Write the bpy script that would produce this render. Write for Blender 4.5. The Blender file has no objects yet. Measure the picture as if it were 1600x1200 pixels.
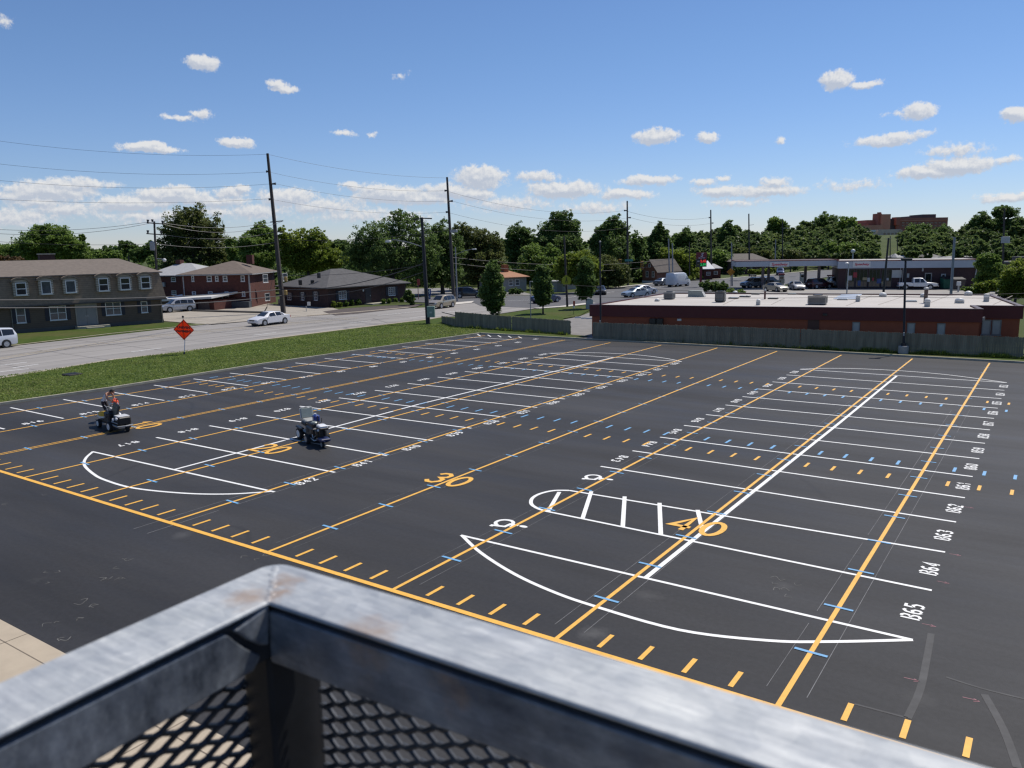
# Parking lot painted as a practice field, seen over a galvanized deck rail.
# Units: metres. X runs along the near sideline, Y away from it, Z up; origin where the 40 line meets the sideline.
import bpy, math, random
import numpy as np
from mathutils import Vector, Matrix
R = math.radians
random.seed(7); RNG = np.random.default_rng(7)
SC = bpy.context.scene
COL = SC.collection

# ------------------------------------------------------------------ camera (solved from the yard lines)
YAW, PITCH, ROLL = -0.602107329, 0.170439553, -0.0171889991
CAM = Vector((8.12280786, -13.2225272, 8.08593538)); FPX = 1250.61228
_f = Vector((math.sin(YAW)*math.cos(PITCH), math.cos(YAW)*math.cos(PITCH), -math.sin(PITCH)))
_r0 = Vector((math.cos(YAW), -math.sin(YAW), 0)); _u0 = _r0.cross(_f)
_r = math.cos(ROLL)*_r0 + math.sin(ROLL)*_u0; _u = -math.sin(ROLL)*_r0 + math.cos(ROLL)*_u0
cd = bpy.data.cameras.new('camera'); cam = bpy.data.objects.new('camera', cd); COL.objects.link(cam)
cam.matrix_world = Matrix(((_r.x, _u.x, -_f.x, CAM.x), (_r.y, _u.y, -_f.y, CAM.y), (_r.z, _u.z, -_f.z, CAM.z), (0, 0, 0, 1)))
cd.sensor_width = 36.0; cd.lens = FPX/1600*36; cd.clip_start = 0.05; cd.clip_end = 9000
cd.dof.use_dof = True; cd.dof.focus_distance = 45; cd.dof.aperture_fstop = 12.5
SC.camera = cam

# surveying helpers: from a sight line in the photo to a place in the world
def ray(u, v): return _f + _r*((u-800)/FPX) + _u*((600-v)/FPX)
def G(u, v, z=0.0):                     # where the sight line meets the level z
    d = ray(u, v); t = (z-CAM.z)/d.z; return CAM + d*t
def depth(p): return (Vector(p)-CAM).dot(_f)
def at(u, v, dep): return CAM + ray(u, v)*dep
def far(u, dist, z=0.0):                # a place on level z, dist metres away in the direction of column u
    d = ray(u, 380); h = Vector((d.x, d.y)).normalized(); return Vector((CAM.x+h.x*dist, CAM.y+h.y*dist, z))
def ztop(u, v, b): return at(u, v, depth(b)).z
def hit(u, v, a, b):                    # sight line on the upright plane through a, b -> (distance along, height)
    d = ray(u, v); e = Vector((b[0]-a[0], b[1]-a[1], 0)); L = e.length; e /= L; n = Vector((-e.y, e.x, 0))
    t = (Vector((a[0], a[1], 0))-CAM).dot(n)/d.dot(n); X = CAM + d*t
    return (X-Vector((a[0], a[1], 0))).dot(e), X.z

# ------------------------------------------------------------------ materials
MATS = {}
def mat(name, col, rough=0.7, metal=0.0, var=0.15, scale=2.0, bump=0.0, coat=0.0, spec=0.5, col2=None, detail=5, stretch=None, emit=None):
    if name in MATS: return MATS[name]
    m = bpy.data.materials.new(name); m.use_nodes = True; nt = m.node_tree; b = nt.nodes['Principled BSDF']
    b.inputs['Roughness'].default_value = rough; b.inputs['Metallic'].default_value = metal
    b.inputs['Coat Weight'].default_value = coat; b.inputs['Specular IOR Level'].default_value = spec
    c = (*col, 1)
    b.inputs['Base Color'].default_value = c
    if emit:
        b.inputs['Emission Color'].default_value = (*emit[0], 1); b.inputs['Emission Strength'].default_value = emit[1]
    if var > 0 or col2 or bump:
        tc = nt.nodes.new('ShaderNodeTexCoord'); nz = nt.nodes.new('ShaderNodeTexNoise')
        nz.inputs['Scale'].default_value = scale; nz.inputs['Detail'].default_value = detail; nz.inputs['Roughness'].default_value = 0.6
        src = tc.outputs['Object']
        if stretch:
            mp = nt.nodes.new('ShaderNodeMapping'); mp.inputs['Scale'].default_value = stretch
            nt.links.new(src, mp.inputs['Vector']); src = mp.outputs['Vector']
        nt.links.new(src, nz.inputs['Vector'])
        rp = nt.nodes.new('ShaderNodeValToRGB'); rp.color_ramp.elements[0].position = 0.3; rp.color_ramp.elements[1].position = 0.7
        c2 = col2 or tuple(min(1, x*(1+var)) for x in col)
        c1 = tuple(x*(1-var) for x in col) if not col2 else col
        rp.color_ramp.elements[0].color = (*c1, 1); rp.color_ramp.elements[1].color = (*c2, 1)
        nt.links.new(nz.outputs['Fac'], rp.inputs['Fac']); nt.links.new(rp.outputs['Color'], b.inputs['Base Color'])
        if bump:
            bp = nt.nodes.new('ShaderNodeBump'); bp.inputs['Strength'].default_value = bump; bp.inputs['Distance'].default_value = 0.02
            nt.links.new(nz.outputs['Fac'], bp.inputs['Height']); nt.links.new(bp.outputs['Normal'], b.inputs['Normal'])
    MATS[name] = m; return m

def add_wave_lines(m, axis, spacing, dark, width=0.12, strength=0.6):   # board / course joints across a surface
    nt = m.node_tree; b = nt.nodes['Principled BSDF']; tc = nt.nodes.new('ShaderNodeTexCoord')
    sx = nt.nodes.new('ShaderNodeSeparateXYZ'); nt.links.new(tc.outputs['Object'], sx.inputs[0])
    def mth(op, a, b2=None):
        n = nt.nodes.new('ShaderNodeMath'); n.operation = op
        for i, x in enumerate((a, b2)):
            if x is None: continue
            if isinstance(x, (int, float)): n.inputs[i].default_value = x
            else: nt.links.new(x, n.inputs[i])
        return n.outputs[0]
    src = sx.outputs[axis] if axis < 3 else mth('ADD', sx.outputs[0], sx.outputs[1])
    fr = mth('FRACT', mth('DIVIDE', src, spacing)); ln = mth('MULTIPLY', mth('LESS_THAN', fr, width), strength)
    mx = nt.nodes.new('ShaderNodeMix'); mx.data_type = 'RGBA'
    nt.links.new(ln, mx.inputs[0])
    old = b.inputs['Base Color'].links[0].from_socket if b.inputs['Base Color'].links else None
    if old: nt.links.new(old, mx.inputs[6])
    else: mx.inputs[6].default_value = b.inputs['Base Color'].default_value
    mx.inputs[7].default_value = (*dark, 1); nt.links.new(mx.outputs[2], b.inputs['Base Color'])
    return m

def leaf_mat(name, dark, light, trans=0.48, nscale=0.55):
    m = bpy.data.materials.new(name); m.use_nodes = True; nt = m.node_tree; b = nt.nodes['Principled BSDF']
    g = nt.nodes.new('ShaderNodeNewGeometry'); rp = nt.nodes.new('ShaderNodeValToRGB')
    e = rp.color_ramp.elements; e[0].position = 0.0; e[1].position = 1.0
    e[0].color = (*dark, 1); e[1].color = (*light, 1)
    tc = nt.nodes.new('ShaderNodeTexCoord'); nz = nt.nodes.new('ShaderNodeTexNoise'); nz.inputs['Scale'].default_value = nscale; nz.inputs['Detail'].default_value = 3
    nt.links.new(tc.outputs['Object'], nz.inputs['Vector'])
    ma = nt.nodes.new('ShaderNodeMath'); ma.operation = 'MULTIPLY_ADD'; ma.inputs[1].default_value = 0.55
    mb = nt.nodes.new('ShaderNodeMath'); mb.operation = 'MULTIPLY_ADD'; mb.inputs[1].default_value = 1.3; mb.inputs[2].default_value = -0.42
    nt.links.new(nz.outputs['Fac'], mb.inputs[0]); nt.links.new(g.outputs['Random Per Island'], ma.inputs[0]); nt.links.new(mb.outputs[0], ma.inputs[2])
    nt.links.new(ma.outputs[0], rp.inputs['Fac']); nt.links.new(rp.outputs['Color'], b.inputs['Base Color'])
    b.inputs['Roughness'].default_value = 0.55; b.inputs['Specular IOR Level'].default_value = 0.25
    tr = nt.nodes.new('ShaderNodeBsdfTranslucent'); nt.links.new(rp.outputs['Color'], tr.inputs['Color'])
    mx = nt.nodes.new('ShaderNodeMixShader'); mx.inputs[0].default_value = trans
    out = nt.nodes['Material Output']
    nt.links.new(b.outputs[0], mx.inputs[1]); nt.links.new(tr.outputs[0], mx.inputs[2]); nt.links.new(mx.outputs[0], out.inputs['Surface'])
    MATS[name] = m; return m

# ------------------------------------------------------------------ mesh builder
class MB:
    def __init__(s, M=None): s.v = []; s.f = []; s.mi = []; s.M = M or Matrix.Identity(4)
    def add(s, vs, fs, mi=0):
        o = len(s.v); s.v += [s.M @ Vector(p) for p in vs]; s.f += [tuple(i+o for i in f) for f in fs]; s.mi += [mi]*len(fs); return s
    def box(s, x0, x1, y0, y1, z0, z1, mi=0):
        return s.add([(x0,y0,z0),(x1,y0,z0),(x1,y1,z0),(x0,y1,z0),(x0,y0,z1),(x1,y0,z1),(x1,y1,z1),(x0,y1,z1)],
                     [(0,3,2,1),(4,5,6,7),(0,1,5,4),(1,2,6,5),(2,3,7,6),(3,0,4,7)], mi)
    def cbox(s, x0, x1, y0, y1, z0, z1, c=0.02, mi=0):      # box with chamfered upright and top edges
        p = lambda k: [(x0+k+c,y0+k),(x1-k-c,y0+k),(x1-k,y0+k+c),(x1-k,y1-k-c),(x1-k-c,y1-k),(x0+k+c,y1-k),(x0+k,y1-k-c),(x0+k,y0+k+c)]
        a = [(x,y,z0) for x,y in p(0)]; b = [(x,y,z1-c) for x,y in p(0)]; d = [(x,y,z1) for x,y in p(c)]
        n = 8; fs = [tuple(range(n-1,-1,-1)), tuple(range(2*n,3*n))]
        for L in (0, n):
            fs += [(L+i, L+(i+1)%n, L+n+(i+1)%n, L+n+i) for i in range(n)]
        return s.add(a+b+d, fs, mi)
    def prism(s, poly, z0, z1, mi=0):                       # plan outline raised from z0 to z1
        n = len(poly); A = sum(poly[i][0]*poly[(i+1)%n][1]-poly[(i+1)%n][0]*poly[i][1] for i in range(n))
        if A < 0: poly = poly[::-1]
        return s.add([(p[0],p[1],z0) for p in poly]+[(p[0],p[1],z1) for p in poly],
                     [tuple(range(n-1,-1,-1)), tuple(range(n,2*n))]+[(i,(i+1)%n,n+(i+1)%n,n+i) for i in range(n)], mi)
    def sheet(s, poly, z, mi=0):
        n = len(poly); A = sum(poly[i][0]*poly[(i+1)%n][1]-poly[(i+1)%n][0]*poly[i][1] for i in range(n))
        if A < 0: poly = poly[::-1]
        return s.add([(p[0],p[1],z) for p in poly], [tuple(range(n))], mi)
    def strip(s, pts, w, z, mi=0, closed=False, mitre=True):  # painted line of width w along pts on level z
        P = [Vector((p[0],p[1])) for p in pts]; n = len(P); vs = []
        for i in range(n):
            a = P[i-1] if (i > 0 or closed) else None; b = P[(i+1)%n] if (i < n-1 or closed) else None
            d1 = (P[i]-a).normalized() if a is not None else None; d2 = (b-P[i]).normalized() if b is not None else None
            d = (d1+d2).normalized() if (d1 is not None and d2 is not None) else (d1 if d1 is not None else d2)
            k = 1.0
            if d1 is not None and d2 is not None: k = min(2.0, 1/max(0.3, d.dot(d1)))
            nn = Vector((-d.y, d.x))*(w/2*k); vs += [(*(P[i]+nn), z), (*(P[i]-nn), z)]
        fs = [(2*i+1, 2*i+3, 2*i+2, 2*i) for i in range(n-1)]
        if closed: fs.append((2*n-1, 1, 0, 2*n-2))
        return s.add(vs, fs, mi)
    def tube(s, pts, rad, n=8, mi=0, caps=True):
        P = [Vector(p) for p in pts]; k = len(P); rad = rad if isinstance(rad, (list, tuple)) else [rad]*k
        vs = []; up = None
        for i in range(k):
            d = (P[min(i+1,k-1)]-P[max(i-1,0)]).normalized()
            if up is None: up = Vector((0,0,1)) if abs(d.z) < 0.9 else Vector((1,0,0))
            x = d.cross(up).normalized(); y = d.cross(x).normalized(); up = -y if False else up
            vs += [P[i]+(x*math.cos(t)+y*math.sin(t))*rad[i] for t in [2*math.pi*j/n for j in range(n)]]
        fs = [(i*n+j, i*n+(j+1)%n, (i+1)*n+(j+1)%n, (i+1)*n+j) for i in range(k-1) for j in range(n)]
        if caps: fs += [tuple(range(n)), tuple(range(k*n-1, (k-1)*n-1, -1))]
        return s.add([tuple(p) for p in vs], fs, mi)
    def lathe(s, prof, c=(0,0,0), axis='z', n=16, mi=0):     # prof: (radius, along)
        vs = []
        for r, h in prof:
            for j in range(n):
                a = 2*math.pi*j/n; x, y = r*math.cos(a), r*math.sin(a)
                p = {'z': (x,y,h), 'y': (x,h,y), 'x': (h,x,y)}[axis]; vs.append((c[0]+p[0], c[1]+p[1], c[2]+p[2]))
        k = len(prof); fs = [(i*n+j, i*n+(j+1)%n, (i+1)*n+(j+1)%n, (i+1)*n+j) for i in range(k-1) for j in range(n)]
        fs += [tuple(range(n-1,-1,-1)), tuple(range((k-1)*n, k*n))]
        return s.add(vs, fs, mi)
    def ball(s, c, r, n=10, mi=0, squash=(1,1,1)):
        prof = [(max(1e-4, math.sin(math.pi*i/n)), -math.cos(math.pi*i/n)) for i in range(n+1)]
        M0 = s.M; s.M = M0 @ Matrix.Translation(c) @ Matrix.Diagonal((r*squash[0], r*squash[1], r*squash[2], 1))
        s.lathe(prof, n=max(8, n+2), mi=mi); s.M = M0; return s
    def build(s, name, mats, parent=None, smooth=False, bevel=0.0):
        me = bpy.data.meshes.new(name)
        off = Vector((0,0,0))
        inv = None
        if parent is not None: inv = parent.matrix_basis.inverted() if parent.parent is None else (parent.parent.matrix_basis @ parent.matrix_basis).inverted()
        vs = [tuple(inv @ p) for p in s.v] if (inv is not None and getattr(s, 'world', True)) else [tuple(p) for p in s.v]
        me.from_pydata(vs, [], s.f)
        mats = mats if isinstance(mats, (list, tuple)) else [mats]
        for m in mats: me.materials.append(m)
        if len(mats) > 1: me.polygons.foreach_set('material_index', s.mi)
        if smooth: me.polygons.foreach_set('use_smooth', [True]*len(me.polygons))
        me.update()
        o = bpy.data.objects.new(name, me); COL.objects.link(o)
        if parent is not None: o.parent = parent
        if bevel:
            bv = o.modifiers.new('edge', 'BEVEL'); bv.width = bevel; bv.segments = 2; bv.limit_method = 'ANGLE'
        return o
class LB(MB):
    """same builder, but points are already given in the parent's own frame"""
    world = False

def thing(name, label, cat, loc=(0,0,0), rz=0.0, group=None):
    o = bpy.data.objects.new(name, None); COL.objects.link(o); o.empty_display_size = 0.2
    o.location = loc; o.rotation_euler = (0,0,rz)
    o.matrix_basis = Matrix.Translation(Vector(loc)) @ Matrix.Rotation(rz, 4, 'Z')
    o['label'] = label; o['category'] = cat
    if group: o['group'] = group
    return o
def tag(o, label, cat, group=None):
    o['label'] = label; o['category'] = cat
    if group: o['group'] = group
    return o
def struct(o): o['kind'] = 'structure'; return o

def text_mesh(name, txt, size, m, M, parent, depth_=0.01, shear=0.0, bold=0.0, align='CENTER'):
    cu = bpy.data.curves.new(name, 'FONT'); cu.body = txt; cu.size = size; cu.align_x = align; cu.align_y = 'CENTER'
    cu.extrude = depth_; cu.shear = shear; cu.offset = bold; cu.resolution_u = 3
    o = bpy.data.objects.new(name+'_src', cu); COL.objects.link(o)
    dg = bpy.context.evaluated_depsgraph_get(); me = bpy.data.meshes.new_from_object(o.evaluated_get(dg))
    bpy.data.objects.remove(o); bpy.data.curves.remove(cu)
    inv = Matrix.Identity(4)
    if parent is not None: inv = parent.matrix_basis.inverted() if parent.parent is None else (parent.parent.matrix_basis @ parent.matrix_basis).inverted()
    me.transform(inv @ M); me.name = name; me.materials.clear(); me.materials.append(m)
    t = bpy.data.objects.new(name, me); COL.objects.link(t); t.parent = parent
    return t
def frame_on(a, b, s=0.0, d=0.0, z=0.0):
    """upright frame: x along a->b, y up, z out of the face (to the right of a->b)"""
    e = Vector((b[0]-a[0], b[1]-a[1], 0)).normalized(); n = Vector((e.y, -e.x, 0)); o = Vector((a[0],a[1],0))+e*s+n*d
    return Matrix(((e.x, 0, n.x, o.x), (e.y, 0, n.y, o.y), (0, 1, 0, z), (0,0,0,1)))
def plan_on(a, b):
    """building frame: x along a->b, y inward (left of a->b), z up"""
    e = Vector((b[0]-a[0], b[1]-a[1], 0)).normalized(); n = Vector((-e.y, e.x, 0))
    return Matrix(((e.x, n.x, 0, a[0]), (e.y, n.y, 0, a[1]), (0, 0, 1, 0), (0,0,0,1)))

# ------------------------------------------------------------------ palette
ASPHALT = mat('sealed_asphalt', (0.040,0.041,0.045), 0.62, var=0.0, scale=0.25)
YELLOW = mat('yellow_paint', (0.76,0.41,0.06), 0.6, var=0.10, scale=6)
WHITE = mat('white_paint', (0.78,0.78,0.76), 0.6, var=0.06, scale=6)
BLUE = mat('blue_paint', (0.15,0.36,0.60), 0.6, var=0.08, scale=6)
CHALK = mat('chalk_line', (0.17,0.17,0.175), 0.9, var=0.35, scale=3)
CONCRETE = mat('pale_concrete', (0.40,0.335,0.25), 0.85, var=0.10, scale=1.2, bump=0.1)
KERB = mat('kerb_concrete', (0.36,0.335,0.26), 0.85, var=0.2, scale=1.5)
ROADC = mat('road_concrete', (0.245,0.230,0.215), 0.85, var=0.24, scale=0.55, stretch=(1.1,0.05,1), detail=8)
ASPH2 = mat('street_asphalt', (0.085,0.085,0.09), 0.85, var=0.15, scale=0.3)
GRASS = mat('mown_grass', (0.034,0.062,0.010), 0.9, var=0, scale=1.1, col2=(0.070,0.098,0.020), bump=0.6, detail=10, spec=0.1)
DRYGRASS = mat('rough_grass', (0.045,0.065,0.018), 0.9, var=0, scale=0.05, col2=(0.075,0.09,0.03), detail=8, spec=0.1)
MULCH = mat('dark_mulch', (0.07,0.055,0.05), 0.95, var=0.3, scale=3)
BLACK = mat('black_paint', (0.012,0.012,0.013), 0.4, var=0.1)
RUBBER = mat('tyre_rubber', (0.016,0.016,0.017), 0.85, var=0.1)
STEEL = mat('bare_steel', (0.45,0.46,0.47), 0.35, metal=0.9, var=0.1)
GALV = mat('grey_metal', (0.30,0.31,0.32), 0.5, metal=0.4, var=0.12)
GLASS = mat('dark_glass', (0.015,0.018,0.022), 0.05, var=0, spec=0.8)
WINGLASS = mat('window_glass', (0.05,0.065,0.08), 0.08, var=0.3, scale=1.2, spec=0.8)
WHITEM = mat('white_trim', (0.62,0.62,0.60), 0.5, var=0.05)
WOODP = mat('weathered_pole', (0.055,0.047,0.043), 0.9, var=0.25, scale=4)
DARKP = mat('dark_pole', (0.022,0.020,0.022), 0.7, var=0.2, scale=4)
GREYP = mat('grey_pole', (0.25,0.25,0.25), 0.6, var=0.1)
BRICK = mat('red_brick', (0.088,0.027,0.020), 0.9, var=0.25, scale=3)
BRICK2 = mat('brown_brick', (0.050,0.026,0.023), 0.9, var=0.3, scale=4)
REDW = mat('red_parapet', (0.095,0.010,0.011), 0.6, var=0.06)
ORANGEW = mat('orange_stucco', (0.27,0.070,0.034), 0.8, var=0.08)
SHINGLE = mat('brown_shingle', (0.15,0.125,0.105), 0.95, var=0.15, scale=2.5)
SHINGLE2 = mat('mansard_shingle', (0.215,0.168,0.122), 0.95, var=0.2, scale=3)
SIDING = mat('dark_siding', (0.112,0.082,0.058), 0.85, var=0.1)
GREYROOF = mat('grey_shingle', (0.17,0.165,0.16), 0.95, var=0.15, scale=2.5)
PALEROOF = mat('pale_grey_shingle', (0.34,0.34,0.34), 0.95, var=0.1, scale=2)
TPO = mat('white_membrane', (0.43,0.40,0.365), 0.8, var=0.10, scale=0.5, stretch=(0.5,1.5,1))
RUST = mat('rusty_steel', (0.16,0.075,0.04), 0.85, var=0.3, scale=5)
add_wave_lines(SHINGLE2, 2, 0.22, (0.09,0.075,0.065), 0.16, 0.5)
add_wave_lines(SIDING, 2, 0.2, (0.03,0.025,0.022), 0.14, 0.6)
add_wave_lines(BRICK, 2, 0.10, (0.10,0.05,0.04), 0.18, 0.4)
LEAF_D = leaf_mat('leaf_dark', (0.055,0.096,0.026), (0.175,0.260,0.070))
LEAF_M = leaf_mat('leaf_mid', (0.075,0.130,0.028), (0.24,0.34,0.070))
LEAF_L = leaf_mat('leaf_light', (0.070,0.120,0.016), (0.300,0.360,0.055), 0.52)
LEAF_O = leaf_mat('leaf_olive', (0.050,0.078,0.022), (0.180,0.200,0.058))
LEAF_W = leaf_mat('leaf_wood', (0.035,0.070,0.022), (0.200,0.260,0.080), 0.48, 0.075)
LEAF_S = leaf_mat('leaf_blue', (0.030,0.050,0.045), (0.075,0.110,0.10))
LEAF_R = leaf_mat('leaf_rust', (0.07,0.05,0.02), (0.18,0.11,0.05))
BARK = mat('bark', (0.055,0.045,0.038), 0.95, var=0.3, scale=5)
# ------------------------------------------------------------------ sealcoat: streaks, scuffs and dusty patches
def tune_asphalt(m):
    nt = m.node_tree; b = nt.nodes['Principled BSDF']; L = nt.links.new
    tc = nt.nodes.new('ShaderNodeTexCoord')
    def noise(scale, stretch, detail=6, rough=0.6):
        mp = nt.nodes.new('ShaderNodeMapping'); mp.inputs['Scale'].default_value = stretch
        n = nt.nodes.new('ShaderNodeTexNoise'); n.inputs['Scale'].default_value = scale; n.inputs['Detail'].default_value = detail; n.inputs['Roughness'].default_value = rough
        L(tc.outputs['Object'], mp.inputs['Vector']); L(mp.outputs['Vector'], n.inputs['Vector']); return n.outputs['Fac']
    def ramp(src, p0, p1, c0, c1):
        r = nt.nodes.new('ShaderNodeValToRGB'); r.color_ramp.elements[0].position = p0; r.color_ramp.elements[1].position = p1
        r.color_ramp.elements[0].color = (*c0, 1); r.color_ramp.elements[1].color = (*c1, 1); L(src, r.inputs['Fac']); return r.outputs['Color']
    def mix(fac, a, c, mode='MIX'):
        x = nt.nodes.new('ShaderNodeMix'); x.data_type = 'RGBA'; x.blend_type = mode
        if isinstance(fac, float): x.inputs[0].default_value = fac
        else: L(fac, x.inputs[0])
        L(a, x.inputs[6]); L(c, x.inputs[7]) if not isinstance(c, tuple) else setattr(x.inputs[7], 'default_value', (*c, 1)); return x.outputs[2]
    base = ramp(noise(0.35, (0.10,0.9,1)), 0.30, 0.72, (0.0290,0.0285,0.0290), (0.0540,0.0530,0.0535))
    broad = ramp(noise(0.05, (1,1,1), 3), 0.35, 0.7, (0.78,0.78,0.79), (1.18,1.17,1.16))
    col = mix(1.0, base, broad, 'MULTIPLY')
    grit = ramp(noise(9.0, (1,1,1), 4), 0.35, 0.7, (0.9,0.9,0.9), (1.10,1.10,1.10)); col = mix(1.0, col, grit, 'MULTIPLY')
    # tracks left by turning tyres: thin bent bands where a warped field crosses a level
    w = noise(0.07, (1,0.6,1), 1.5, 0.4); mm = nt.nodes.new('ShaderNodeMath'); mm.operation = 'PINGPONG'; mm.inputs[1].default_value = 0.06; L(w, mm.inputs[0])
    tr = ramp(mm.outputs[0], 0.0, 0.0035, (1,1,1), (0,0,0)); gate = ramp(noise(0.11, (1,1,1), 2), 0.50, 0.62, (0,0,0), (0.45,0.45,0.45))
    tg = mix(1.0, tr, gate, 'MULTIPLY'); col = mix(tg, col, (0.020,0.020,0.022))
    dust = ramp(noise(0.22, (1,1,1), 8, 0.75), 0.66, 0.80, (0,0,0), (0.22,0.22,0.22)); col = mix(dust, col, (0.075,0.073,0.070))
    # chalk dust trodden about where the lines were snapped
    for (u, v_, r_, f) in ((925,990,0.75,0.75), (1225,915,0.5,0.35), (455,750,1.2,0.25), (285,835,0.9,0.4), (1440,1090,0.6,0.2), (60,905,1.2,0.25), (1010,930,0.9,0.3)):
        p = G(u, v_); vd = nt.nodes.new('ShaderNodeVectorMath'); vd.operation = 'DISTANCE'; L(tc.outputs['Object'], vd.inputs[0]); vd.inputs[1].default_value = (p.x, p.y, 0)
        ma = nt.nodes.new('ShaderNodeMath'); ma.operation = 'MULTIPLY_ADD'; ma.inputs[1].default_value = 1.3*r_; L(noise(1.6, (1,1,1), 8, 0.8), ma.inputs[0]); L(vd.outputs['Value'], ma.inputs[2])
        col = mix(ramp(ma.outputs[0], min(0.9, r_*0.50), min(1.0, r_*1.15), (f,)*3, (0,0,0)), col, (0.115,0.113,0.110))
    L(col, b.inputs['Base Color'])
    rr = ramp(noise(0.5, (0.2,1,1)), 0.3, 0.7, (0.5,)*3, (0.72,)*3); L(rr, b.inputs['Roughness'])
    b.inputs['Specular IOR Level'].default_value = 0.18
    bp = nt.nodes.new('ShaderNodeBump'); bp.inputs['Strength'].default_value = 0.25; bp.inputs['Distance'].default_value = 0.01
    L(noise(40, (1,1,1), 3), bp.inputs['Height']); L(bp.outputs['Normal'], b.inputs['Normal'])
def wear(m, amount, sc=14.0):
    nt = m.node_tree; b = nt.nodes['Principled BSDF']; L = nt.links.new; tc = nt.nodes.new('ShaderNodeTexCoord'); old = b.inputs['Base Color'].links[0].from_socket
    for s_, lo, hi, f in ((sc, 0.56, 0.70, amount), (1.3, 0.48, 0.72, amount*0.45), (sc*4, 0.60, 0.74, amount)):
        n = nt.nodes.new('ShaderNodeTexNoise'); n.inputs['Scale'].default_value = s_; n.inputs['Detail'].default_value = 6; n.inputs['Roughness'].default_value = 0.7; L(tc.outputs['Object'], n.inputs['Vector'])
        r = nt.nodes.new('ShaderNodeMapRange'); r.inputs['From Min'].default_value = lo; r.inputs['From Max'].default_value = hi; r.inputs['To Max'].default_value = f; L(n.outputs['Fac'], r.inputs['Value'])
        x = nt.nodes.new('ShaderNodeMix'); x.data_type = 'RGBA'; L(r.outputs[0], x.inputs[0]); L(old, x.inputs[6]); x.inputs[7].default_value = (0.06,0.058,0.056,1); old = x.outputs[2]
    L(old, b.inputs['Base Color'])
wear(YELLOW, 0.22); wear(WHITE, 0.20); wear(BLUE, 0.25)
tune_asphalt(ASPHALT)

def patch_grass(m, brown):
    nt = m.node_tree; b = nt.nodes['Principled BSDF']; L = nt.links.new; tc = nt.nodes.new('ShaderNodeTexCoord'); old = b.inputs['Base Color'].links[0].from_socket
    for sc, lo, hi, col, f in ((0.16,0.46,0.62,brown,0.75), (2.6,0.5,0.75,(0.028,0.05,0.010),0.6), (0.6,0.55,0.7,(0.085,0.105,0.026),0.5)):
        n = nt.nodes.new('ShaderNodeTexNoise'); n.inputs['Scale'].default_value = sc; n.inputs['Detail'].default_value = 7; n.inputs['Roughness'].default_value = 0.65; L(tc.outputs['Object'], n.inputs['Vector'])
        r = nt.nodes.new('ShaderNodeMapRange'); r.inputs['From Min'].default_value = lo; r.inputs['From Max'].default_value = hi; r.inputs['To Max'].default_value = f; L(n.outputs['Fac'], r.inputs['Value'])
        x = nt.nodes.new('ShaderNodeMix'); x.data_type = 'RGBA'; L(r.outputs[0], x.inputs[0]); L(old, x.inputs[6]); x.inputs[7].default_value = (*col, 1); old = x.outputs[2]
    L(old, b.inputs['Base Color'])
patch_grass(GRASS, (0.085,0.082,0.030))
def px(*pts): return [tuple(G(u, v)[:2]) for u, v in pts]
LK = [(-39.6,-40), (-39.45,0), (-39.3,6.4), (-38.75,12.4), (-38.75,22.9), (-37.9,34), (-36.75,46.9)]     # left kerb line
FK = [(-36.75,46.9), (-26.5,47.2), (-18.2,47.35), (-10,47.75), (6.5,48.1), (60,49.6)]                    # far kerb line

# base land to the horizon, with the hospital hill rising at the far right
def hill_z(x, y):
    p = Vector((x-CAM.x, y-CAM.y)); d = p.length
    az = math.degrees(math.atan2(p.x, p.y))
    t = max(0.0, min(1.0, (d-260)/260)); t = t*t*(3-2*t)
    s = max(0.0, min(1.0, (az+26)/16)); s = s*s*(3-2*s)
    return -0.06 + 11.0*t*s + 5.0*t*(1-s)*max(0, min(1, (d-420)/300))
g = MB(); radii = [4, 60, 120, 180, 240, 260, 285, 310, 335, 360, 385, 410, 440, 470, 500, 530, 600, 700, 900, 1400, 2600, 5000, 8000]; NA = 120
vs = [(CAM.x, CAM.y, -0.06)]
for r in radii:
    for j in range(NA):
        a = 2*math.pi*j/NA; x, y = CAM.x+r*math.sin(a), CAM.y+r*math.cos(a); vs.append((x, y, hill_z(x, y)))
fs = [(0, 1+(j+1)%NA, 1+j) for j in range(NA)]
for i in range(len(radii)-1):
    fs += [(1+i*NA+j, 1+i*NA+(j+1)%NA, 1+(i+1)*NA+(j+1)%NA, 1+(i+1)*NA+j) for j in range(NA)]
g.add(vs, fs); struct(g.build('ground', DRYGRASS, smooth=True))

lot = struct(MB().sheet(LK + FK[1:] + [(60,-40)], 0.0).build('parking_lot', ASPHALT))
# concrete walk below the deck
w = MB(); w.box(-60, 40, -40, -5.9, -0.02, 0.03)
walk = struct(w.build('concrete_walk', CONCRETE))
j = MB()
for x in np.arange(-30, 30, 2.9): j.strip([(x,-5.9), (x,-14)], 0.02, 0.034)
j.strip([(-40,-6.35), (30,-6.35)], 0.02, 0.034); j.strip([(-40,-9.2), (30,-9.2)], 0.02, 0.034)
j.build('joint', mat('joint_line', (0.16,0.13,0.10), 0.95, var=0.1), walk)
# kerbs
def kerb(name, pts, w=0.16, h=0.13, side=1):
    k = MB()
    for a, b in zip(pts, pts[1:]):
        e = (Vector(b)-Vector(a)).normalized(); n = Vector((-e.y, e.x))*w*side; a, b = Vector(a), Vector(b)
        k.prism([tuple(a), tuple(b), tuple(b+n), tuple(a+n)], -0.05, h)
    return struct(k.build(name, KERB))
kerb('lot_kerb', LK + FK[1:])
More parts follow.
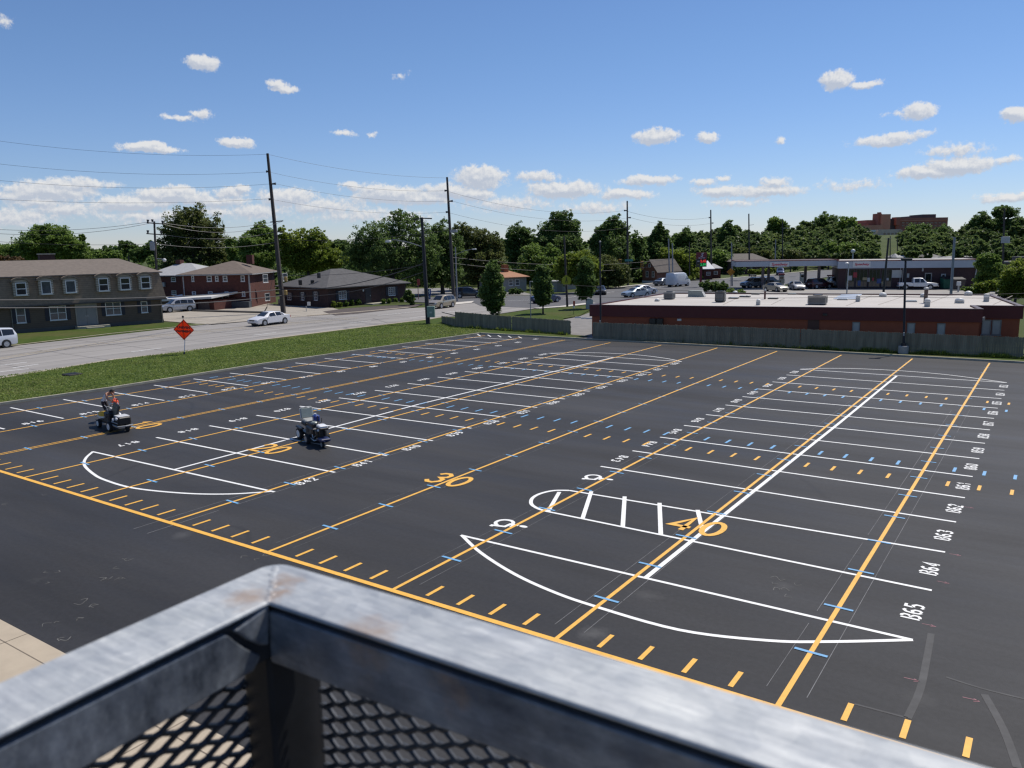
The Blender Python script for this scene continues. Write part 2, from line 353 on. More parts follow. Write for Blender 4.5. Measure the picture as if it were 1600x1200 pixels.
# grass verge along the street and the strip in front of the fence
nearedge = px((-60,603), (0,593), (178,563), (288,551), (400,533), (600,508), (668,500), (700,495))
v = MB(); v.sheet([tuple(Vector(p)+Vector((-0.17,0))) for p in LK] + [(-36.9,47.1), (-26.5,47.37), (-26.3,49.2), (-28.5,49.6), (-42.6,50.7), (-47.1,53.9)] + px((700,495),(668,500.5),(600,508.5),(400,533.5),(288,551.5),(178,563.5),(0,593.5),(-60,604)) + [(-50,-40)], 0.09)
struct(v.build('grass_verge', GRASS))
struct(MB().sheet([(-25.3,47.4), (-18.2,47.52), (-10,47.92), (6.5,48.27), (60,49.8), (60,52.6), (6.5,50.4), (-25.3,48.3)], 0.08).build('fence_strip', GRASS))
# street
faredge = px((700,479), (640,481.5), (480,494.5), (328,506.5), (27,540), (-60,549))
road = struct(MB().sheet([(-48.5,-40)] + nearedge + px((775,491), (838,481.5), (751,478), (741,473.5), (700,476)) + faredge + [(-71,-40)], 0.0).build('street', ROADC))
m = MB()
for (a, b) in (((205,550),(252,544)), ((395,524),(432,519.5)), ((545,505),(580,501)), ((640,497),(668,494)), ((690,489),(720,485.5)), ((590,493),(690,483)), ((0,571),(42,566)), ((20,575),(60,569)), ((0,581),(45,576))):
    m.strip(px(a, b), 0.14, 0.008)
m.build('lane_line', WHITE, road)
m = MB()
for off in (0, 2.2):
    m.strip(px((-40,566+off), (100,543+off), (250,523.5+off), (400,509+off), (560,495.5+off)), 0.12, 0.009)
m.build('centre_line', mat('faded_yellow', (0.42,0.34,0.20), 0.8, var=0.25, scale=2), road)
m = MB()
m.strip(px((165,562.5),(185,562)), 0.5, 0.010)
m.build('manhole', mat('iron_cover', (0.07,0.06,0.055), 0.7), road)
m = MB()
for q in (((582,497),(606,505)), ((606,505),(650,501)), ((575,500),(605,498)), ((640,505),(700,497)), ((100,546),(300,525)), ((0,556),(180,535)), ((330,520),(520,503))): m.strip(px(*q), 0.07, 0.007)

for y in np.arange(-30, 60, 5.5): m.strip([(-51.5, y), (-69.5, y+0.8)], 0.05, 0.006)
for x in (-55.2, -58.9, -62.6, -66.3): m.strip([(x, -30), (x+0.4, 30), (x+2.2, 56)], 0.05, 0.006)
m.build('crack_seal', mat('tar_seal', (0.10,0.095,0.095), 0.8, var=0.2), road)
struct(MB().strip([(p[0]-0.25,p[1]) for p in nearedge], 0.75, 0.014).strip(nearedge, 0.20, 0.11).build('street_gutter', mat('gutter_concrete', (0.36,0.31,0.24), 0.9, var=0.2, scale=1.5)))
k = MB(); k.strip(px((480,493.6),(560,487.5),(640,480.5)), 0.7, 0.05); k.strip(px((-30,545),(27,539.4),(170,522),(328,506)), 0.3, 0.05)
struct(k.build('street_edge', MATS['gutter_concrete']))
# crossing asphalt road
xr = struct(MB().sheet(px((590,470),(700,474),(741,473.5),(751,478),(838,481.5),(930,475),(1060,468),(1140,461),(1250,440),(1420,412),(1415,408),(1290,422),(1130,436),(1030,442),(950,452),(870,459),(830,461.5),(780,462.5),(735,463),(690,464),(600,464)), 0.02).build('side_street', ASPH2))
k = MB(); k.strip(px((783,462),(832,461)), 0.5, 0.06); k.strip(px((925,452.5),(960,449.5),(1030,441.5)), 0.9, 0.06); k.strip(px((1060,439),(1130,435.5),(1200,429.5),(1290,421.5)), 0.8, 0.06); k.strip(px((838,482),(880,479),(925,473.5)), 1.4, 0.04)
struct(k.build('pale_kerb', mat('pale_kerb', (0.50,0.47,0.42), 0.85, var=0.1)))
struct(MB().sheet(px((693,474.5),(741,470.5),(737,473.5),(700,477.5)), 0.05).build('corner_ramp', MATS['pale_kerb']))
m = MB(); m.strip(px((880,466),(960,456)), 0.12, 0.03); m.strip(px((760,471),(830,469)), 0.12, 0.03); m.strip(px((1000,452),(1050,446)), 0.12, 0.03)
m.build('lane_line', WHITE, xr)
# corner lawn, lane beside it, apartment drive, office bed, station forecourt
struct(MB().sheet(px((700,496),(775,492.5),(838,483.5),(912,477.5),(926,482),(905,494),(880,498),(892,512),(892,524),(712,512)), 0.03).build('corner_lawn', GRASS))
struct(MB().sheet(px((892,528),(892,510),(880,500),(905,495),(926,487),(945,487),(940,532)), 0.04).build('service_lane', mat('grey_lane', (0.19,0.18,0.17), 0.9, var=0.15, scale=0.8)))
struct(MB().sheet(px((250,501),(331,507.6),(400,501.5),(480,494.6),(532,490),(540,486),(520,481),(436,476),(390,471),(300,471),(250,480)), 0.0).build('apartment_drive', mat('drive_concrete', (0.30,0.27,0.225), 0.9, var=0.15, scale=0.5)))
c = MB(); c.prism(px((300,486.5),(420,489.5),(420,488.3),(300,485.2)), 0, 0.16)
struct(c.build('drive_kerb', mat('dark_kerb', (0.06,0.055,0.05), 0.9)))
struct(MB().sheet(px((524,493),(560,490),(650,479.5),(662,475),(600,478),(540,482),(505,487)), 0.03).build('planting_bed', MULCH))
struct(MB().sheet(px((18,522),(118,515),(250,505),(330,506),(27,539.5),(-60,548),(-60,528)), 0.0).build('apartment_lawn', GRASS))
struct(MB().sheet(px((1120,474),(1280,468),(1580,470),(1560,450),(1420,444),(1290,444),(1180,450),(1120,458)), 0.03).build('station_forecourt', mat('forecourt', (0.27,0.255,0.235), 0.9, var=0.12, scale=0.4)))
struct(MB().sheet(px((640,462),(735,462.3),(780,461.8),(832,460.4),(800,452),(700,450),(600,452),(560,460)), 0.025).build('far_lot', mat('far_lot', (0.20,0.19,0.18), 0.9)))

# ------------------------------------------------------------------ painted markings
YD = 0.9144
lines = [(-45,-1), (-40,-1), (-35,0), (-30,0), (-25,0), (-20,0), (-15,0), (-10,0), (-5,0), (0,0), (5,0)]
ends = {-45:44.5, -40:46.0, -35:46.2, -30:46.2, -25:46.3, -20:46.6, -15:46.9, -10:47.0, -5:47.0, 0:47.2, 5:47.3}
def xat(k, y):      # yard lines lean a little as the lot tilts to its drains
    return k*YD + {-45:0.55,-40:0.5}.get(k, 0.0)*y/46 + (0.0 if k > -25 else 0.012*y*(abs(k)-20)/20)
for k, _ in lines:
    pts = [(xat(k, y), y) for y in (0.0, 12, 24, 36, ends[k])]
    m = MB()
    if k == -30:
        m.strip([(x-0.11, y) for x, y in pts], 0.07, 0.008); m.strip([(x+0.11, y) for x, y in pts], 0.07, 0.008)
    else: m.strip(pts, 0.10, 0.008)
    m.build('yard_line', YELLOW, lot)
MB().strip([(-45,0), (14,0)], 0.15, 0.0095).build('sideline', YELLOW, lot)
m = MB()
for i in range(-48, 14):
    if i % 5: m.strip([(i*YD+(0.15 if i > 5 else 0), 0.22), (i*YD+(0.15 if i > 5 else 0), 0.83)], 0.10, 0.008)
m.build('yard_tick', YELLOW, lot)['kind'] = 'stuff'
for nm, mt, Y, w in (('hash_mark', YELLOW, 16.256, 0.62), ('hash_mark', BLUE, 18.25, 0.62), ('hash_mark', BLUE, 30.55, 0.58), ('hash_mark', YELLOW, 32.55, 0.58)):
    m = MB()
    for i in range(-41, 9):
        if i % 5: m.strip([(xat(5*round(i/5), Y)+(i-5*round(i/5))*YD, Y-w/2), (xat(5*round(i/5), Y)+(i-5*round(i/5))*YD, Y+w/2)], 0.10, 0.010)
    o = m.build(nm, mt, lot); o['kind'] = 'stuff'
m = MB()
for k, _ in lines:
    for n in range(1, 20):
        y = 2.30+2.375*(n-1)
        if y > ends[k]-1: continue
        x = xat(k, y); hw = 0.33-0.004*y; m.strip([(x-hw, y+0.01), (x+hw, y-0.01)], 0.085-0.0009*y, 0.012)
m.build('step_mark', BLUE, lot)['kind'] = 'stuff'
m = MB()
for k, w in ((5,0.012), (0,0.012), (-5,0.010), (-10,0.008), (-15,0.022)):
    for sgn in (-1, 1):
        y = 0.6 if k > -12 else -0.9
        while y < 30:
            L = random.uniform(1.5, 6); m.strip([(k*YD+sgn*0.36, y), (k*YD+sgn*0.36, min(30, y+L))], w*(0.8+0.4*random.random()), 0.005); y += L+random.choice((0, 0.05, 0.7))
m.build('chalk_line', CHALK, lot)

def curve(pts, n=6):
    P = [Vector(p) for p in pts]; out = []
    for i in range(len(P)-1):
        p0, p1, p2, p3 = P[max(i-1,0)], P[i], P[i+1], P[min(i+2,len(P)-1)]
        for k in range(n):
            t = k/n; out.append(tuple(0.5*((2*p1)+(p2-p0)*t+(2*p0-5*p1+4*p2-p3)*t*t+(3*p1-p0-3*p2+p3)*t**3)))
    return out+[tuple(P[-1])]
# parking stalls
def stall(a, b, w=0.10): return MB().strip([a, b], w, 0.006).build('stall_line', WHITE, lot)
def interp(tab, y): return float(np.interp(y, [t[0] for t in tab], [t[1] for t in tab]))
# east block, thirteen rows
SR = [3.93,6.76,9.53,12.24,14.88,17.62,20.35,23.06,25.79,28.44,31.10,33.90,36.61,39.37]
SL = [3.82,6.65,9.06,12.23,14.89,17.54,20.14,22.84,25.52,28.13,30.76,33.45,36.34,39.00]
for i in range(14):
    xl = -5.40 if i else -5.40
    if i == 1: xl = -4.39; stall((xl, 6.86), (6.18, SR[1])); continue
    if i == 2: stall((-4.95, 9.07), (6.15, SR[2])); continue
    if i == 13: stall((-5.35, 39.0), (5.95, 39.37), 0.10); continue
    stall((-5.45, SL[i]), (6.18-0.016*i, SR[i]))
isl = [(-4.39,6.86), (-4.80,6.93), (-5.22,7.18), (-5.50,7.60), (-5.60,8.02), (-5.55,8.44), (-5.35,8.82), (-4.95,9.07)]
MB().strip(curve(isl, 5), 0.12, 0.0065).build('island_outline', WHITE, lot)
for a, b in (((856,800),(874,769)), ((910,811),(924,768)), ((973,824),(976,776)), ((1032.5,836),(1030.5,786)), ((1097,826),(1090,797))):
    MB().strip(px(a, b), 0.13, 0.007).build('hatch_bar', WHITE, lot)
MB().strip([(0.25,3.9), (0.27,12), (0.33,24), (0.31,39.0)], 0.13, 0.0066).build('spine_line', WHITE, lot)
def bow(pts, w=0.11): MB().strip(curve(pts), w, 0.0068).build('end_island_line', WHITE, lot)
bow([(-5.40,3.82), (-4.2,3.07), (-2.71,2.40), (-1.4,2.02), (-0.14,1.84), (1.99,1.79), (3.71,2.33), (4.82,2.98), (6.17,3.93)])
bow([(-5.35,39.0), (-4.08,40.1), (-2.2,40.9), (-0.07,41.22), (1.8,41.1), (3.51,40.6), (5.95,39.37)], 0.10)
# middle block
ML = [3.47,6.35,9.05,11.74,14.44,17.14,19.87,22.59,25.32,28.0,30.7,33.3,35.9,38.2]
MR = [3.75,6.52,9.30,12.13,14.85,17.57,20.3,22.95,25.6,28.2,30.8,33.3,36.2,38.75]
for i in range(14):
    stall((interp(((3,-24.5),(12,-24.5),(20,-24.25),(38,-23.6)), ML[i]), ML[i]), (interp(((3,-13.4),(18,-13.45),(33,-13.1),(39,-13.28)), MR[i]), MR[i]), 0.105)
bow([(-24.44,3.47), (-23.65,2.76), (-22.62,2.16), (-21.16,1.70), (-19.9,1.47), (-18.0,1.46), (-15.9,2.05), (-14.51,2.81), (-13.52,3.75)])
bow([(-23.8,38.2), (-21.92,39.6), (-19.81,40.3), (-17.23,40.4), (-14.89,39.7), (-13.28,38.74)], 0.10)
MB().strip([(-18.97,3.61), (-19.05,9), (-19.25,18), (-18.9,28), (-18.39,38.3)], 0.12, 0.0066).build('spine_line', WHITE, lot)
# west row along the kerb
for i in range(16):
    y = 3.6+2.715*i
    stall((interp(((3,-38.2),(9,-37.85),(23,-37.55),(46,-36.3)), y), y), (interp(((3,-32.5),(15,-32.4),(22,-31.85),(46,-30.9)), y), y+0.12*i/16))
for i in range(5):
    u = 746+16*i; MB().strip(px((u,522.4+0.9*i),(u+5,525.4+0.75*i)), 0.11, 0.007).build('hatch_bar', WHITE, lot)

# stencilled stall numbers: strokes with the stencil's bridges left out
GL = {'B': [[(0,-.02),(0,1.02)],[(.24,1),(.46,1),(.64,.88),(.62,.66),(.46,.56)],[(.46,.46),(.68,.34),(.66,.12),(.46,0),(.24,0)],[(.22,.51),(.40,.51)]],
 '0': [[(.28,1),(.05,.85),(0,.5),(.05,.15),(.28,0)],[(.4,1),(.62,.85),(.67,.5),(.62,.15),(.4,0)]],
 '1': [[(.12,.82),(.38,1),(.38,.55)],[(.38,.45),(.38,0)]],
 '2': [[(0,.78),(.12,.97),(.4,1),(.63,.85),(.6,.62),(.38,.42)],[(.3,.34),(.02,0),(.66,0)]],
 '3': [[(.02,.92),(.35,1),(.62,.86),(.6,.64),(.36,.54)],[(.36,.48),(.65,.36),(.62,.12),(.35,0),(0,.08)]],
 '4': [[(.5,0),(.5,.22)],[(.5,.34),(.5,1),(.02,.3)],[(.1,.27),(.68,.27)]],
 '5': [[(.6,1),(.08,1),(.05,.58)],[(.05,.54),(.4,.6),(.64,.42),(.6,.12),(.35,0)],[(.27,0),(0,.1)]],
 '6': [[(.58,.92),(.35,1),(.1,.85),(0,.5),(.06,.14),(.28,0)],[(.38,0),(.62,.14),(.64,.38),(.42,.54),(.15,.47)]],
 '7': [[(0,1),(.66,1),(.45,.6)],[(.42,.52),(.25,0)]],
 '8': [[(.28,1),(.06,.86),(.08,.64),(.28,.54)],[(.38,1),(.6,.86),(.58,.64),(.38,.54)],[(.28,.48),(.01,.34),(.03,.12),(.28,0)],[(.38,.48),(.65,.34),(.63,.12),(.38,0)]],
 '9': [[(.08,.08),(.32,0),(.56,.15),(.66,.5),(.6,.86),(.38,1)],[(.28,1),(.04,.86),(.02,.62),(.24,.46),(.52,.53)]]}
def stencil(txt, cx, cy, right, up, w=0.27, h=0.38, adv=0.31, sw=0.066, z=0.0072, mt=None):
    m = MB(); r, u = Vector(right), Vector(up); c = Vector((cx, cy)); n = len(txt)
    for i, ch in enumerate(txt):
        o = c + r*((i-(n-1)/2)*adv - w*0.34) - u*(h/2)
        for st in GL[ch]: m.strip([tuple(o + r*(p[0]*w) + u*(p[1]*h)) for p in st], sw, z)
    return m.build('stall_number', mt or WHITE, lot)
for i in range(13):
    stencil('B%d' % (65-i), 5.98-0.008*i, (SR[i]+SR[i+1])/2, (0,1), (-1,0), 0.27, 0.36, 0.30)
for i in range(3, 13):
    stencil('B%d' % (43+i-3), -5.34, (SL[i]+SL[i+1])/2, (0,-1), (1,0), 0.27, 0.32, 0.33, 0.07)
for i in range(13):
    stencil('B%d' % (17+i), interp(((3,-24.45),(20,-24.3),(38,-23.7)), ML[i])-0.05, ML[i]+1.55, (0,-1), (1,0), 0.27, 0.34, 0.33, 0.075)
    stencil('B%d' % (42-i), interp(((3,-13.5),(33,-13.3),(39,-13.4)), MR[i])+0.05, MR[i]+1.45, (0,1), (-1,0), 0.27, 0.36, 0.31)
ROW3 = ((3,-32.95),(10,-32.6),(18,-32.2),(30,-30.6),(42,-29.9),(48,-29.7))
for i in range(16):
    y = 3.6+2.715*i+1.45; stencil('B%d' % (16-i), interp(ROW3, y), y, (0,1), (-1,0), 0.27, 0.36, 0.33, 0.085)
# wheelchair symbols (head toward the stall)
def wheelchair(cx, cy, s):
    m = MB(); T = lambda p: (cx+s*p[1], cy-s*p[0])         # p=(across, along stall)
    m.strip([T((0.33*math.cos(t)-0.02, 0.33*math.sin(t)-0.22)) for t in np.linspace(R(75), R(345), 18)], 0.14*s, 0.0073)
    m.strip([T(p) for p in ((-0.05,0.38),(-0.02,0.05),(0.30,0.02),(0.42,-0.46),(0.54,-0.44))], 0.145*s, 0.0078)
    m.strip([T((-0.02,0.22)), T((0.22,0.2))], 0.10*s, 0.0076)
    m.sheet([T((0.10*math.cos(t)-0.06, 0.17*math.sin(t)+0.60)) for t in np.linspace(0, 2*math.pi, 14, endpoint=False)], 0.0079)
    m.build('accessible_symbol', WHITE, lot)
wheelchair(-4.80, 5.30, 0.80); wheelchair(-4.85, 10.85, 0.78)
# big yard numbers astride the ten-yard lines
BIG = {'0': [[(.5+.42*math.cos(t), .5+.5*math.sin(t)) for t in np.linspace(0, 2*math.pi, 21)]], '1': [[(.2,.8),(.55,1),(.55,0)]],
 '2': [[(.05,.72),(.2,.94),(.5,1),(.82,.9),(.88,.7),(.7,.46),(.08,.02),(.95,.02)]], '3': [[(.08,.82),(.28,.97),(.58,1),(.85,.85),(.82,.64),(.5,.54),(.84,.42),(.9,.2),(.62,.02),(.28,.02),(.04,.18)]],
 '4': [[(.72,0),(.72,1),(.05,.28),(.98,.28)]]}
for k, t, y, dx in ((0,'40',8.02,0.0), (-10,'30',7.95,0.0), (-20,'20',7.6,0.0), (-30,'10',7.5,0.0)):
    m = MB(); X = xat(k, y)
    for ch, sx in ((t[0], -0.80), (t[1], 0.10)):
        for st in BIG[ch]: m.strip([(X+sx+0.64*p[0], y-0.55+1.12*p[1]) for p in st], 0.165, 0.0125)
    m.build('yard_number', YELLOW, lot)
# sealed seams and scuffs near the deck
m = MB()
for q, w in ((((1455,990),(1447,1035),(1437,1080),(1418,1122)), 0.13), (((1478,1058),(1535,1076),(1600,1092)), 0.05), (((1538,1085),(1568,1140),(1590,1200)), 0.13), (((1335,1100),(1418,1122)), 0.05)):
    m.strip(curve([p for p in px(*q)], 4), w, 0.004)
m.build('seal_seam', mat('seam_seal', (0.046,0.0455,0.0465), 0.75, var=0.3, scale=2.5), lot)
m = MB()
for (u, v_) in ((1020,430),(1172,347+520),(1092,910),(1020,978),(1474,869)): pass
for (u, v_) in ((1493,867),(1474,910),(1452,977),(1425,1062),(1514,793),(1518,1093)):
    p = G(u, v_); m.strip([(p.x-0.14, p.y), (p.x+0.10, p.y+0.02)], 0.016, 0.004); m.strip([(p.x+0.03, p.y+0.05), (p.x+0.12, p.y), (p.x+0.03, p.y-0.05)], 0.014, 0.004)
m.build('survey_mark', mat('pink_paint', (0.36,0.18,0.20), 0.9, var=0.3), lot)
m = MB(); rr = random.Random(3)
def scribble(cx, cy, s, n):
    for _ in range(n):
        x, y = cx+rr.uniform(-s,s), cy+rr.uniform(-s,s); a = rr.uniform(0, 6.28); L = rr.uniform(0.08, 0.22)
        m.strip(curve([(x,y),(x+L*math.cos(a),y+L*math.sin(a)),(x+L*1.2*math.cos(a+0.9),y+L*1.2*math.sin(a+0.9))],3), rr.uniform(0.012,0.022), 0.004)
for (u, v_, s, n) in ((1225,907,0.25,4), (1228,925,0.12,3), (395,868,0.35,4), (188,880,0.3,3), (163,906,0.12,2), (186,906,0.12,2), (121,940,0.15,2), (151,945,0.12,2), (88,970,0.12,2), (100,995,0.12,2), (135,966,0.15,2), (600,713,0.6,3), (60,905,0.6,3), (915,640,0.8,3), (20,775,0.8,2), (880,635,0.9,2)):
    p = G(u, v_); scribble(p.x, p.y, s, n)
m.build('chalk_scribble', mat('faint_chalk', (0.12,0.118,0.112), 0.95, var=0.5, scale=2), lot)
# ------------------------------------------------------------------ galvanized corner rail on the deck
def galv_mat(name, lo, hi, rough, metal):
    m = bpy.data.materials.new(name); m.use_nodes = True; nt = m.node_tree; b = nt.nodes['Principled BSDF']; L = nt.links.new
    tc = nt.nodes.new('ShaderNodeTexCoord')
    def nz(sc, st, d=6, r=0.65):
        mp = nt.nodes.new('ShaderNodeMapping'); mp.inputs['Scale'].default_value = st; n = nt.nodes.new('ShaderNodeTexNoise')
        n.inputs['Scale'].default_value = sc; n.inputs['Detail'].default_value = d; n.inputs['Roughness'].default_value = r
        L(tc.outputs['Object'], mp.inputs['Vector']); L(mp.outputs['Vector'], n.inputs['Vector']); return n.outputs['Fac']
    def ramp(src, p0, p1, c0, c1):
        r = nt.nodes.new('ShaderNodeValToRGB'); r.color_ramp.elements[0].position = p0; r.color_ramp.elements[1].position = p1
        r.color_ramp.elements[0].color = (*c0, 1); r.color_ramp.elements[1].color = (*c1, 1); L(src, r.inputs['Fac']); return r.outputs['Color']
    def mix(f, a, c, mode='MIX'):
        x = nt.nodes.new('ShaderNodeMix'); x.data_type = 'RGBA'; x.blend_type = mode
        if isinstance(f, float): x.inputs[0].default_value = f
        else: L(f, x.inputs[0])
        L(a, x.inputs[6]); x.inputs[7].default_value = (*c, 1) if isinstance(c, tuple) else (0,0,0,1)
        if not isinstance(c, tuple): L(c, x.inputs[7])
        return x.outputs[2]
    c = ramp(nz(22, (0.55,1.6,1)), 0.33, 0.66, lo, hi)
    c = mix(1.0, c, ramp(nz(85, (0.35,1.5,1), 4), 0.3, 0.7, (0.80,0.81,0.84), (1.14,1.13,1.11)), 'MULTIPLY'); c = mix(1.0, c, ramp(nz(150, (0.06,1.3,1), 5), 0.35, 0.65, (0.86,0.87,0.89), (1.08,1.08,1.07)), 'MULTIPLY')
    c = mix(1.0, c, ramp(nz(6, (1,1,1), 3), 0.36, 0.66, (0.80,0.82,0.86), (1.1,1.1,1.08)), 'MULTIPLY')
    vo = nt.nodes.new('ShaderNodeTexVoronoi'); vo.inputs['Scale'].default_value = 95; L(tc.outputs['Object'], vo.inputs['Vector'])
    sp_ = nt.nodes.new('ShaderNodeSeparateColor'); L(vo.outputs['Color'], sp_.inputs[0]); c = mix(1.0, c, ramp(sp_.outputs[0], 0.0, 1.0, (0.90,0.91,0.93), (1.09,1.08,1.07)), 'MULTIPLY')
    c = mix(1.0, c, ramp(nz(260, (0.03,1.0,1.0), 3), 0.62, 0.72, (1,1,1), (1.22,1.22,1.22)), 'MULTIPLY')
    c = mix(1.0, c, ramp(nz(14, (1,1,1), 8, 0.75), 0.60, 0.74, (1,1,1), (0.55,0.56,0.58)), 'MULTIPLY')
    # rust weeping near the corner weld and at one spot on the long arm
    for (x, y, z, r) in [(*(G(u_, v_, CAM.z-0.24)-G(420,940,CAM.z-0.24))[:2], zz_, r_) for u_, v_, zz_, r_ in ((393,932,0,0.007), (572,988,-0.004,0.009), (452,905,0,0.004), (440,925,0,0.003), (690,1045,-0.02,0.006))]:
        vd = nt.nodes.new('ShaderNodeVectorMath'); vd.operation = 'DISTANCE'; L(tc.outputs['Object'], vd.inputs[0]); vd.inputs[1].default_value = (x, y, z)
        ad = nt.nodes.new('ShaderNodeMath'); ad.operation = 'MULTIPLY_ADD'; ad.inputs[1].default_value = 0.05; L(nz(60, (1,1,1), 4), ad.inputs[0]); L(vd.outputs['Value'], ad.inputs[2])
        c = mix(ramp(ad.outputs[0], r*0.6+0.022, r*2.4+0.030, (0.62,)*3, (0,)*3), c, (0.30,0.19,0.11))
    L(c, b.inputs['Base Color']); b.inputs['Metallic'].default_value = metal
    L(ramp(nz(30, (1,1,1)), 0.3, 0.7, (rough-0.1,)*3, (rough+0.12,)*3), b.inputs['Roughness'])
    bp = nt.nodes.new('ShaderNodeBump'); bp.inputs['Strength'].default_value = 0.35; bp.inputs['Distance'].default_value = 0.0012
    L(nz(70, (1,1,1), 5), bp.inputs['Height']); L(bp.outputs['Normal'], b.inputs['Normal'])
    return m
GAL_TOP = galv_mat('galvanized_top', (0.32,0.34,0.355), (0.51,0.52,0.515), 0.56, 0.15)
GAL_SHADE = galv_mat('galvanized_shaded', (0.060,0.070,0.085), (0.29,0.31,0.33), 0.5, 0.35)  # same zinc as the top, darkened: shade of the inner faces in the colour
MESHM = mat('mesh_steel', (0.055,0.058,0.064), 0.45, metal=0.3, var=0.2, scale=30)
ZT = CAM.z-0.24; RW = 0.053
ci = G(420, 940, ZT); er = Vector((1,0.026,0)).normalized(); el = Vector((0.050,-1,0)).normalized()
nr = Vector((-er.y, er.x, 0)); nl = Vector((el.y, -el.x, 0))        # outward sides
rail = thing('deck_railing', 'galvanized steel corner railing with expanded mesh panels in front of the lot', 'railing', (ci.x, ci.y, ZT))
co = ci + nr*RW*1.02 + nl*RW*1.02
def arc(c, a0, a1, r, n=6): return [c + Vector((math.cos(a0+(a1-a0)*i/n), math.sin(a0+(a1-a0)*i/n), 0))*r for i in range(n+1)]
rc = co - nr*0.017 - nl*0.017
outl = [ci, ci+er*3.2, ci+er*3.2+nr*RW] + arc(rc, R(88), R(178), 0.017) + [ci+el*1.7+nl*RW, ci+el*1.7]
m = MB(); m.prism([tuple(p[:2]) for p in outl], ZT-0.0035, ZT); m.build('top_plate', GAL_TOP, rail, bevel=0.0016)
gv = 0.0045; m = MB(plan_on(ci, ci+er)); m.box(-0.02, 3.2, gv, RW-0.003, ZT-0.012, ZT-0.0036); m.M = plan_on(ci, ci+el); m.box(0.0, 1.7, -RW+0.003, -gv, ZT-0.012, ZT-0.0036)
m.build('groove_shade_strip', mat('gap_shade', (0.02,0.02,0.022), 0.8, var=0.2, scale=40), rail)  # shadow in the groove under the plate, painted as a near-black strip
m = MB(plan_on(ci, ci+er)); m.box(-0.004, 3.2, 0.001, RW-0.002, ZT-0.0470, ZT-0.0085); m.build('rail_tube', GAL_SHADE, rail, bevel=0.0015)
# short arm: notched at the corner, a wedge-shaped gap before the corner block
ml = plan_on(ci, ci+el)
hs = lambda u, v: hit(u, v, ci, ci+el)
def facepoly(pts): return [hs(u, v) for u, v in pts]
def upright(name, pts, d0, d1):
    n = len(pts); e = Vector((el.x, el.y, 0)); o = Vector((ci.x, ci.y, 0))
    A = [o+e*s+nl*d0+Vector((0,0,z)) for s, z in pts]; B = [o+e*s+nl*d1+Vector((0,0,z)) for s, z in pts]
    m = MB(); m.add([tuple(p) for p in A+B], [tuple(range(n)), tuple(range(2*n-1, n-1, -1))]+[(i, n+i, n+(i+1)%n, (i+1)%n) for i in range(n)])
    return m.build(name, GAL_SHADE, rail, bevel=0.0018)
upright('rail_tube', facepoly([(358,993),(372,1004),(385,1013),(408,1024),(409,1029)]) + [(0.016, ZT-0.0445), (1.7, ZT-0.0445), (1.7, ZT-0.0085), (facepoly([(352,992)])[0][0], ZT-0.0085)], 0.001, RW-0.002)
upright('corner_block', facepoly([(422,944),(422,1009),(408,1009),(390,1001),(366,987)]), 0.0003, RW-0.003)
m = MB(ml); m.box(-0.02, 0.10, -RW+0.006, -0.0045, ZT-0.0435, ZT-0.009); m.build('gap_shade_fill', MATS['gap_shade'], rail)  # dark filler added behind the wedge gap, its shade painted in
# corner post set under the long arm
m = MB(plan_on(ci, ci+er)); m.box(-0.040, -0.010, 0.004, 0.053, ZT-1.15, ZT-0.0471); m.build('post', mat('galvanized_shaded_post', (0.011,0.0125,0.016), 0.6, metal=0.2, var=0.4, scale=25), rail, bevel=0.003)  # galvanized post coloured near black, the shade under the rail painted in
def mesh_panel(M, x0, x1, yy, lwd=0.030, swd=0.0118, rows=62):
    m = MB(M); p = lwd/2
    for k in range(rows):
        pts = []; z0 = ZT-0.042-k*swd/2
        i = int(x0/p)
        while i*p <= x1:
            s = 1 if (i+k) % 2 == 0 else -1
            for dx in (-0.15, 0.15): pts.append(((i+dx)*p, yy+0.0007*s, z0+swd/4*s))
            i += 1
        m.tube(pts, 0.0022, n=5, caps=False)
    return m.build('mesh_panel', MESHM, rail)
mesh_panel(plan_on(ci, ci+er), -0.012, 1.6, 0.044, lwd=0.0320, swd=0.0126)
mesh_panel(ml, -0.018, 1.0, -0.041, lwd=0.0330, swd=0.0130)
w_ = MB(); rw_ = random.Random(4)
for i in range(14): s = i/13; pp = ci.lerp(co, 0.04+0.80*s); w_.ball((pp.x+rw_.uniform(-.001,.001), pp.y+rw_.uniform(-.001,.001), ZT-0.0009), 0.0024+rw_.uniform(0,0.0010), 6, squash=(1.3,1.3,0.5))
w_.build('weld_bead', GAL_TOP, rail, smooth=True)
# the deck the railing stands on
dk = MB(plan_on(ci, ci+er)); dk.box(-0.06, 14, -14, 0.06, ZT-1.45, ZT-1.15); dk.box(0.4, 0.9, -0.9, -0.4, -0.05, ZT-1.45); dk.box(8, 8.5, -0.9, -0.4, -0.05, ZT-1.45)
struct(dk.build('parking_deck', mat('deck_concrete', (0.075,0.078,0.085), 0.9, var=0.15, scale=1.5)))

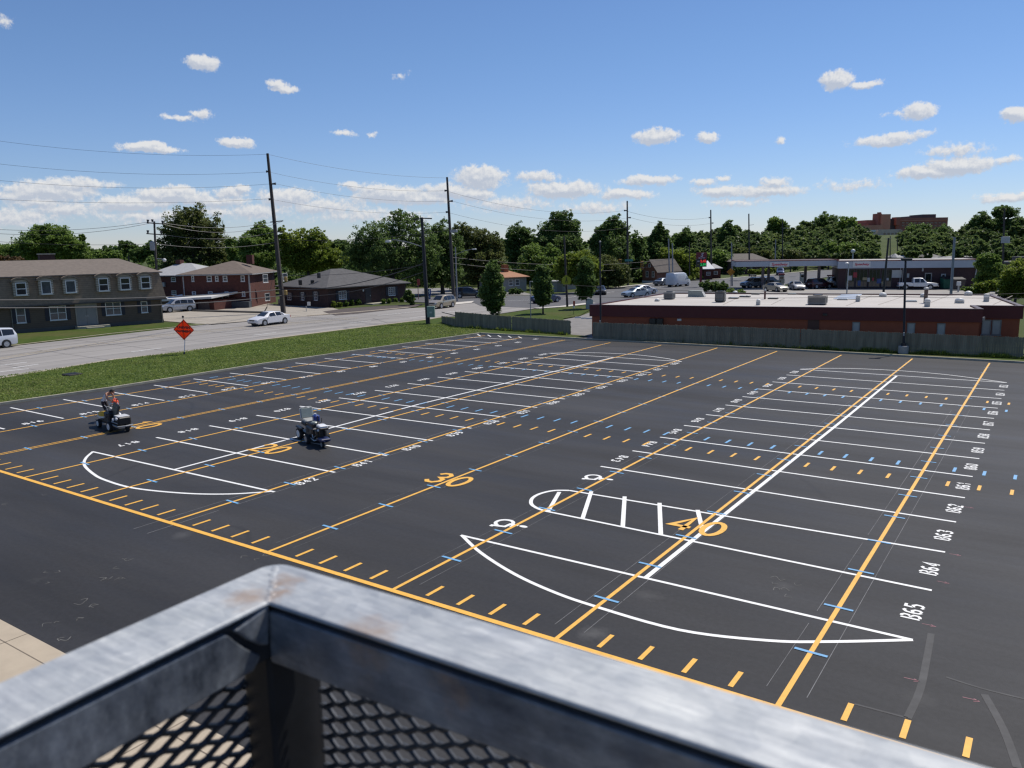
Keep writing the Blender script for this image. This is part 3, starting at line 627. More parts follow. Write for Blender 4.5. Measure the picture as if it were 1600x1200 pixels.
# ------------------------------------------------------------------ ride-on striping machines
M_YEL = mat('machine_yellow', (0.70,0.42,0.03), 0.35, var=0.05, coat=0.3); M_WHT = mat('machine_white', (0.75,0.75,0.74), 0.35, var=0.04, coat=0.3)
M_BLU = mat('machine_blue', (0.010,0.035,0.20), 0.35, var=0.08, coat=0.3); M_GRY = mat('grey_vinyl', (0.30,0.31,0.30), 0.6, var=0.1)
M_LAMP = mat('lamp_lens', (0.75,0.76,0.78), 0.1, var=0.0)
M_RED = mat('orange_red_plastic', (0.72,0.09,0.025), 0.4, var=0.1)
def wheel(parent, x, y, r, w, rimm, name='wheel'):
    s = 1 if y > 0 else -1
    t = LB(); t.lathe([(r*0.6,-w/2),(r*0.94,-w/2),(r,-w*0.3),(r,w*0.3),(r*0.94,w/2),(r*0.6,w/2)], (x,y,r), 'y', 20)
    o = t.build(name, RUBBER, parent)
    k = LB(); k.lathe([(r*0.64,0.3*w),(r*0.66,w*0.54),(r*0.58,w*0.56),(r*0.5,w*0.515),(r*0.2,w*0.52),(r*0.14,w*0.57),(0.01,w*0.57)] if s > 0 else [(0.01,-w*0.57),(r*0.14,-w*0.57),(r*0.2,-w*0.52),(r*0.5,-w*0.515),(r*0.58,-w*0.56),(r*0.66,-w*0.54),(r*0.64,-0.3*w)], (x,y,r), 'y', 18)
    k.build('rim', rimm, o); return o
def striper_a():
    t = thing('striping_machine', 'black ride-on line striper with yellow and white rear cover and raised hood', 'striping machine', (-28.0,6.42,0), R(-9))
    b = LB(); b.box(-0.95,0.92,-0.27,-0.21,0.24,0.32).box(-0.95,0.92,0.21,0.27,0.24,0.32).box(-0.95,-0.88,-0.21,0.21,0.24,0.32).box(0.86,0.92,-0.21,0.21,0.24,0.32).box(-0.3,-0.22,-0.21,0.21,0.24,0.32).box(-0.60,0.62,-0.30,0.30,0.32,0.37)
    b.build('frame', BLACK, t, bevel=0.008)
    for x, y, r in ((-0.72,-0.33,0.17), (-0.72,0.33,0.17), (0.45,-0.36,0.205), (0.45,0.36,0.205)): wheel(t, x, y, r, 0.13, M_WHT if y < 0 else GALV)
    wheel(t, 1.0, 0.12, 0.14, 0.09, GALV, 'caster')
    # rear cover: a rounded tongue, white with a yellow middle
    def tongue(w, z, x0, x1, n=10): return [(x0+(x1-x0)*i/n, w*math.sin(math.pi*min(1, 0.18+0.62*i/n))**0.6, z+0.14*math.sin(math.pi*0.5*i/n)) for i in range(n+1)]
    for nm, w, dz, x0, x1, mm, lo in (('rear_cover', 0.30, 0.56, -1.12, -0.36, M_WHT, 0.42), ('cover_panel', 0.312, 0.575, -0.98, -0.36, M_YEL, 0.50)):
        P = tongue(w, dz, x0, x1); c = LB(); n = len(P)
        vs = [(x, y, z) for x, y, z in P]+[(x, -y, z) for x, y, z in P]+[(x, y*1.05, lo) for x, y, z in P]+[(x, -y*1.05, lo) for x, y, z in P]
        fs = [(i, i+1, n+i+1, n+i) for i in range(n-1)]+[(2*n+i, 2*n+i+1, i+1, i) for i in range(n-1)]+[(n+i, n+i+1, 3*n+i+1, 3*n+i) for i in range(n-1)]+[(0, n, 3*n, 2*n), (n-1, 2*n+n-1, 3*n+n-1, n+n-1)]
        c.add(vs, fs); c.build(nm, mm, t)
    s = LB(); s.tube([(-1.15,-0.28,0.40),(-1.25,-0.28,0.50),(-1.25,0.28,0.50),(-1.15,0.28,0.40)], 0.02, 6).tube([(-1.12,-0.30,0.26),(-0.60,-0.34,0.24)], 0.018, 6); s.build('rear_bar', BLACK, t)
    e = LB(); e.cbox(-0.34,0.16,-0.26,0.26,0.37,0.72,0.04).lathe([(0.10,-0.28),(0.13,-0.22),(0.13,0.0)], (-0.08,0,0.58), 'y', 14).box(-0.28,0.1,-0.2,0.2,0.72,0.80); e.build('engine', mat('engine_grey', (0.05,0.05,0.055), 0.4, metal=0.5, var=0.3, scale=8), t)
    e = LB(); e.lathe([(0.01,-0.30),(0.05,-0.30),(0.05,-0.24)], (-0.17,0,0.52), 'y', 12); e.build('pull_start', STEEL, t); e = LB(); e.tube([(-0.2,-0.1,0.8),(-0.1,-0.05,1.02),(0.06,0.0,1.08)], 0.03, 8); e.build('exhaust_pipe', STEEL, t)
    h = LB(Matrix.Translation((0.34,-0.02,0.84)) @ Matrix.Rotation(R(-14), 4, 'X') @ Matrix.Rotation(R(8), 4, 'Y')); h.cbox(-0.30,0.30,-0.035,0.035,-0.28,0.28,0.02).box(-0.24,0.24,-0.045,-0.036,-0.22,0.22); h.build('raised_hood', BLACK, t, bevel=0.01)
    k = LB(); k.cbox(0.58,1.12,-0.27,0.27,0.36,0.66,0.05); bx = k.build('front_box', BLACK, t, bevel=0.01)
    k = LB(); k.cbox(0.62,1.08,-0.23,0.23,0.662,0.69,0.015); k.build('lid', mat('pale_lid', (0.50,0.51,0.52), 0.5, var=0.1), bx)
    for x, z in ((0.70,0.52), (1.02,0.60)):
        l = LB(); l.lathe([(0.01,-0.335),(0.05,-0.33),(0.07,-0.30),(0.05,-0.26)], (x,0,z), 'y', 14); l.build('headlight', M_LAMP, t)
    l = LB(); l.tube([(0.50,-0.30,0.30),(1.12,-0.30,0.28),(1.18,0,0.28),(1.12,0.30,0.28)], 0.03, 8).tube([(0.62,-0.33,0.44),(1.1,-0.31,0.42)], 0.02, 6); l.build('bumper', GALV, t)
    l = LB(); l.tube([(0.06,-0.2,0.7),(0.0,-0.24,0.96),(-0.12,-0.27,1.02)], 0.016, 6).tube([(0.06,0.2,0.7),(0.0,0.24,1.0),(-0.12,0.27,1.06)], 0.016, 6).tube([(0.0,-0.24,0.96),(0.0,0.24,1.0)], 0.014, 6); l.build('handlebar', GALV, t)
    l = LB(); l.lathe([(0.10,0.37),(0.12,0.40),(0.12,0.62),(0.08,0.68),(0.05,0.70)], (0.28,0.12,0), 'z', 14); l.build('paint_tank', STEEL, t)
    t.scale = (1.2,1.1,1.1)
    return t
striper_a()
def striper_b():
    t = thing('striping_machine', 'dark blue ride-on line striper with grey mesh seat and a blue jug', 'striping machine', (-17.72,9.50,0), R(-24))
    b = LB(); b.box(-0.98,0.75,-0.30,-0.24,0.26,0.34).box(-0.98,0.75,0.24,0.30,0.26,0.34).box(-0.98,-0.9,-0.24,0.24,0.26,0.34).box(0.67,0.75,-0.24,0.24,0.26,0.34).box(-0.9,0.5,-0.30,0.30,0.34,0.39).tube([(0.7,0,0.3),(1.0,0,0.42)], 0.04, 6)
    b.build('frame', BLACK, t, bevel=0.008)
    for x, y, r in ((-0.72,-0.40,0.27), (-0.72,0.40,0.27), (0.12,-0.40,0.22), (0.12,0.40,0.22)): wheel(t, x, y, r, 0.16, M_WHT if x < 0 else GALV)
    wheel(t, 0.98, -0.12, 0.15, 0.09, GALV, 'caster')
    [LB().cbox(-1.02,-0.40,y0,y0+0.18,0.54,0.62,0.03).build('fender', BLACK, t, bevel=0.01) for y0 in (-0.48,0.30)]
    s = LB(); s.cbox(-0.86,-0.38,-0.25,0.25,0.86,0.98,0.05); se = s.build('seat', M_GRY, t, smooth=False, bevel=0.02)
    s = LB(); s.cbox(-0.88,-0.36,-0.27,0.27,0.70,0.86,0.04); s.build('seat_box', BLACK, t)
    s = LB(Matrix.Translation((-0.84,0,0.98)) @ Matrix.Rotation(R(-10), 4, 'Y')); s.cbox(-0.03,0.03,-0.25,0.25,0.02,0.48,0.02); bk = s.build('backrest', mat('grey_mesh', (0.28,0.32,0.29), 0.7, var=0.15, scale=30), t, bevel=0.01)
    s = LB(Matrix.Translation((-0.84,0,0.98)) @ Matrix.Rotation(R(-10), 4, 'Y')); s.tube([(0,-0.27,-0.02),(0,-0.27,0.46),(0,-0.2,0.52),(0,0.2,0.52),(0,0.27,0.46),(0,0.27,-0.02)], 0.018, 8); s.build('seat_frame', WHITEM, t)
    j = LB(); j.cbox(-0.26,0.02,-0.02,0.24,0.98,1.28,0.05); jo = j.build('jug', M_BLU, t, bevel=0.02)
    j = LB(); j.lathe([(0.04,1.28),(0.045,1.33),(0.03,1.34)], (-0.18,0.1,0), 'z', 10).tube([(-0.05,0.1,1.28),(-0.06,0.1,1.36),(-0.14,0.1,1.36)], 0.015, 6); j.build('jug_cap', M_WHT, jo)
    e = LB(); e.cbox(-0.34,0.40,-0.30,0.30,0.39,0.78,0.05).cbox(-0.28,0.30,-0.24,0.26,0.78,0.98,0.05).lathe([(0.05,-0.34),(0.12,-0.32),(0.12,-0.2)], (-0.1,0,0.6), 'y', 12); e.build('engine', MATS['engine_grey'], t)
    e = LB(); e.cbox(0.40,0.72,-0.22,0.22,0.40,0.76,0.05); e.build('pump_housing', BLACK, t, bevel=0.02)
    e = LB(); e.tube([(0.3,0.0,0.78),(0.32,0.0,1.30)], 0.016, 6).tube([(0.24,0.18,0.9),(0.26,0.2,1.2)], 0.014, 6).ball((0.32,0,1.32), 0.03, 6); e.build('control_lever', BLACK, t)
    e = LB(); e.cbox(0.56,0.94,-0.17,0.17,0.92,1.02,0.03); e.build('front_tray', M_WHT, t)
    e = LB(); e.cbox(0.52,0.98,-0.19,0.19,0.82,0.92,0.02).tube([(0.75,-0.1,0.82),(0.75,-0.1,0.4)], 0.03, 6).tube([(0.75,0.1,0.82),(0.75,0.1,0.4)], 0.03, 6); e.build('tray_stand', BLACK, t)
    e = LB(); e.lathe([(0.01,-0.24),(0.05,-0.23),(0.06,-0.19)], (0.84,0,0.80), 'y', 12); e.build('headlight', M_LAMP, t)
    e = LB(); e.cbox(0.80,1.20,-0.26,0.16,0.34,0.46,0.03).box(1.16,1.42,-0.2,-0.17,0.40,0.43); e.build('spray_arm', mat('machine_navy', (0.010,0.018,0.07), 0.4, var=0.1), t)
    e = LB(); e.tube([(0.3,-0.34,0.32),(0.72,-0.33,0.28),(0.86,-0.28,0.36)], 0.025, 6).tube([(0.42,-0.3,0.5),(0.6,-0.33,0.38),(0.78,-0.3,0.55)], 0.018, 6); e.build('spray_hose', STEEL, t)
    e = LB(); e.lathe([(0.12,0.79),(0.14,0.82),(0.14,1.0),(0.10,1.04)], (0.16,-0.08,0), 'z', 14); e.build('paint_tank', mat('tank_grey', (0.20,0.23,0.22), 0.4, var=0.1), t)
    t.scale = (1.25,1.02,0.88)
    return t
striper_b()

# ------------------------------------------------------------------ the worker bending over the machine
def person():
    t = thing('person', 'person in white tank top and dark trousers bending forward over the yellow and black striper', 'person', (-30.0,7.25,0), R(18))
    V, E, rad = [], [], []
    def j(p, r, par=None):
        V.append(p); rad.append(r); k = len(V)-1
        if par is not None: E.append((par, k))
        return k
    pel = j((-0.20,0,0.97), (0.135,0.10)); sp = j((-0.10,0,1.14), (0.125,0.10), pel); ch = j((0.08,0,1.30), (0.15,0.115), sp); nk0 = j((0.22,0,1.39), (0.075,0.07), ch)
    nk = j((0.28,0,1.42), (0.052,0.052), nk0); hd = j((0.36,0,1.455), (0.080,0.088), nk); hd2 = j((0.44,0,1.46), (0.078,0.09), hd); fc = j((0.49,0,1.40), (0.05,0.05), hd2); ns = j((0.525,0,1.415), (0.014,0.014), fc)
    for s in (1, -1):
        hp = j((-0.19,0.095*s,0.93), (0.092,0.092), pel); kn = j((0.0,0.105*s,0.51), (0.062,0.062), hp); cf = j((-0.045,0.108*s,0.34), (0.055,0.055), kn); an = j((-0.05,0.11*s,0.10), (0.038,0.038), cf); ft = j((0.02,0.115*s,0.05), (0.042,0.036), an); to = j((0.14,0.125*s,0.035), (0.032,0.025), ft)
        sh = j((0.155,0.16*s,1.37), (0.058,0.058), ch); ua = j((0.22,0.205*s,1.25), (0.046,0.046), sh); eb = j((0.25,0.215*s,1.12), (0.038,0.038), ua); fa = j((0.33,0.18*s,1.06), (0.035,0.035), eb); wr = j((0.41,0.145*s,1.03), (0.024,0.027), fa); pm = j((0.455,0.135*s,1.015), (0.017,0.034), wr)
        for q, (dy, L) in enumerate(((0.028,0.062), (0.010,0.072), (-0.008,0.068), (-0.026,0.054))):
            k1 = j((0.485,0.135*s+dy*0.3*s,1.015+dy), (0.009,0.009), pm); k2 = j((0.485+L*0.5,0.125*s,1.01+dy*1.05), (0.0085,0.0085), k1); j((0.485+L*0.75,0.105*s,1.0+dy), (0.0075,0.0075), k2)
        th = j((0.45,0.115*s,1.045), (0.010,0.010), pm); j((0.475,0.10*s,1.06), (0.009,0.009), th)
    me = bpy.data.meshes.new('person_body'); me.from_pydata(V, E, []); o = bpy.data.objects.new('person_src', me); COL.objects.link(o)
    sk = o.modifiers.new('skin', 'SKIN'); sk.use_smooth_shade = True; sk.branch_smoothing = 0.4
    for i, r in enumerate(rad): me.skin_vertices[0].data[i].radius = r
    me.skin_vertices[0].data[0].use_root = True
    ss = o.modifiers.new('sub', 'SUBSURF'); ss.levels = ss.render_levels = 2
    dg = bpy.context.evaluated_depsgraph_get(); me2 = bpy.data.meshes.new_from_object(o.evaluated_get(dg)); bpy.data.objects.remove(o)
    me2.name = 'body'; me2.materials.clear()
    for m_ in (mat('skin', (0.34,0.17,0.11), 0.6, var=0.05), mat('tank_top', (0.66,0.67,0.70), 0.85, var=0.08, scale=8), mat('dark_trousers', (0.032,0.024,0.028), 0.9, var=0.15), mat('dark_shoes', (0.02,0.02,0.02), 0.7)): me2.materials.append(m_)
    for p in me2.polygons:
        c = p.center
        along = (c.x+0.20)*0.65+(c.z-0.97)*0.76          # up the bent torso
        if c.z < 0.085: k = 3
        elif c.z < 0.99 and c.x < 0.22 and along < 0.05: k = 2
        elif c.x < 0.25 and along < 0.47 and abs(c.y) < 0.165 and c.z > 0.95 and not (c.z < 1.2 and c.x > 0.16): k = 1
        else: k = 0
        p.material_index = k; p.use_smooth = True
    b = bpy.data.objects.new('body', me2); COL.objects.link(b); b.parent = t
    h = LB(); h.ball((0.405,0,1.495), 0.102, 10, squash=(1.05,0.95,0.80)); h.ball((0.33,0,1.47), 0.085, 8, squash=(0.9,1.0,0.95)); h.build('hair', mat('dark_hair', (0.018,0.014,0.012), 0.7, var=0.2), t, smooth=True)
    for s in (1, -1):
        LB().ball((0.505,0.032*s,1.435), 0.011, 6).build('eye', BLACK, t)
        LB().ball((0.41,0.088*s,1.44), 0.026, 6, squash=(0.8,0.45,1.2)).build('ear', MATS['skin'], t)
    LB().box(0.512,0.520,-0.022,0.022,1.372,1.379).build('mouth', mat('lip', (0.25,0.09,0.07), 0.6, var=0), t)
    # the container in the hands
    M0 = t.matrix_basis; p0 = M0 @ Vector((0.50,0,0.90))
    c = thing('fuel_can', 'round orange-red plastic can held out by the person in the tank top', 'fuel can', p0, R(18))
    q = LB(); q.lathe([(0.10,-0.15),(0.145,-0.13),(0.155,-0.05),(0.155,0.06),(0.13,0.12),(0.06,0.15)], (0,0,0), 'z', 18); q.build('can_body', M_RED, c, smooth=False, bevel=0.01)
    q = LB(); q.tube([(0,-0.115,0.09),(0,-0.12,0.17),(0,-0.06,0.20),(0,0.06,0.20),(0,0.12,0.17),(0,0.115,0.09)], 0.016, 8); q.build('handle', M_RED, c)
    q = LB(); q.tube([(0.05,0,0.12),(0.13,0,0.17),(0.20,0,0.18)], [0.028,0.02,0.014], 8); q.build('spout', BLACK, c)
person()
# ------------------------------------------------------------------ vehicles
CARS = {}
def carpaint(name, col, metal=0.35): return mat('paint_'+name, col, 0.3, metal=metal, var=0.02, coat=0.9)
TAIL = mat('tail_lamp', (0.45,0.02,0.02), 0.2, var=0); HEADL = mat('head_lamp', (0.65,0.67,0.70), 0.12, var=0)
ALLOY = mat('alloy_rim', (0.42,0.43,0.45), 0.35, metal=0.6, var=0.05); TRIM = mat('dark_trim', (0.02,0.02,0.022), 0.5, var=0.1)
PLATE = mat('number_plate', (0.6,0.6,0.6), 0.5, var=0)
# stations: x, z_low, z_belt, z_top, half width low, half width belt, half width top
ST = {
'sedan': [(-2.42,.46,.80,.82,.70,.74,.60),(-2.36,.30,.93,.96,.80,.84,.66),(-1.75,.22,.99,1.05,.88,.89,.70),(-1.10,.20,.99,1.40,.90,.90,.58),(-.25,.19,.96,1.46,.91,.91,.60),(.40,.19,.94,1.42,.91,.91,.60),(1.20,.20,.91,.99,.90,.90,.72),(2.0,.22,.80,.85,.87,.86,.68),(2.34,.28,.66,.71,.80,.80,.6),(2.43,.42,.58,.60,.66,.68,.5)],
'suv': [(-2.30,.50,.95,.97,.72,.80,.66),(-2.24,.34,1.08,1.14,.84,.88,.72),(-2.02,.28,1.10,1.66,.88,.90,.64),(-1.2,.25,1.07,1.74,.92,.92,.66),(-.2,.25,1.04,1.76,.93,.93,.67),(.35,.25,1.03,1.70,.93,.93,.66),(1.10,.26,1.02,1.12,.92,.92,.74),(1.95,.28,.96,1.00,.89,.88,.70),(2.26,.34,.80,.84,.82,.82,.62),(2.34,.46,.66,.68,.70,.70,.5)],
'minivan': [(-2.55,.48,.96,.98,.78,.86,.70),(-2.50,.30,1.10,1.20,.90,.95,.78),(-2.30,.24,1.10,1.66,.94,.97,.70),(-1.3,.22,1.07,1.74,.98,.98,.72),(-.1,.22,1.03,1.76,.99,.99,.73),(.75,.22,1.0,1.66,.99,.99,.72),(1.75,.23,.98,1.06,.96,.96,.80),(2.25,.26,.90,.94,.92,.90,.70),(2.52,.32,.72,.76,.84,.84,.6),(2.60,.46,.62,.64,.7,.7,.5)],
'van': [(-2.95,.50,1.3,2.50,.92,.97,.86),(-2.90,.40,1.3,2.58,.96,1.0,.88),(-1.4,.32,1.3,2.64,.99,1.01,.90),(.6,.32,1.3,2.62,.99,1.01,.90),(1.30,.32,1.28,2.40,.99,1.01,.84),(2.05,.33,1.24,1.40,.98,.99,.86),(2.65,.36,1.08,1.14,.92,.92,.78),(2.90,.44,.86,.90,.82,.82,.66),(2.97,.56,.70,.72,.7,.7,.5)],
}
ST['hatch'] = [(x*0.9, a, b, c, d, e, f) for x, a, b, c, d, e, f in ST['suv']]
ST['hatch'] = [(x, a, b*0.97, c*0.92, d, e, f) for x, a, b, c, d, e, f in ST['hatch']]
GL = None
GLASSZ = {'sedan': (1,5), 'suv': (1,5), 'hatch': (1,5), 'minivan': (1,5), 'van': (3,4)}
def lofted(st, sc):
    rows = []
    for x, zl, zb, zt, wl, wb, wt in st:
        zm = zl+(zb-zl)*0.5; crown = 0.03
        half = [(0,zl), (wl*0.9,zl), (wl,zl+0.07), (max(wl,wb)*1.005,zm), (wb,zb), (wt+(wb-wt)*0.10,zb+(zt-zb)*0.88), (wt*0.86,zt), (0,zt+crown*min(1,(zt-zb)*3+0.4))]
        rows.append([(x,y,z) for y, z in half]+[(x,-y,z) for y, z in half[-2:0:-1]])
    return rows
def car(kind, label, cat, paint, pos, heading, group=None, name=None, far_=False, scale=1.0, lights=True):
    t = thing(name or {'sedan':'car','hatch':'car','suv':'suv','minivan':'minivan','van':'cargo_van'}[kind], label, cat, pos, heading, group)
    st = [tuple(v*(scale if i in (0,) else 1) for i, v in enumerate(s)) for s in ST[kind]]; rows = lofted(st, scale); n = len(rows[0]); b = LB()
    vs = [p for r in rows for p in r]; fs = []; k = len(rows); nh = 7
    for i in range(k-1):
        for j in range(n): fs.append((i*n+j, i*n+(j+1)%n, (i+1)*n+(j+1)%n, (i+1)*n+j))
    fs += [tuple(range(n-1,-1,-1)), tuple(range((k-1)*n, k*n))]
    b.add(vs, fs)
    bo = b.build('body', paint, t, smooth=True)
    try: bo.data.set_sharp_from_angle(angle=R(32))
    except Exception: pass
    # glass follows the pillars between the belt line and the roof
    g0, g1 = GLASSZ[kind]
    def quadpatch(nm, P, off, m, ins=0.06):
        P = [Vector(p) for p in P]; c = sum(P, Vector())/len(P); nn = (P[1]-P[0]).cross(P[-1]-P[0]).normalized()
        if nn.dot(c-Vector((0,0,0.9))) < 0: nn = -nn
        Q = [p+(c-p).normalized()*min(ins, (c-p).length*0.3) for p in P]
        A = [tuple(p+nn*off) for p in Q]; B = [tuple(p-nn*0.01) for p in Q]; q = LB(); L = len(A)
        q.add(A+B, [tuple(range(L)), tuple(range(2*L-1,L-1,-1))]+[(i, L+i, L+(i+1)%L, (i+1)%L) for i in range(L)]); return q.build(nm, m, t)
    for s in (0, 1):
        pick = (lambda i, j: rows[i][j]) if s == 0 else (lambda i, j: (rows[i][j][0], -rows[i][j][1], rows[i][j][2]))
        if kind == 'van': quadpatch('side_window', [pick(3,4), pick(4,4), pick(5,4), pick(4,5)][:3]+[tuple((Vector(pick(4,5))*0.72+Vector(pick(4,4))*0.28))], 0.012, GLASS, 0.05); continue
        mids = [2,3,4] if kind != 'sedan' else [3,4]
        ends_ = []
        for i in range(len(mids)-1): ends_.append([pick(mids[i],4), pick(mids[i+1],4), pick(mids[i+1],5), pick(mids[i],5)])
        f0, f1, f2 = 4, 5, 6
        ends_.append([pick(f0,4), tuple(Vector(pick(f1,4)).lerp(Vector(pick(f2,4)), 0.66)), tuple(Vector(pick(f1,5)).lerp(Vector(pick(f2,5)), 0.10)), pick(f0,5)])
        if kind == 'sedan': ends_.insert(0, [tuple(Vector(pick(3,4)).lerp(Vector(pick(2,4)), 0.55)), pick(3,4), pick(3,5), tuple(Vector(pick(3,5)).lerp(Vector(pick(2,5)), 0.10))])
        for P in ends_: quadpatch('side_window', P, 0.012, GLASS, 0.045)
    def cross(i0, i1, m, nm, lo=0.06, hi=0.95):
        a, b2 = rows[i0], rows[i1]; L0 = [a[6], b2[6]]; R0 = [(p[0],-p[1],p[2]) for p in L0]
        P = [Vector(L0[0]).lerp(Vector(L0[1]), lo), Vector(L0[0]).lerp(Vector(L0[1]), hi), Vector(R0[0]).lerp(Vector(R0[1]), hi), Vector(R0[0]).lerp(Vector(R0[1]), lo)]
        quadpatch(nm, [tuple(p) for p in P], 0.035, m, 0.04)
    if kind == 'van': cross(4, 5, GLASS, 'windscreen'); 
    elif kind == 'sedan': cross(5, 6, GLASS, 'windscreen'); cross(2, 3, GLASS, 'rear_window')
    else: cross(5, 6, GLASS, 'windscreen'); cross(1, 2, GLASS, 'rear_window', 0.1, 0.9)
    xf, xr = st[-1][0], st[0][0]; r = {'sedan':.33,'hatch':.33,'suv':.37,'minivan':.34,'van':.36}[kind]; w = st[4][4]
    for x in (xf*0.58, xr*0.60):
        for s in (1, -1):
            a = LB(); a.lathe([(r*1.17,w*0.55*s),(r*1.17,(w+0.006)*s)] if s > 0 else [(r*1.17,(w+0.006)*s),(r*1.17,w*0.55*s)], (x,0,r+0.01), 'y', 20); a.build('wheel_arch', TRIM, t)
            wheel(t, x, s*(w-0.075), r, 0.20, ALLOY)
    i = 1 if lights else 1
    zl = st[-2][2]
    for s in (1, -1):
        q = LB(); q.cbox(xf-0.20, xf-0.045, s*0.60-0.13, s*0.60+0.13, zl-0.05, zl+0.05, 0.02); q.build('headlight', HEADL, t)
        zb = st[1][2]; q = LB(); q.cbox(xr+0.03, xr+0.16, s*0.72-0.11, s*0.72+0.13, zb-0.24, zb-0.02, 0.02); q.build('tail_light', TAIL, t)
        q = LB(); x6 = st[6 if kind != 'van' else 5][0]-0.35; q.cbox(x6-0.06, x6+0.06, s*(w+0.08)-0.08, s*(w+0.08)+0.08, st[6][2]+0.02, st[6][2]+0.15, 0.02); q.build('mirror', paint, t)
    q = LB(); q.cbox(xf-0.10, xf+0.004, -0.42, 0.42, zl-0.10, zl+0.04, 0.02); q.build('grille', TRIM, t)
    q = LB(); q.cbox(xf-0.16, xf-0.01, -0.6, 0.6, st[-1][1]-0.10, st[-1][1]-0.01, 0.02); q.build('lower_grille', TRIM, t)
    q = LB(); q.box(xr-0.012, xr+0.05, -0.16, 0.16, st[0][2]-0.20, st[0][2]-0.08); q.build('number_plate', PLATE, t)
    q = LB()
    for s in (1, -1): q.box(xr*0.36, xf*0.34, s*w*1.0-0.012, s*w*1.0+0.012, st[4][1]+0.01, st[4][1]+0.09)
    q.build('sill', TRIM, t)
    return t
def pickup(label, paint, pos, heading):
    t = thing('pickup_truck', label, 'pickup truck', pos, heading)
    b = LB()
    b.cbox(-2.85,-0.75,-0.95,0.95,0.55,0.72,0.03).box(-2.85,-0.75,-0.95,-0.86,0.72,1.08).box(-2.85,-0.75,0.86,0.95,0.72,1.08).box(-2.85,-2.77,-0.86,0.86,0.72,1.08).box(-0.83,-0.75,-0.86,0.86,0.72,1.08)
    b.build('bed', paint, t, bevel=0.02)
    st = [(-.74,.50,1.10,1.80,.94,.95,.72),(-.66,.46,1.10,1.86,.95,.96,.74),(.2,.45,1.09,1.90,.96,.96,.75),(.62,.45,1.09,1.84,.96,.96,.74),(1.25,.46,1.09,1.20,.95,.95,.80),(2.3,.48,1.04,1.09,.93,.92,.78),(2.72,.52,.98,1.02,.90,.90,.74),(2.86,.56,.84,.86,.84,.84,.66)]
    rows = lofted(st, 1); n = len(rows[0]); k = len(rows)
    c = LB(); c.add([p for r in rows for p in r], [(i*n+j, i*n+(j+1)%n, (i+1)*n+(j+1)%n, (i+1)*n+j) for i in range(k-1) for j in range(n)]+[tuple(range(n-1,-1,-1)), tuple(range((k-1)*n, k*n))]); c.build('cab', paint, t)
    for s in (1, -1):
        for (x0, x1, x2) in ((-0.58,0.16,0.14), (0.26,0.98,0.60)):
            q = LB(); y0, y1 = s*0.955, s*0.80
            P = [(x0,y0,1.13),(x1,y0,1.13),(x2,y1+0.0*s,1.74),(x0+0.02,y1,1.74)]; Q = [(p[0],p[1]+0.014*s,p[2]+0.004) for p in P]
            q.add(P+Q, [(0,1,2,3),(7,6,5,4)]+[(i,(i+1)%4,4+(i+1)%4,4+i) for i in range(4)]); q.build('side_window', GLASS, t)
        q = LB(); q.cbox(2.70,2.90,s*0.70-0.13,s*0.70+0.13,0.80,0.96,0.02); q.build('headlight', HEADL, t)
        q = LB(); q.cbox(-2.88,-2.80,s*0.88-0.06,s*0.88+0.06,0.78,1.04,0.015); q.build('tail_light', TAIL, t)
        for x in (1.75,-1.85):
            a = LB(); a.lathe([(0.46,0.5*s),(0.46,0.962*s)] if s > 0 else [(0.46,0.962*s),(0.46,0.5*s)], (x,0,0.42), 'y', 20); a.build('wheel_arch', TRIM, t); wheel(t, x, s*0.885, 0.39, 0.24, ALLOY)
    q = LB(); q.add([(0.66,-0.66,1.80),(0.66,0.66,1.80),(1.22,0.74,1.22),(1.22,-0.74,1.22),(0.69,-0.66,1.83),(0.69,0.66,1.83),(1.25,0.74,1.25),(1.25,-0.74,1.25)], [(0,1,2,3),(7,6,5,4),(0,4,5,1),(1,5,6,2),(2,6,7,3),(3,7,4,0)]); q.build('windscreen', GLASS, t)
    q = LB(); q.cbox(2.80,2.92,-0.5,0.5,0.72,0.94,0.02); q.build('grille', TRIM, t)
    q = LB(); q.cbox(2.84,3.0,-0.9,0.9,0.46,0.62,0.03).cbox(-3.0,-2.86,-0.9,0.9,0.48,0.62,0.03); q.build('bumper', GALV, t)
    return t
def face_px(a, b):      # heading that runs on the ground from pixel a to pixel b
    d = G(*b)-G(*a); return math.atan2(d.y, d.x)
P_WHITE = carpaint('white', (0.72,0.72,0.73), 0.0); P_SILV = carpaint('silver', (0.42,0.43,0.45)); P_TAN = carpaint('tan', (0.40,0.34,0.24)); P_BLK = carpaint('black', (0.012,0.012,0.014)); P_NAVY = carpaint('navy', (0.025,0.045,0.12)); P_GREY = carpaint('grey', (0.17,0.19,0.21)); P_PGREEN = carpaint('pale_green', (0.42,0.50,0.44)); P_LBLUE = carpaint('ice_blue', (0.35,0.42,0.48)); P_BEIGE = carpaint('beige', (0.40,0.37,0.30)); P_MAROON = carpaint('maroon', (0.06,0.012,0.016))
def gp(u, v, z=0.02): p = G(u, v); return (p.x, p.y, z)
p = G(3, 543); car('minivan', 'silver-white minivan with a red tail light on the street, cut off at the left edge', 'minivan', carpaint('van_silver', (0.62,0.64,0.67), 0.1), (p.x-0.3, p.y-1.40, 0.0), R(-91), scale=1.0)
p = G(421, 507); car('sedan', 'white four-door sedan driving on the pale street past the tall leaning pole', 'car', P_WHITE, (p.x, p.y, 0.0), R(-87))
p = G(277, 487); car('suv', 'silver SUV parked beside the dark shingled apartment house', 'suv', P_SILV, (p.x, p.y, 0.0), R(-100))
p = G(690, 481); car('suv', 'tan SUV on the street behind the pole with the green box', 'suv', P_TAN, (p.x, p.y, 0.0), R(-85))
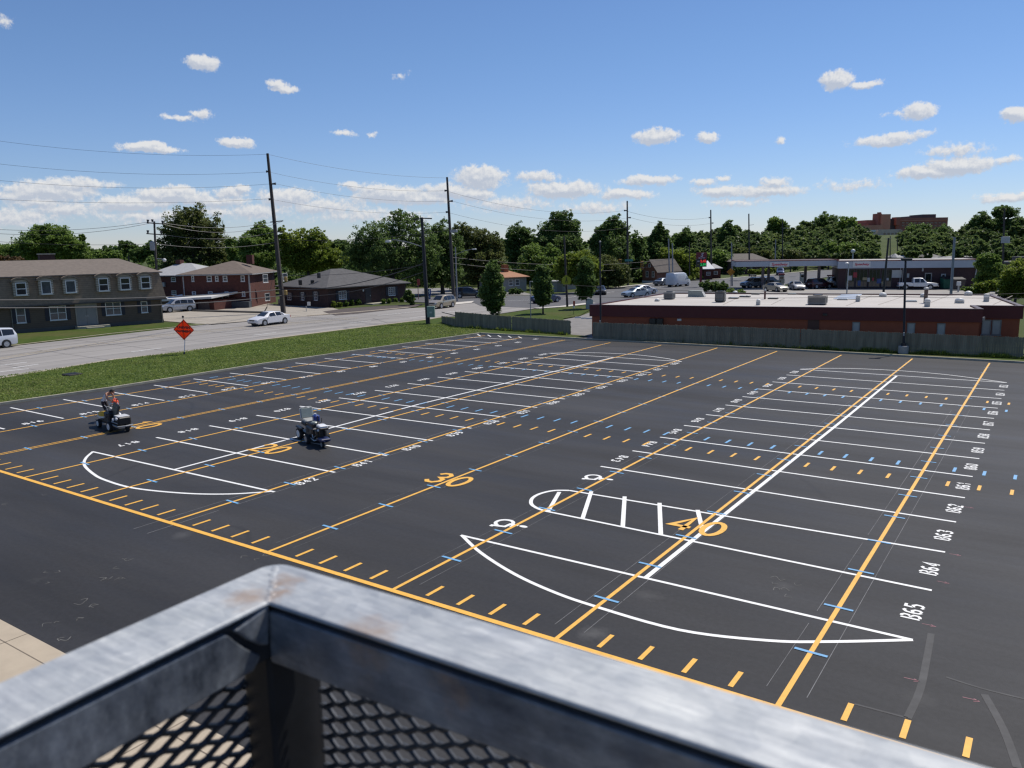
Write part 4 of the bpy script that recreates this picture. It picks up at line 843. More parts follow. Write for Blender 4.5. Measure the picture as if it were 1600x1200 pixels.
car('suv', 'black SUV crossing behind the paired poles at the intersection', 'suv', P_BLK, gp(733, 465.5), R(35), scale=1.05)
car('sedan', 'dark blue sedan half hidden behind a round street tree', 'car', P_NAVY, gp(853, 473), face_px((838,474),(872,471)))
car('sedan', 'black sedan with lit-looking headlamps beside the thin lot lamp post', 'car', P_BLK, gp(938, 460), R(-60))
car('sedan', 'light blue-grey sedan nearest the red building roof edge', 'car', P_LBLUE, gp(994, 464), face_px((1010,463),(975,465)))
car('sedan', 'white sedan just beyond the light blue-grey one', 'car', P_WHITE, gp(1006, 459.5), face_px((990,460),(1022,458)))
car('van', 'white high-roofed cargo van waiting at the signal poles', 'van', P_WHITE, gp(1060, 447.5), R(80))
car('sedan', 'dark car on the side street just behind the white cargo van', 'car', P_GREY, gp(1037, 446), face_px((1030,446.5),(1050,445)))
# at the station
car('suv', 'grey-blue SUV at the first pump under the canopy end', 'suv', P_GREY, gp(1176, 449.5, 0.05), face_px((1186,449),(1165,450)))
car('sedan', 'beige sedan at the pumps with sunlit hood', 'car', P_BEIGE, gp(1212, 455.5, 0.05), face_px((1196,454),(1230,456.5)))
car('sedan', 'silver-nosed dark sedan between the middle pumps', 'car', P_SILV, gp(1244, 453, 0.05), face_px((1232,450),(1258,455)))
car('suv', 'black SUV at the far side of the pumps', 'suv', P_BLK, gp(1202, 447, 0.05), face_px((1195,447),(1212,446)))
car('suv', 'maroon SUV under the canopy at the red-topped pump', 'suv', P_MAROON, gp(1280, 451, 0.05), face_px((1270,451),(1293,450)))
car('suv', 'dark grey SUV parked at the canopy end by the shop', 'suv', P_GREY, gp(1304, 449, 0.05), face_px((1300,447),(1315,449.5)))
car('suv', 'navy SUV on the avenue beyond the pumps', 'suv', P_NAVY, gp(1219, 430, 0.04), face_px((1219,428),(1219.6,432)))
car('hatch', 'pale green small SUV parked in front of the shop', 'suv', P_PGREEN, gp(1386, 446, 0.05), face_px((1374,444.5),(1400,447.5)), name='suv')
q = G(1433, 452.5); pickup('white crew-cab pickup truck parked broadside at the station', P_WHITE, (q.x, q.y, 0.05), face_px((1415,453),(1455,453)))
# ------------------------------------------------------------------ buildings
FR = Vector((_r.x, _r.y, 0)).normalized()          # level direction square to the view: distant blocks are laid out along it
def gd(u, dep, z=0.0): p = at(u, 400, dep); return Vector((p.x, p.y, z))
def zd(v, u, dep): return at(u, v, dep).z
def win(th, M, s0, s1, z0, z1, frame=None, nx=1, ny=2, shutters=None, fw=0.07, sill=True, y=0.0, pane=None, name='window'):
    frame = frame or WHITEM; m = MB(M)
    m.box(s0, s0+fw, y-0.06, y-0.001, z0, z1).box(s1-fw, s1, y-0.06, y-0.001, z0, z1).box(s0+fw, s1-fw, y-0.06, y-0.001, z1-fw, z1).box(s0+fw, s1-fw, y-0.06, y-0.001, z0, z0+fw)
    for i in range(1, nx): x = s0+(s1-s0)*i/nx; m.box(x-fw*0.4, x+fw*0.4, y-0.05, y-0.002, z0+fw, z1-fw)
    for i in range(1, ny): z = z0+(z1-z0)*i/ny; m.box(s0+fw, s1-fw, y-0.045, y-0.003, z-fw*0.35, z+fw*0.35)
    if sill: m.box(s0-0.05, s1+0.05, y-0.11, y-0.001, z0-0.07, z0-0.001)
    w = m.build(name, frame, th)
    p = MB(M); p.box(s0+fw*0.8, s1-fw*0.8, y-0.025, y-0.004, z0+fw*0.8, z1-fw*0.8); p.build('pane', pane or WINGLASS, w)
    if shutters:
        for a, b in ((s0-shutters-0.03, s0-0.03), (s1+0.03, s1+shutters+0.03)):
            q = MB(M); q.box(a, b, y-0.05, y-0.002, z0-0.05, z1+0.05)
            for k in range(6): q.box(a+0.06, b-0.06, y-0.058, y-0.05, z0+(z1-z0)*(k+0.15)/6, z0+(z1-z0)*(k+0.7)/6)
            q.build('shutter', SHUT, th)
    return w
SHUT = mat('navy_shutter', (0.012,0.014,0.025), 0.6, var=0.1)
def hip(M, x0, x1, y0, y1, z0, z1, rx0, rx1, t=0.12, ry=None):       # hipped roof with a real eave thickness
    ry = (y0+y1)/2 if ry is None else ry; m = MB(M)
    m.add([(x0,y0,z0-t),(x1,y0,z0-t),(x1,y1,z0-t),(x0,y1,z0-t),(x0,y0,z0),(x1,y0,z0),(x1,y1,z0),(x0,y1,z0),(rx0,ry,z1),(rx1,ry,z1)],
          [(0,3,2,1),(0,1,5,4),(1,2,6,5),(2,3,7,6),(3,0,4,7),(4,5,9,8),(5,6,9),(6,7,8,9),(7,4,8)])
    return m
# --- brown apartment house with shingled mansard and dormers
A = G(18.6,520.5); B = G(245,504); M = plan_on(A, B)
apt = thing('apartment_house', 'dark brown apartment house with shingled mansard roof and six arched dormers', 'building', (A.x,A.y,0))
m = MB(M); m.box(-16, 15.45, 0, 11, -0.1, 2.9); m.build('wall', SIDING, apt)
m = MB(M); m.box(-16.03, 15.48, -0.04, 11.03, -0.1, 0.32); m.build('foundation', mat('painted_base', (0.09,0.085,0.075), 0.9, var=0.1), apt)
m = MB(M); m.add([(-16.5,-0.40,2.78),(15.85,-0.40,2.78),(15.85,11.4,2.78),(-16.5,11.4,2.78),(-15.8,-0.16,5.72),(15.40,-0.16,5.72),(15.40,10.6,5.72),(-15.8,10.6,5.72)], [(0,3,2,1),(4,5,6,7),(0,1,5,4),(1,2,6,5),(2,3,7,6),(3,0,4,7)]); m.build('mansard', SHINGLE2, apt)
hip(M, -16.1, 15.72, -0.32, 10.9, 5.86, 7.45, -12, 12.7).build('roof', SHINGLE, apt)
m = MB(M); m.box(-16.55, 15.9, -0.52, -0.41, 2.66, 2.80); m.build('gutter', mat('dark_gutter', (0.05,0.045,0.04), 0.5), apt)
m = MB(M); s0 = hit(75, 404, A, B)[0]; m.box(s0+0.5, s0+2.0, 6.0, 7.0, 6.6, 8.05); ch = m.build('chimney', BRICK2, apt)
m = MB(M); m.box(s0+0.42, s0+2.08, 5.92, 7.08, 8.05, 8.17); m.build('cap', KERB, ch)
k = 0.16875
for (x0,y0,x1,y1,nx,sh) in ((140,600,245,735,1,0.36), (450,585,620,705,2,0.40), (970,548,1125,660,2,0.38), (1300,540,1370,640,1,0.36)):
    a = hit(x0*k, 380+y0*k, A, B); b = hit(x1*k, 380+y1*k, A, B); z1, z0 = max(a[1],1.2), b[1]
    win(apt, M, a[0], b[0], z0, z1, nx=nx, shutters=sh)
a = hit(700*k, 380+565*k, A, B); b = hit(900*k, 380+742*k, A, B); sm = (a[0]+b[0])/2
m = MB(M); m.box(a[0]-0.12, a[0], -0.08, -0.002, 0.3, 2.5).box(b[0], b[0]+0.12, -0.08, -0.002, 0.3, 2.5).box(a[0]-0.12, b[0]+0.12, -0.1, -0.002, 2.5, 2.66); m.build('door_frame', mat('tan_trim', (0.26,0.24,0.20), 0.6), apt)
for x0, x1, hx in ((a[0], sm-0.01, sm-0.12), (sm+0.01, b[0], sm+0.07)):
    q = MB(M); q.box(x0, x1, -0.05, -0.003, 0.3, 2.5)
    for z0 in (0.45, 1.15, 1.8): q.box(x0+0.12, x1-0.12, -0.062, -0.05, z0, z0+0.5)
    d = q.build('door', mat('grey_door', (0.20,0.20,0.19), 0.6, var=0.06), apt)
    q = MB(M); q.box(hx, hx+0.05, -0.1, -0.063, 1.2, 1.4); q.build('handle', STEEL, d)
m = MB(M); m.box(a[0]-0.3, b[0]+1.0, -1.3, -0.005, -0.06, 0.25).box(a[0]+0.5, b[0]+0.3, -1.7, -1.3, -0.06, 0.12); m.build('step', KERB, apt)
m = MB(M); m.tube([(0.15,-0.12,0.05),(0.15,-0.12,2.5),(-0.2,-0.4,2.7)], 0.05, 6).tube([(15.3,-0.12,0.05),(15.3,-0.12,2.7)], 0.05, 6); m.build('downspout', mat('tan_pipe', (0.16,0.145,0.12), 0.6), apt)
DORM = mat('dormer_quoin', (0.36,0.33,0.27), 0.8, var=0.05); add_wave_lines(DORM, 2, 0.26, (0.12,0.11,0.09), 0.3, 0.8)
for i, (x0,y0,x1,y1) in enumerate(((135,365,230,478), (370,350,460,468), (595,345,685,455), (900,325,985,440), (1100,320,1185,428), (1290,310,1370,418))):
    a = hit(x0*k, 380+y0*k, A, B); b = hit(x1*k, 380+y1*k, A, B); s0, s1, z0, z1 = a[0]-0.1, b[0]+0.1, b[1], a[1]
    w = 0.20; q = MB(M); n = 8
    ar = [(s0-w, z0-0.1)]+[(s1+w, z0-0.1)]+[((s0+s1)/2+((s1-s0)/2+w)*math.cos(t), z1+0.02+0.30*math.sin(t)) for t in np.linspace(0, math.pi, n)]
    L = len(ar); Q = [(s, -0.62, z) for s, z in ar]+[(s, 1.3, z) for s, z in ar]
    q.add(Q, [tuple(range(L)), tuple(range(2*L-1,L-1,-1))]+[(j, L+j, L+(j+1)%L, (j+1)%L) for j in range(L)]); d = q.build('dormer', DORM, apt)
    q = MB(M); ar2 = [((s0+s1)/2+((s1-s0)/2+w+r_)*math.cos(t), z1+0.05+(0.30+r_)*math.sin(t)) for r_ in (0.20, 0.0) for t in (np.linspace(0, math.pi, n) if r_ else np.linspace(math.pi, 0, n))]
    L = len(ar2); Q = [(s, -0.76, z) for s, z in ar2]+[(s, 1.35, z) for s, z in ar2]
    q.add(Q, [tuple(range(L)), tuple(range(2*L-1,L-1,-1))]+[(j, L+j, L+(j+1)%L, (j+1)%L) for j in range(L)]); q.build('dormer_roof', SHINGLE2, d)
    ww = win(d, M, s0, s1, z0, z1, y=-0.42, fw=0.09, ny=2 if i not in (1, 2) else 1, pane=WINGLASS if i else GLASS) if False else None
    mm = MB(M); f = 0.09; y = -0.62
    mm.box(s0, s0+f, y-0.06, y-0.001, z0, z1).box(s1-f, s1, y-0.06, y-0.001, z0, z1).box(s0+f, s1-f, y-0.06, y-0.001, z1-f, z1).box(s0-0.04, s1+0.04, y-0.1, y-0.001, z0-0.06, z0+f)
    if i not in (1, 2): mm.box(s0+f, s1-f, y-0.05, y-0.002, (z0+z1)/2-0.04, (z0+z1)/2+0.04)
    mm.box(s0+f, s1-f, y-0.025, y-0.004, z0+f, z1-f, 1)
    mm.build('window', [WHITEM, GLASS if i in (0,3,4,5) else WINGLASS], d)
# --- carport beside it
D0 = depth(G(327,486)); A = gd(238, D0+3); B = gd(327, D0); M = plan_on(A, B); L = (B-A).length
cp = thing('garage_row', 'low brick garage with bright white flat roof behind the parked silver SUV', 'garage', (A.x,A.y,0))
m = MB(M); m.box(0, L, 0.2, 5.5, -0.1, 1.35); m.build('wall', BRICK, cp)
m = MB(M); m.add([(-0.3,-0.5,1.15),(L+0.2,-0.5,1.65),(L+0.2,7,2.15),(-0.3,7,1.65),(-0.3,-0.5,1.43),(L+0.2,-0.5,1.93),(L+0.2,7,2.43),(-0.3,7,1.93)], [(0,3,2,1),(4,5,6,7),(0,1,5,4),(1,2,6,5),(2,3,7,6),(3,0,4,7)]); m.build('roof', WHITEM, cp)
for i in range(4):
    x = 0.5+i*(L-1)/4; q = MB(M); q.box(x, x+(L-1)/4-0.3, 0.14, 0.198, 0, 1.2); q.build('garage_door', mat('dim_door', (0.12,0.09,0.08), 0.7), cp)
m = MB(M); m.box(1, L*0.55, 8.5, 11, 0, 2.3).box(0.6, L*0.6, 8.2, 12.3, 2.3, 2.6); m.build('rear_roof', WHITEM, cp)
# --- two-storey red brick apartments with brown hip roof
D = depth(G(388,481)); C = gd(388, D); Lf = gd(280, D*1.0); Rt = gd(463, D*1.098)
M = plan_on(Lf, C); Lw = (C-Lf).length; Ld = (Rt-C).length
bh = thing('brick_apartments', 'two-storey red brick apartment building with brown hip roof and chimney', 'building', (C.x,C.y,0))
ze = zd(428, 388, D)
m = MB(M); m.box(0, Lw, 0, Ld, -0.1, ze-0.05); m.build('wall', BRICK, bh)
zr = zd(409.5, 392, D+4)+0.2
hip(M, -0.5, Lw+0.5, -0.5, Ld+0.5, ze+0.06, zr, Ld*0.45, Lw-Ld*0.35).build('roof', mat('brown_roof', (0.135,0.105,0.085), 0.95, var=0.15, scale=2), bh)
m = MB(M); m.box(-0.55, Lw+0.55, -0.58, -0.5, ze-0.12, ze+0.02).box(Lw+0.5, Lw+0.58, -0.55, Ld+0.5, ze-0.12, ze+0.02); m.build('gutter', mat('pale_gutter', (0.35,0.34,0.33), 0.5), bh)
m = MB(M); x = Lw*0.78; m.box(x, x+0.9, Ld*0.5-0.4, Ld*0.5+0.5, zr-0.5, zr+0.85); m.build('chimney', BRICK, bh)
for u0, u1, v0, v1 in ((299,303,431,440), (323,330.5,431,440), (336,341,431,439.5), (348,355,431,440), (376,382,430.5,440), (300,306,456,462), (325,332,456,462), (351,357,456,464), (378,383,456,463.5)):
    win(bh, M, hit(u0, v0, Lf, C)[0], hit(u1, v0, Lf, C)[0], zd(v1, (u0+u1)/2, D), zd(v0, (u0+u1)/2, D), fw=0.09)
m = MB(M); s0 = hit(339, 470, Lf, C)[0]; m.box(s0, s0+0.95, -0.06, -0.003, 0.1, 2.1); d = m.build('door', WHITEM, bh)
m = MB(M); m.box(s0+0.2, s0+0.75, -0.075, -0.062, 1.1, 1.95); m.build('pane', GLASS, d)
m = MB(M); m.box(s0-2.4, s0-1.5, -0.06, -0.003, 0.1, 2.0); m.build('door', mat('grey_panel', (0.22,0.22,0.22), 0.7), bh)
m = MB(M); m.box(s0+2.2, s0+5.0, -1.2, -0.02, 0, 0.9); m.build('window_well', mat('dim_blue_panel', (0.05,0.06,0.07), 0.8), bh)
m = MB(M); m.box(-0.1+Lw-0.12, Lw-0.02, -0.13, -0.003, 0, ze-0.1).box(0.25, 0.37, -0.13, -0.003, 0, ze-0.1); m.build('downspout', MATS['pale_gutter'], bh)
M2 = plan_on(C, Rt)
for s, z0, z1 in ((3.0, 3.4, 4.6), (8.0, 3.4, 4.6), (3.2, 0.7, 1.8), (8.5, 0.7, 1.8)): win(bh, M2, s, s+1.2, z0, z1)
# --- second brick block behind with pale grey roof
D2 = D*1.10; A = gd(228, D2*1.02); B = gd(292, D2); M = plan_on(A, B); L = (B-A).length
b2 = thing('brick_apartments', 'red brick block with pale grey hip roof behind the wooden utility pole', 'building', (A.x,A.y,0))
ze = zd(432, 270, D2); m = MB(M); m.box(0, L, 0, 9, -0.1, ze); m.build('wall', BRICK, b2)
hip(M, -0.6, L+3.0, -0.5, 9.5, ze+0.14, zd(412, 262, D2+4), L*0.3, L*0.62).build('roof', PALEROOF, b2)
for u, v0, v1 in ((271,433.5,440.5), (272,455,461)):
    s = hit(u, v0, A, B)[0]; win(b2, M, s-0.45, s+0.45, zd(v1, u, D2), zd(v0, u, D2))
m = MB(M); s = hit(256, 440, A, B)[0]; m.box(s-0.3, s+0.3, -0.3, -0.01, zd(449, 256, D2), zd(442, 256, D2)); m.build('meter_box', MATS['pale_gutter'], b2)
m = MB(M); m.box(L*0.28, L*0.28+0.9, 4, 4.9, zd(412,262,D2+4)-0.6, zd(407,250,D2+4)); m.build('chimney', BRICK, b2)
# --- single-storey office with dark hip roof
D = depth(G(509,481.5)); C = gd(509, D); Lf = gd(435, D*1.08); Rt = gd(632, D*1.112)
of = thing('office_building', 'low brown brick office with dark grey hip roof and navy shutters', 'building', (C.x,C.y,0))
ze = zd(450, 509, D); e1 = (Lf-C).normalized(); e2 = (Rt-C).normalized(); W1 = (Lf-C).length; W2 = (Rt-C).length
corner4 = Lf+(Rt-C)
m = MB(); m.prism([tuple(p[:2]) for p in (C, Rt, corner4, Lf)], -0.1, ze-0.02); m.build('wall', BRICK2, of)
ov = 0.7; P4 = [C-e1*ov-e2*ov, Rt-e1*ov+e2*ov, corner4+e1*ov+e2*ov, Lf+e1*ov-e2*ov]; zr = zd(421, 520, D+6)
r0 = C+e1*W1*0.5+e2*W1*0.42; r1 = C+e1*W1*0.5+e2*(W2-W1*0.62)
m = MB(); m.add([(p.x,p.y,ze-0.14) for p in P4]+[(p.x,p.y,ze) for p in P4]+[(r0.x,r0.y,zr),(r1.x,r1.y,zr)], [(0,3,2,1),(0,1,5,4),(1,2,6,5),(2,3,7,6),(3,0,4,7),(4,5,9,8),(5,6,9),(6,7,8,9),(7,4,8)])
m.build('roof', mat('charcoal_roof', (0.082,0.080,0.081), 0.95, var=0.22, scale=2), of)
M = plan_on(C, Rt); ok = 0.16875
for x0, y0, x1, y1 in ((585,325,660,398), (1045,290,1110,362)):
    a = hit(430+x0*ok, 400+y0*ok, C, Rt); b = hit(430+x1*ok, 400+y1*ok, C, Rt); win(of, M, a[0], b[0], b[1], a[1], nx=3, ny=4, shutters=0.5, fw=0.06)
a = hit(430+830*ok, 400+300*ok, C, Rt); b = hit(430+890*ok, 400+425*ok, C, Rt)
m = MB(M); m.box(a[0], b[0], -0.05, -0.003, 0.15, a[1]); d = m.build('door', mat('dark_door', (0.02,0.018,0.022), 0.5), of)
m = MB(M); m.box(b[0]-0.25, b[0]-0.18, -0.1, -0.051, 1.1, 1.3); m.build('handle', STEEL, d)
m = MB(M); m.cbox(a[0]-0.55, a[0]-0.35, -0.2, -0.003, 1.9, 2.25, 0.02); m.build('porch_lamp', WHITEM, of)
m = MB(M); m.box(a[0]-0.3, b[0]+1.8, -1.8, -0.02, -0.05, 0.14); m.build('step', KERB, of)
M = plan_on(Lf, C)
for x0, y0, x1, y1 in ((112,340,152,405), (240,335,272,408), (360,330,395,410)):
    a = hit(430+x0*ok, 400+y0*ok, Lf, C); b = hit(430+x1*ok, 400+y1*ok, Lf, C); win(of, M, a[0], b[0], b[1], a[1], nx=2, ny=3, shutters=0.42, fw=0.05)
m = MB(M); m.box(-0.1, 0.6, -0.5, -0.02, 0.0, 0.75); m.build('meter_box', MATS['pale_gutter'], of)
m = MB();
for uu, vv in ((469,439), (488,439), (498,428)):
    q = at(uu, vv, depth(C)+3.2); m.box(q.x-0.18, q.x+0.18, q.y-0.18, q.y+0.18, q.z-0.6, q.z+0.12)
m.build('roof_vent', BLACK, of)
# --- brick cottage with steep gable
D = depth(G(1015,441.5)); A = gd(1004, D); B = gd(1026.5, D*0.985); M = plan_on(A, B); L = (B-A).length
hs_ = thing('cottage', 'small brick cottage with steep gable beside the traffic signals', 'house', (A.x,A.y,0))
ze = zd(423.5, 1016, D); za = zd(406.5, 1016, D)
m = MB(M); m.add([(0,0,0.4),(L,0,0.4),(L,0,ze),(L/2,0,za),(0,0,ze),(0,9,0.4),(L,9,0.4),(L,9,ze),(L/2,9,za),(0,9,ze)], [(0,1,2,3,4),(9,8,7,6,5),(0,5,6,1),(1,6,7,2),(4,9,5,0)]); m.build('wall', mat('cottage_brick', (0.17,0.075,0.05), 0.9, var=0.2, scale=4), hs_)
m = MB(M); m.box(-0.02, L+0.02, -0.02, 9, -0.1, 0.4); m.build('foundation', WHITEM, hs_)
for sgn in (0, 1):
    m = MB(M); x0, x1 = ((-0.35, L/2) if sgn == 0 else (L+0.35, L/2)); zz = ze-(za-ze)*0.35/(L/2)
    m.add([(x0,-0.25,zz),(x1,-0.25,za),(x1,9.2,za),(x0,9.2,zz),(x0,-0.25,zz+0.16),(x1,-0.25,za+0.16),(x1,9.2,za+0.16),(x0,9.2,zz+0.16)], [(0,1,2,3),(7,6,5,4),(0,4,5,1),(1,5,6,2),(2,6,7,3),(3,7,4,0)]); m.build('roof', mat('cottage_roof', (0.10,0.085,0.075), 0.9, var=0.2), hs_)
for s, z0, z1, w in ((L*0.34,1.2,2.4,0.6), (L*0.76,1.2,2.4,0.6), (L*0.5,zd(417,1016,D),zd(411.5,1016,D),0.5)): win(hs_, M, s-w/2, s+w/2, z0, z1, fw=0.06)
# --- low house with orange-tan roof seen between the street trees
D = depth(G(805,457)); A = gd(786, D); B = gd(822, D*1.02); M = plan_on(A, B); L = (B-A).length
th_ = thing('bungalow', 'grey bungalow with orange-tan roof between the round street trees', 'house', (A.x,A.y,0))
ze = zd(434.5, 805, D); m = MB(M); m.box(0, L, 0, 8, -0.1, ze); m.build('wall', mat('grey_stucco', (0.24,0.24,0.23), 0.9, var=0.08), th_)
hip(M, -0.5, L+0.5, -0.5, 8.5, ze+0.12, zd(423, 805, D+4), 1.2, L-1.2).build('roof', mat('tan_roof', (0.33,0.17,0.10), 0.95, var=0.12, scale=2), th_)
m = MB(M); s = hit(803, 425, A, B)[0]; m.box(s, s+0.9, 3, 4, ze, zd(413.5, 803, D+4)); m.build('chimney', mat('orange_brick', (0.30,0.11,0.05), 0.9, var=0.2), th_)
for u in (798, 808): s = hit(u, 440, A, B)[0]; win(th_, M, s-0.45, s+0.45, 1.1, 2.2)
D = depth(G(880,456)); A = gd(863, D); B = gd(886, D); M = plan_on(A, B); L = (B-A).length
sh = thing('shed', 'long pale grey shed behind the yellow crossing sign', 'shed', (A.x,A.y,0))
m = MB(M); m.box(0, L, 0, 4, -0.1, zd(441,875,D)); m.build('wall', mat('shed_wall', (0.30,0.31,0.32), 0.8, var=0.06), sh)
m = MB(M); m.box(-0.2, L+0.2, -0.2, 4.2, zd(441,875,D), zd(439.5,875,D)); m.build('roof', PALEROOF, sh)
m = MB(M); m.box(0.8, 1.7, -0.04, -0.003, 0, 1.9); m.build('door', mat('grey_panel', (0.22,0.22,0.22)), sh)
D = depth(G(892,452)); A = gd(884, D); B = gd(900, D); M = plan_on(A, B); L = (B-A).length
sh = thing('garage', 'small cream garage between the shed and the lime green tree', 'garage', (A.x,A.y,0))
m = MB(M); m.box(0, L, 0, 4, -0.1, zd(434,892,D)); m.build('wall', mat('cream_wall', (0.45,0.42,0.36), 0.8, var=0.05), sh)
hip(M, -0.2, L+0.2, -0.2, 4.2, zd(433,892,D), zd(430,892,D), L*0.4, L*0.6).build('roof', GREYROOF, sh)
# --- long red building with white roof behind the fence
A = G(925,476.5,2.8); B = G(1532,483,2.8); A.z = B.z = 0; M = plan_on(A, B); L = (B-A).length
rb = thing('commercial_building', 'long low building with crimson parapet, orange walls and white flat roof behind the fence', 'building', (A.x,A.y,0))
zb0 = hit(925,492,A,B)[1]; zb1 = hit(1530,506,A,B)[1]; zb = (zb0+zb1)/2
e = (B-A).normalized(); n = Vector((-e.y,e.x,0)); s_of = lambda P: ((P-A).dot(e), (P-A).dot(n))
Wf = s_of(G(1537,477.6,2.8)); We = s_of(G(1594,477.6,2.8)); BK = s_of(G(1300,459,2.8))[1]; BR = s_of(G(1612,461,2.8)); BL = s_of(G(1045,456.5,2.8))
We = (max(We[0], L+3.0), Wf[1])
foot = [(0,0),(L,0),(L,Wf[1]),(We[0],Wf[1]),(We[0]+0.2,BK),(BL[0],BK)]
m = MB(M); m.prism(foot, -0.1, zb); m.build('wall', ORANGEW, rb)
def off(poly, d):
    out = []; k = len(poly)
    for i in range(k):
        a, b, c = Vector(poly[i-1]), Vector(poly[i]), Vector(poly[(i+1)%k]); d1 = (b-a).normalized(); d2 = (c-b).normalized()
        n1 = Vector((d1.y,-d1.x)); n2 = Vector((d2.y,-d2.x)); out.append(tuple(b+(n1+n2)/(1+n1.dot(n2))*d))
    return out
o1 = off(foot, 0.16); i1 = off(foot, -0.16)
m = MB(M); k = len(foot)
vs = [(x,y,zb) for x,y in o1]+[(x,y,2.80) for x,y in o1]+[(x,y,2.80) for x,y in i1]+[(x,y,zb) for x,y in i1]
m.add(vs, [(i,(i+1)%k,k+(i+1)%k,k+i) for i in range(k)]+[(k+i,k+(i+1)%k,2*k+(i+1)%k,2*k+i) for i in range(k)]+[(2*k+i,2*k+(i+1)%k,3*k+(i+1)%k,3*k+i) for i in range(k)]+[(i,3*k+i,3*k+(i+1)%k,(i+1)%k) for i in range(k)])
m.build('parapet', REDW, rb)
ZR = 2.72; m = MB(M); m.sheet(off(foot, -0.158), ZR); m.build('roof', TPO, rb)
m = MB(M); o2 = off(foot, 0.20)
m.add([(x,y,2.80) for x,y in o2]+[(x,y,2.83) for x,y in o2]+[(x,y,2.83) for x,y in i1]+[(x,y,2.80) for x,y in i1], [(i,(i+1)%k,k+(i+1)%k,k+i) for i in range(k)]+[(k+i,k+(i+1)%k,2*k+(i+1)%k,2*k+i) for i in range(k)]+[(2*k+i,2*k+(i+1)%k,3*k+(i+1)%k,3*k+i) for i in range(k)]+[(i,3*k+i,3*k+(i+1)%k,(i+1)%k) for i in range(k)])
m.build('coping', mat('dark_coping', (0.05,0.025,0.03), 0.5), rb)
# membrane seams and ponding stains on the roof
m = MB()
for (a, b) in (((1322,478),(1362,462)), ((1372,476.5),(1412,463)), ((1130,476),(1160,462)), ((1446,476),(1484,461)), ((1552,476),(1582,462)), ((1150,470),(1300,470)), ((1205,476),(1226,466))): m.strip([tuple(G(*a,ZR)[:2]), tuple(G(*b,ZR)[:2])], 0.10, ZR+0.006)
m.build('roof_seam', mat('roof_seam', (0.27,0.24,0.21), 0.9, var=0.3), rb)
for u, v, w in ((1021,496.5,0.55), (1032,496.5,0.55)):
    s = hit(u, v, A, B)[0]; m = MB(M); m.cbox(s-w/2, s+w/2, -0.45, -0.003, zb-0.75, zb-0.10, 0.03); m.build('wall_box', BLACK, rb)
for u, v0, v1 in ((1061.5,499,503), (1289,490.5,492.5)):
    s, z = hit(u, v0, A, B); m = MB(M); m.cbox(s-0.18, s+0.18, -0.28 if v0 < 495 else -0.1, -0.162 if v0 < 495 else -0.003, z-0.12, z+0.06, 0.02); m.build('wall_light', WHITEM if v0 > 495 else BLACK, rb)
s0 = hit(1262,505,A,B)[0]; s1 = hit(1280,505,A,B)[0]; m = MB(M); m.box(s0, s1, -0.05, -0.003, 0, zb-0.02); m.build('door', mat('brown_door', (0.07,0.025,0.02), 0.6), rb)
for u in (1337.5, 1423.5, 1470.5):
    s, z = hit(u, 511, A, B); win(rb, M, s-0.28, s+0.28, zb-1.05, zb-0.12, frame=mat('grey_frame', (0.2,0.2,0.2), 0.5), pane=mat('blind_pane', (0.34,0.35,0.35), 0.3, var=0.1), ny=1)
Aw = A+e*L+n*Wf[1]; Bw = A+e*We[0]+n*Wf[1]; Mw = plan_on(Aw, Bw)
for u in (1541, 1557):
    s, z = hit(u, 510, Aw, Bw); win(rb, Mw, s-0.32, s+0.32, zb-1.3, zb-0.1, frame=MATS['grey_frame'], pane=MATS['blind_pane'], ny=1)
m = MB(M); m.box(L+0.2, L+0.45, 0.6, 0.8, zb+0.1, zb+0.3).tube([(L+0.1,0.7,zb+0.2),(L+0.45,0.7,zb+0.4)], 0.03, 6); m.build('camera_bracket', MATS['pale_gutter'], rb)
# roof equipment: each stands on the roof and is a thing of its own
def roofpt(u, v): p = G(u, v, ZR); return p
def hvac(u, v, w, d, h, label, mats, open_top=False, rot=0.13, curb=None, group='rooftop air units'):
    p = roofpt(u, v); t = thing('rooftop_unit', label, 'air conditioner', (p.x,p.y,ZR), rot, group)
    m = LB(); m.cbox(-w/2, w/2, 0, d, 0.10, h, 0.03); c = m.build('cabinet', mats[0], t)
    m = LB(); m.box(-w/2+0.06, w/2-0.06, 0.06, d-0.06, 0.007, 0.10); m.build('base_rail', BLACK, t)
    m = LB()
    for i in range(7): z = 0.2+(h-0.35)*i/7; m.box(-w/2+0.1, w/2-0.1, -0.012, -0.001, z, z+(h-0.35)/7*0.55)
    m.build('louvre', mats[1], t)
    m = LB(); m.lathe([(min(w,d)*0.36,h+0.001),(min(w,d)*0.36,h+0.06),(min(w,d)*0.3,h+0.07)], (0,d/2,0), 'z', 18); f = m.build('fan_guard', BLACK, t)
    m = LB(); m.box(w/2+0.001, w/2+0.015, 0.1, d-0.1, 0.2, h-0.12); m.build('side_panel', mats[1], t)
    return t
UG = mat('unit_grey', (0.20,0.20,0.19), 0.6, var=0.12); UD = mat('unit_dark', (0.07,0.07,0.07), 0.6, var=0.15); UW = mat('unit_pale', (0.42,0.42,0.40), 0.6, var=0.1); UT = mat('unit_tan', (0.33,0.30,0.26), 0.6, var=0.12)
hvac(1044, 468, 0.95, 0.9, 0.72, 'square grey rooftop air unit nearest the roof corner by the cars', (UG, UD))
hvac(1124, 472.5, 0.85, 0.8, 0.95, 'dark upright rooftop condenser beside the slanted duct hood', (UD, UG))
hvac(1276, 476.5, 1.5, 1.1, 0.78, 'large rooftop unit with dark coil and pale tan end panels', (UT, UD))
p = roofpt(1088, 464); t = thing('duct_hood', 'grey rooftop hood with one slanted white side', 'roof hood', (p.x,p.y,ZR), 0.13)
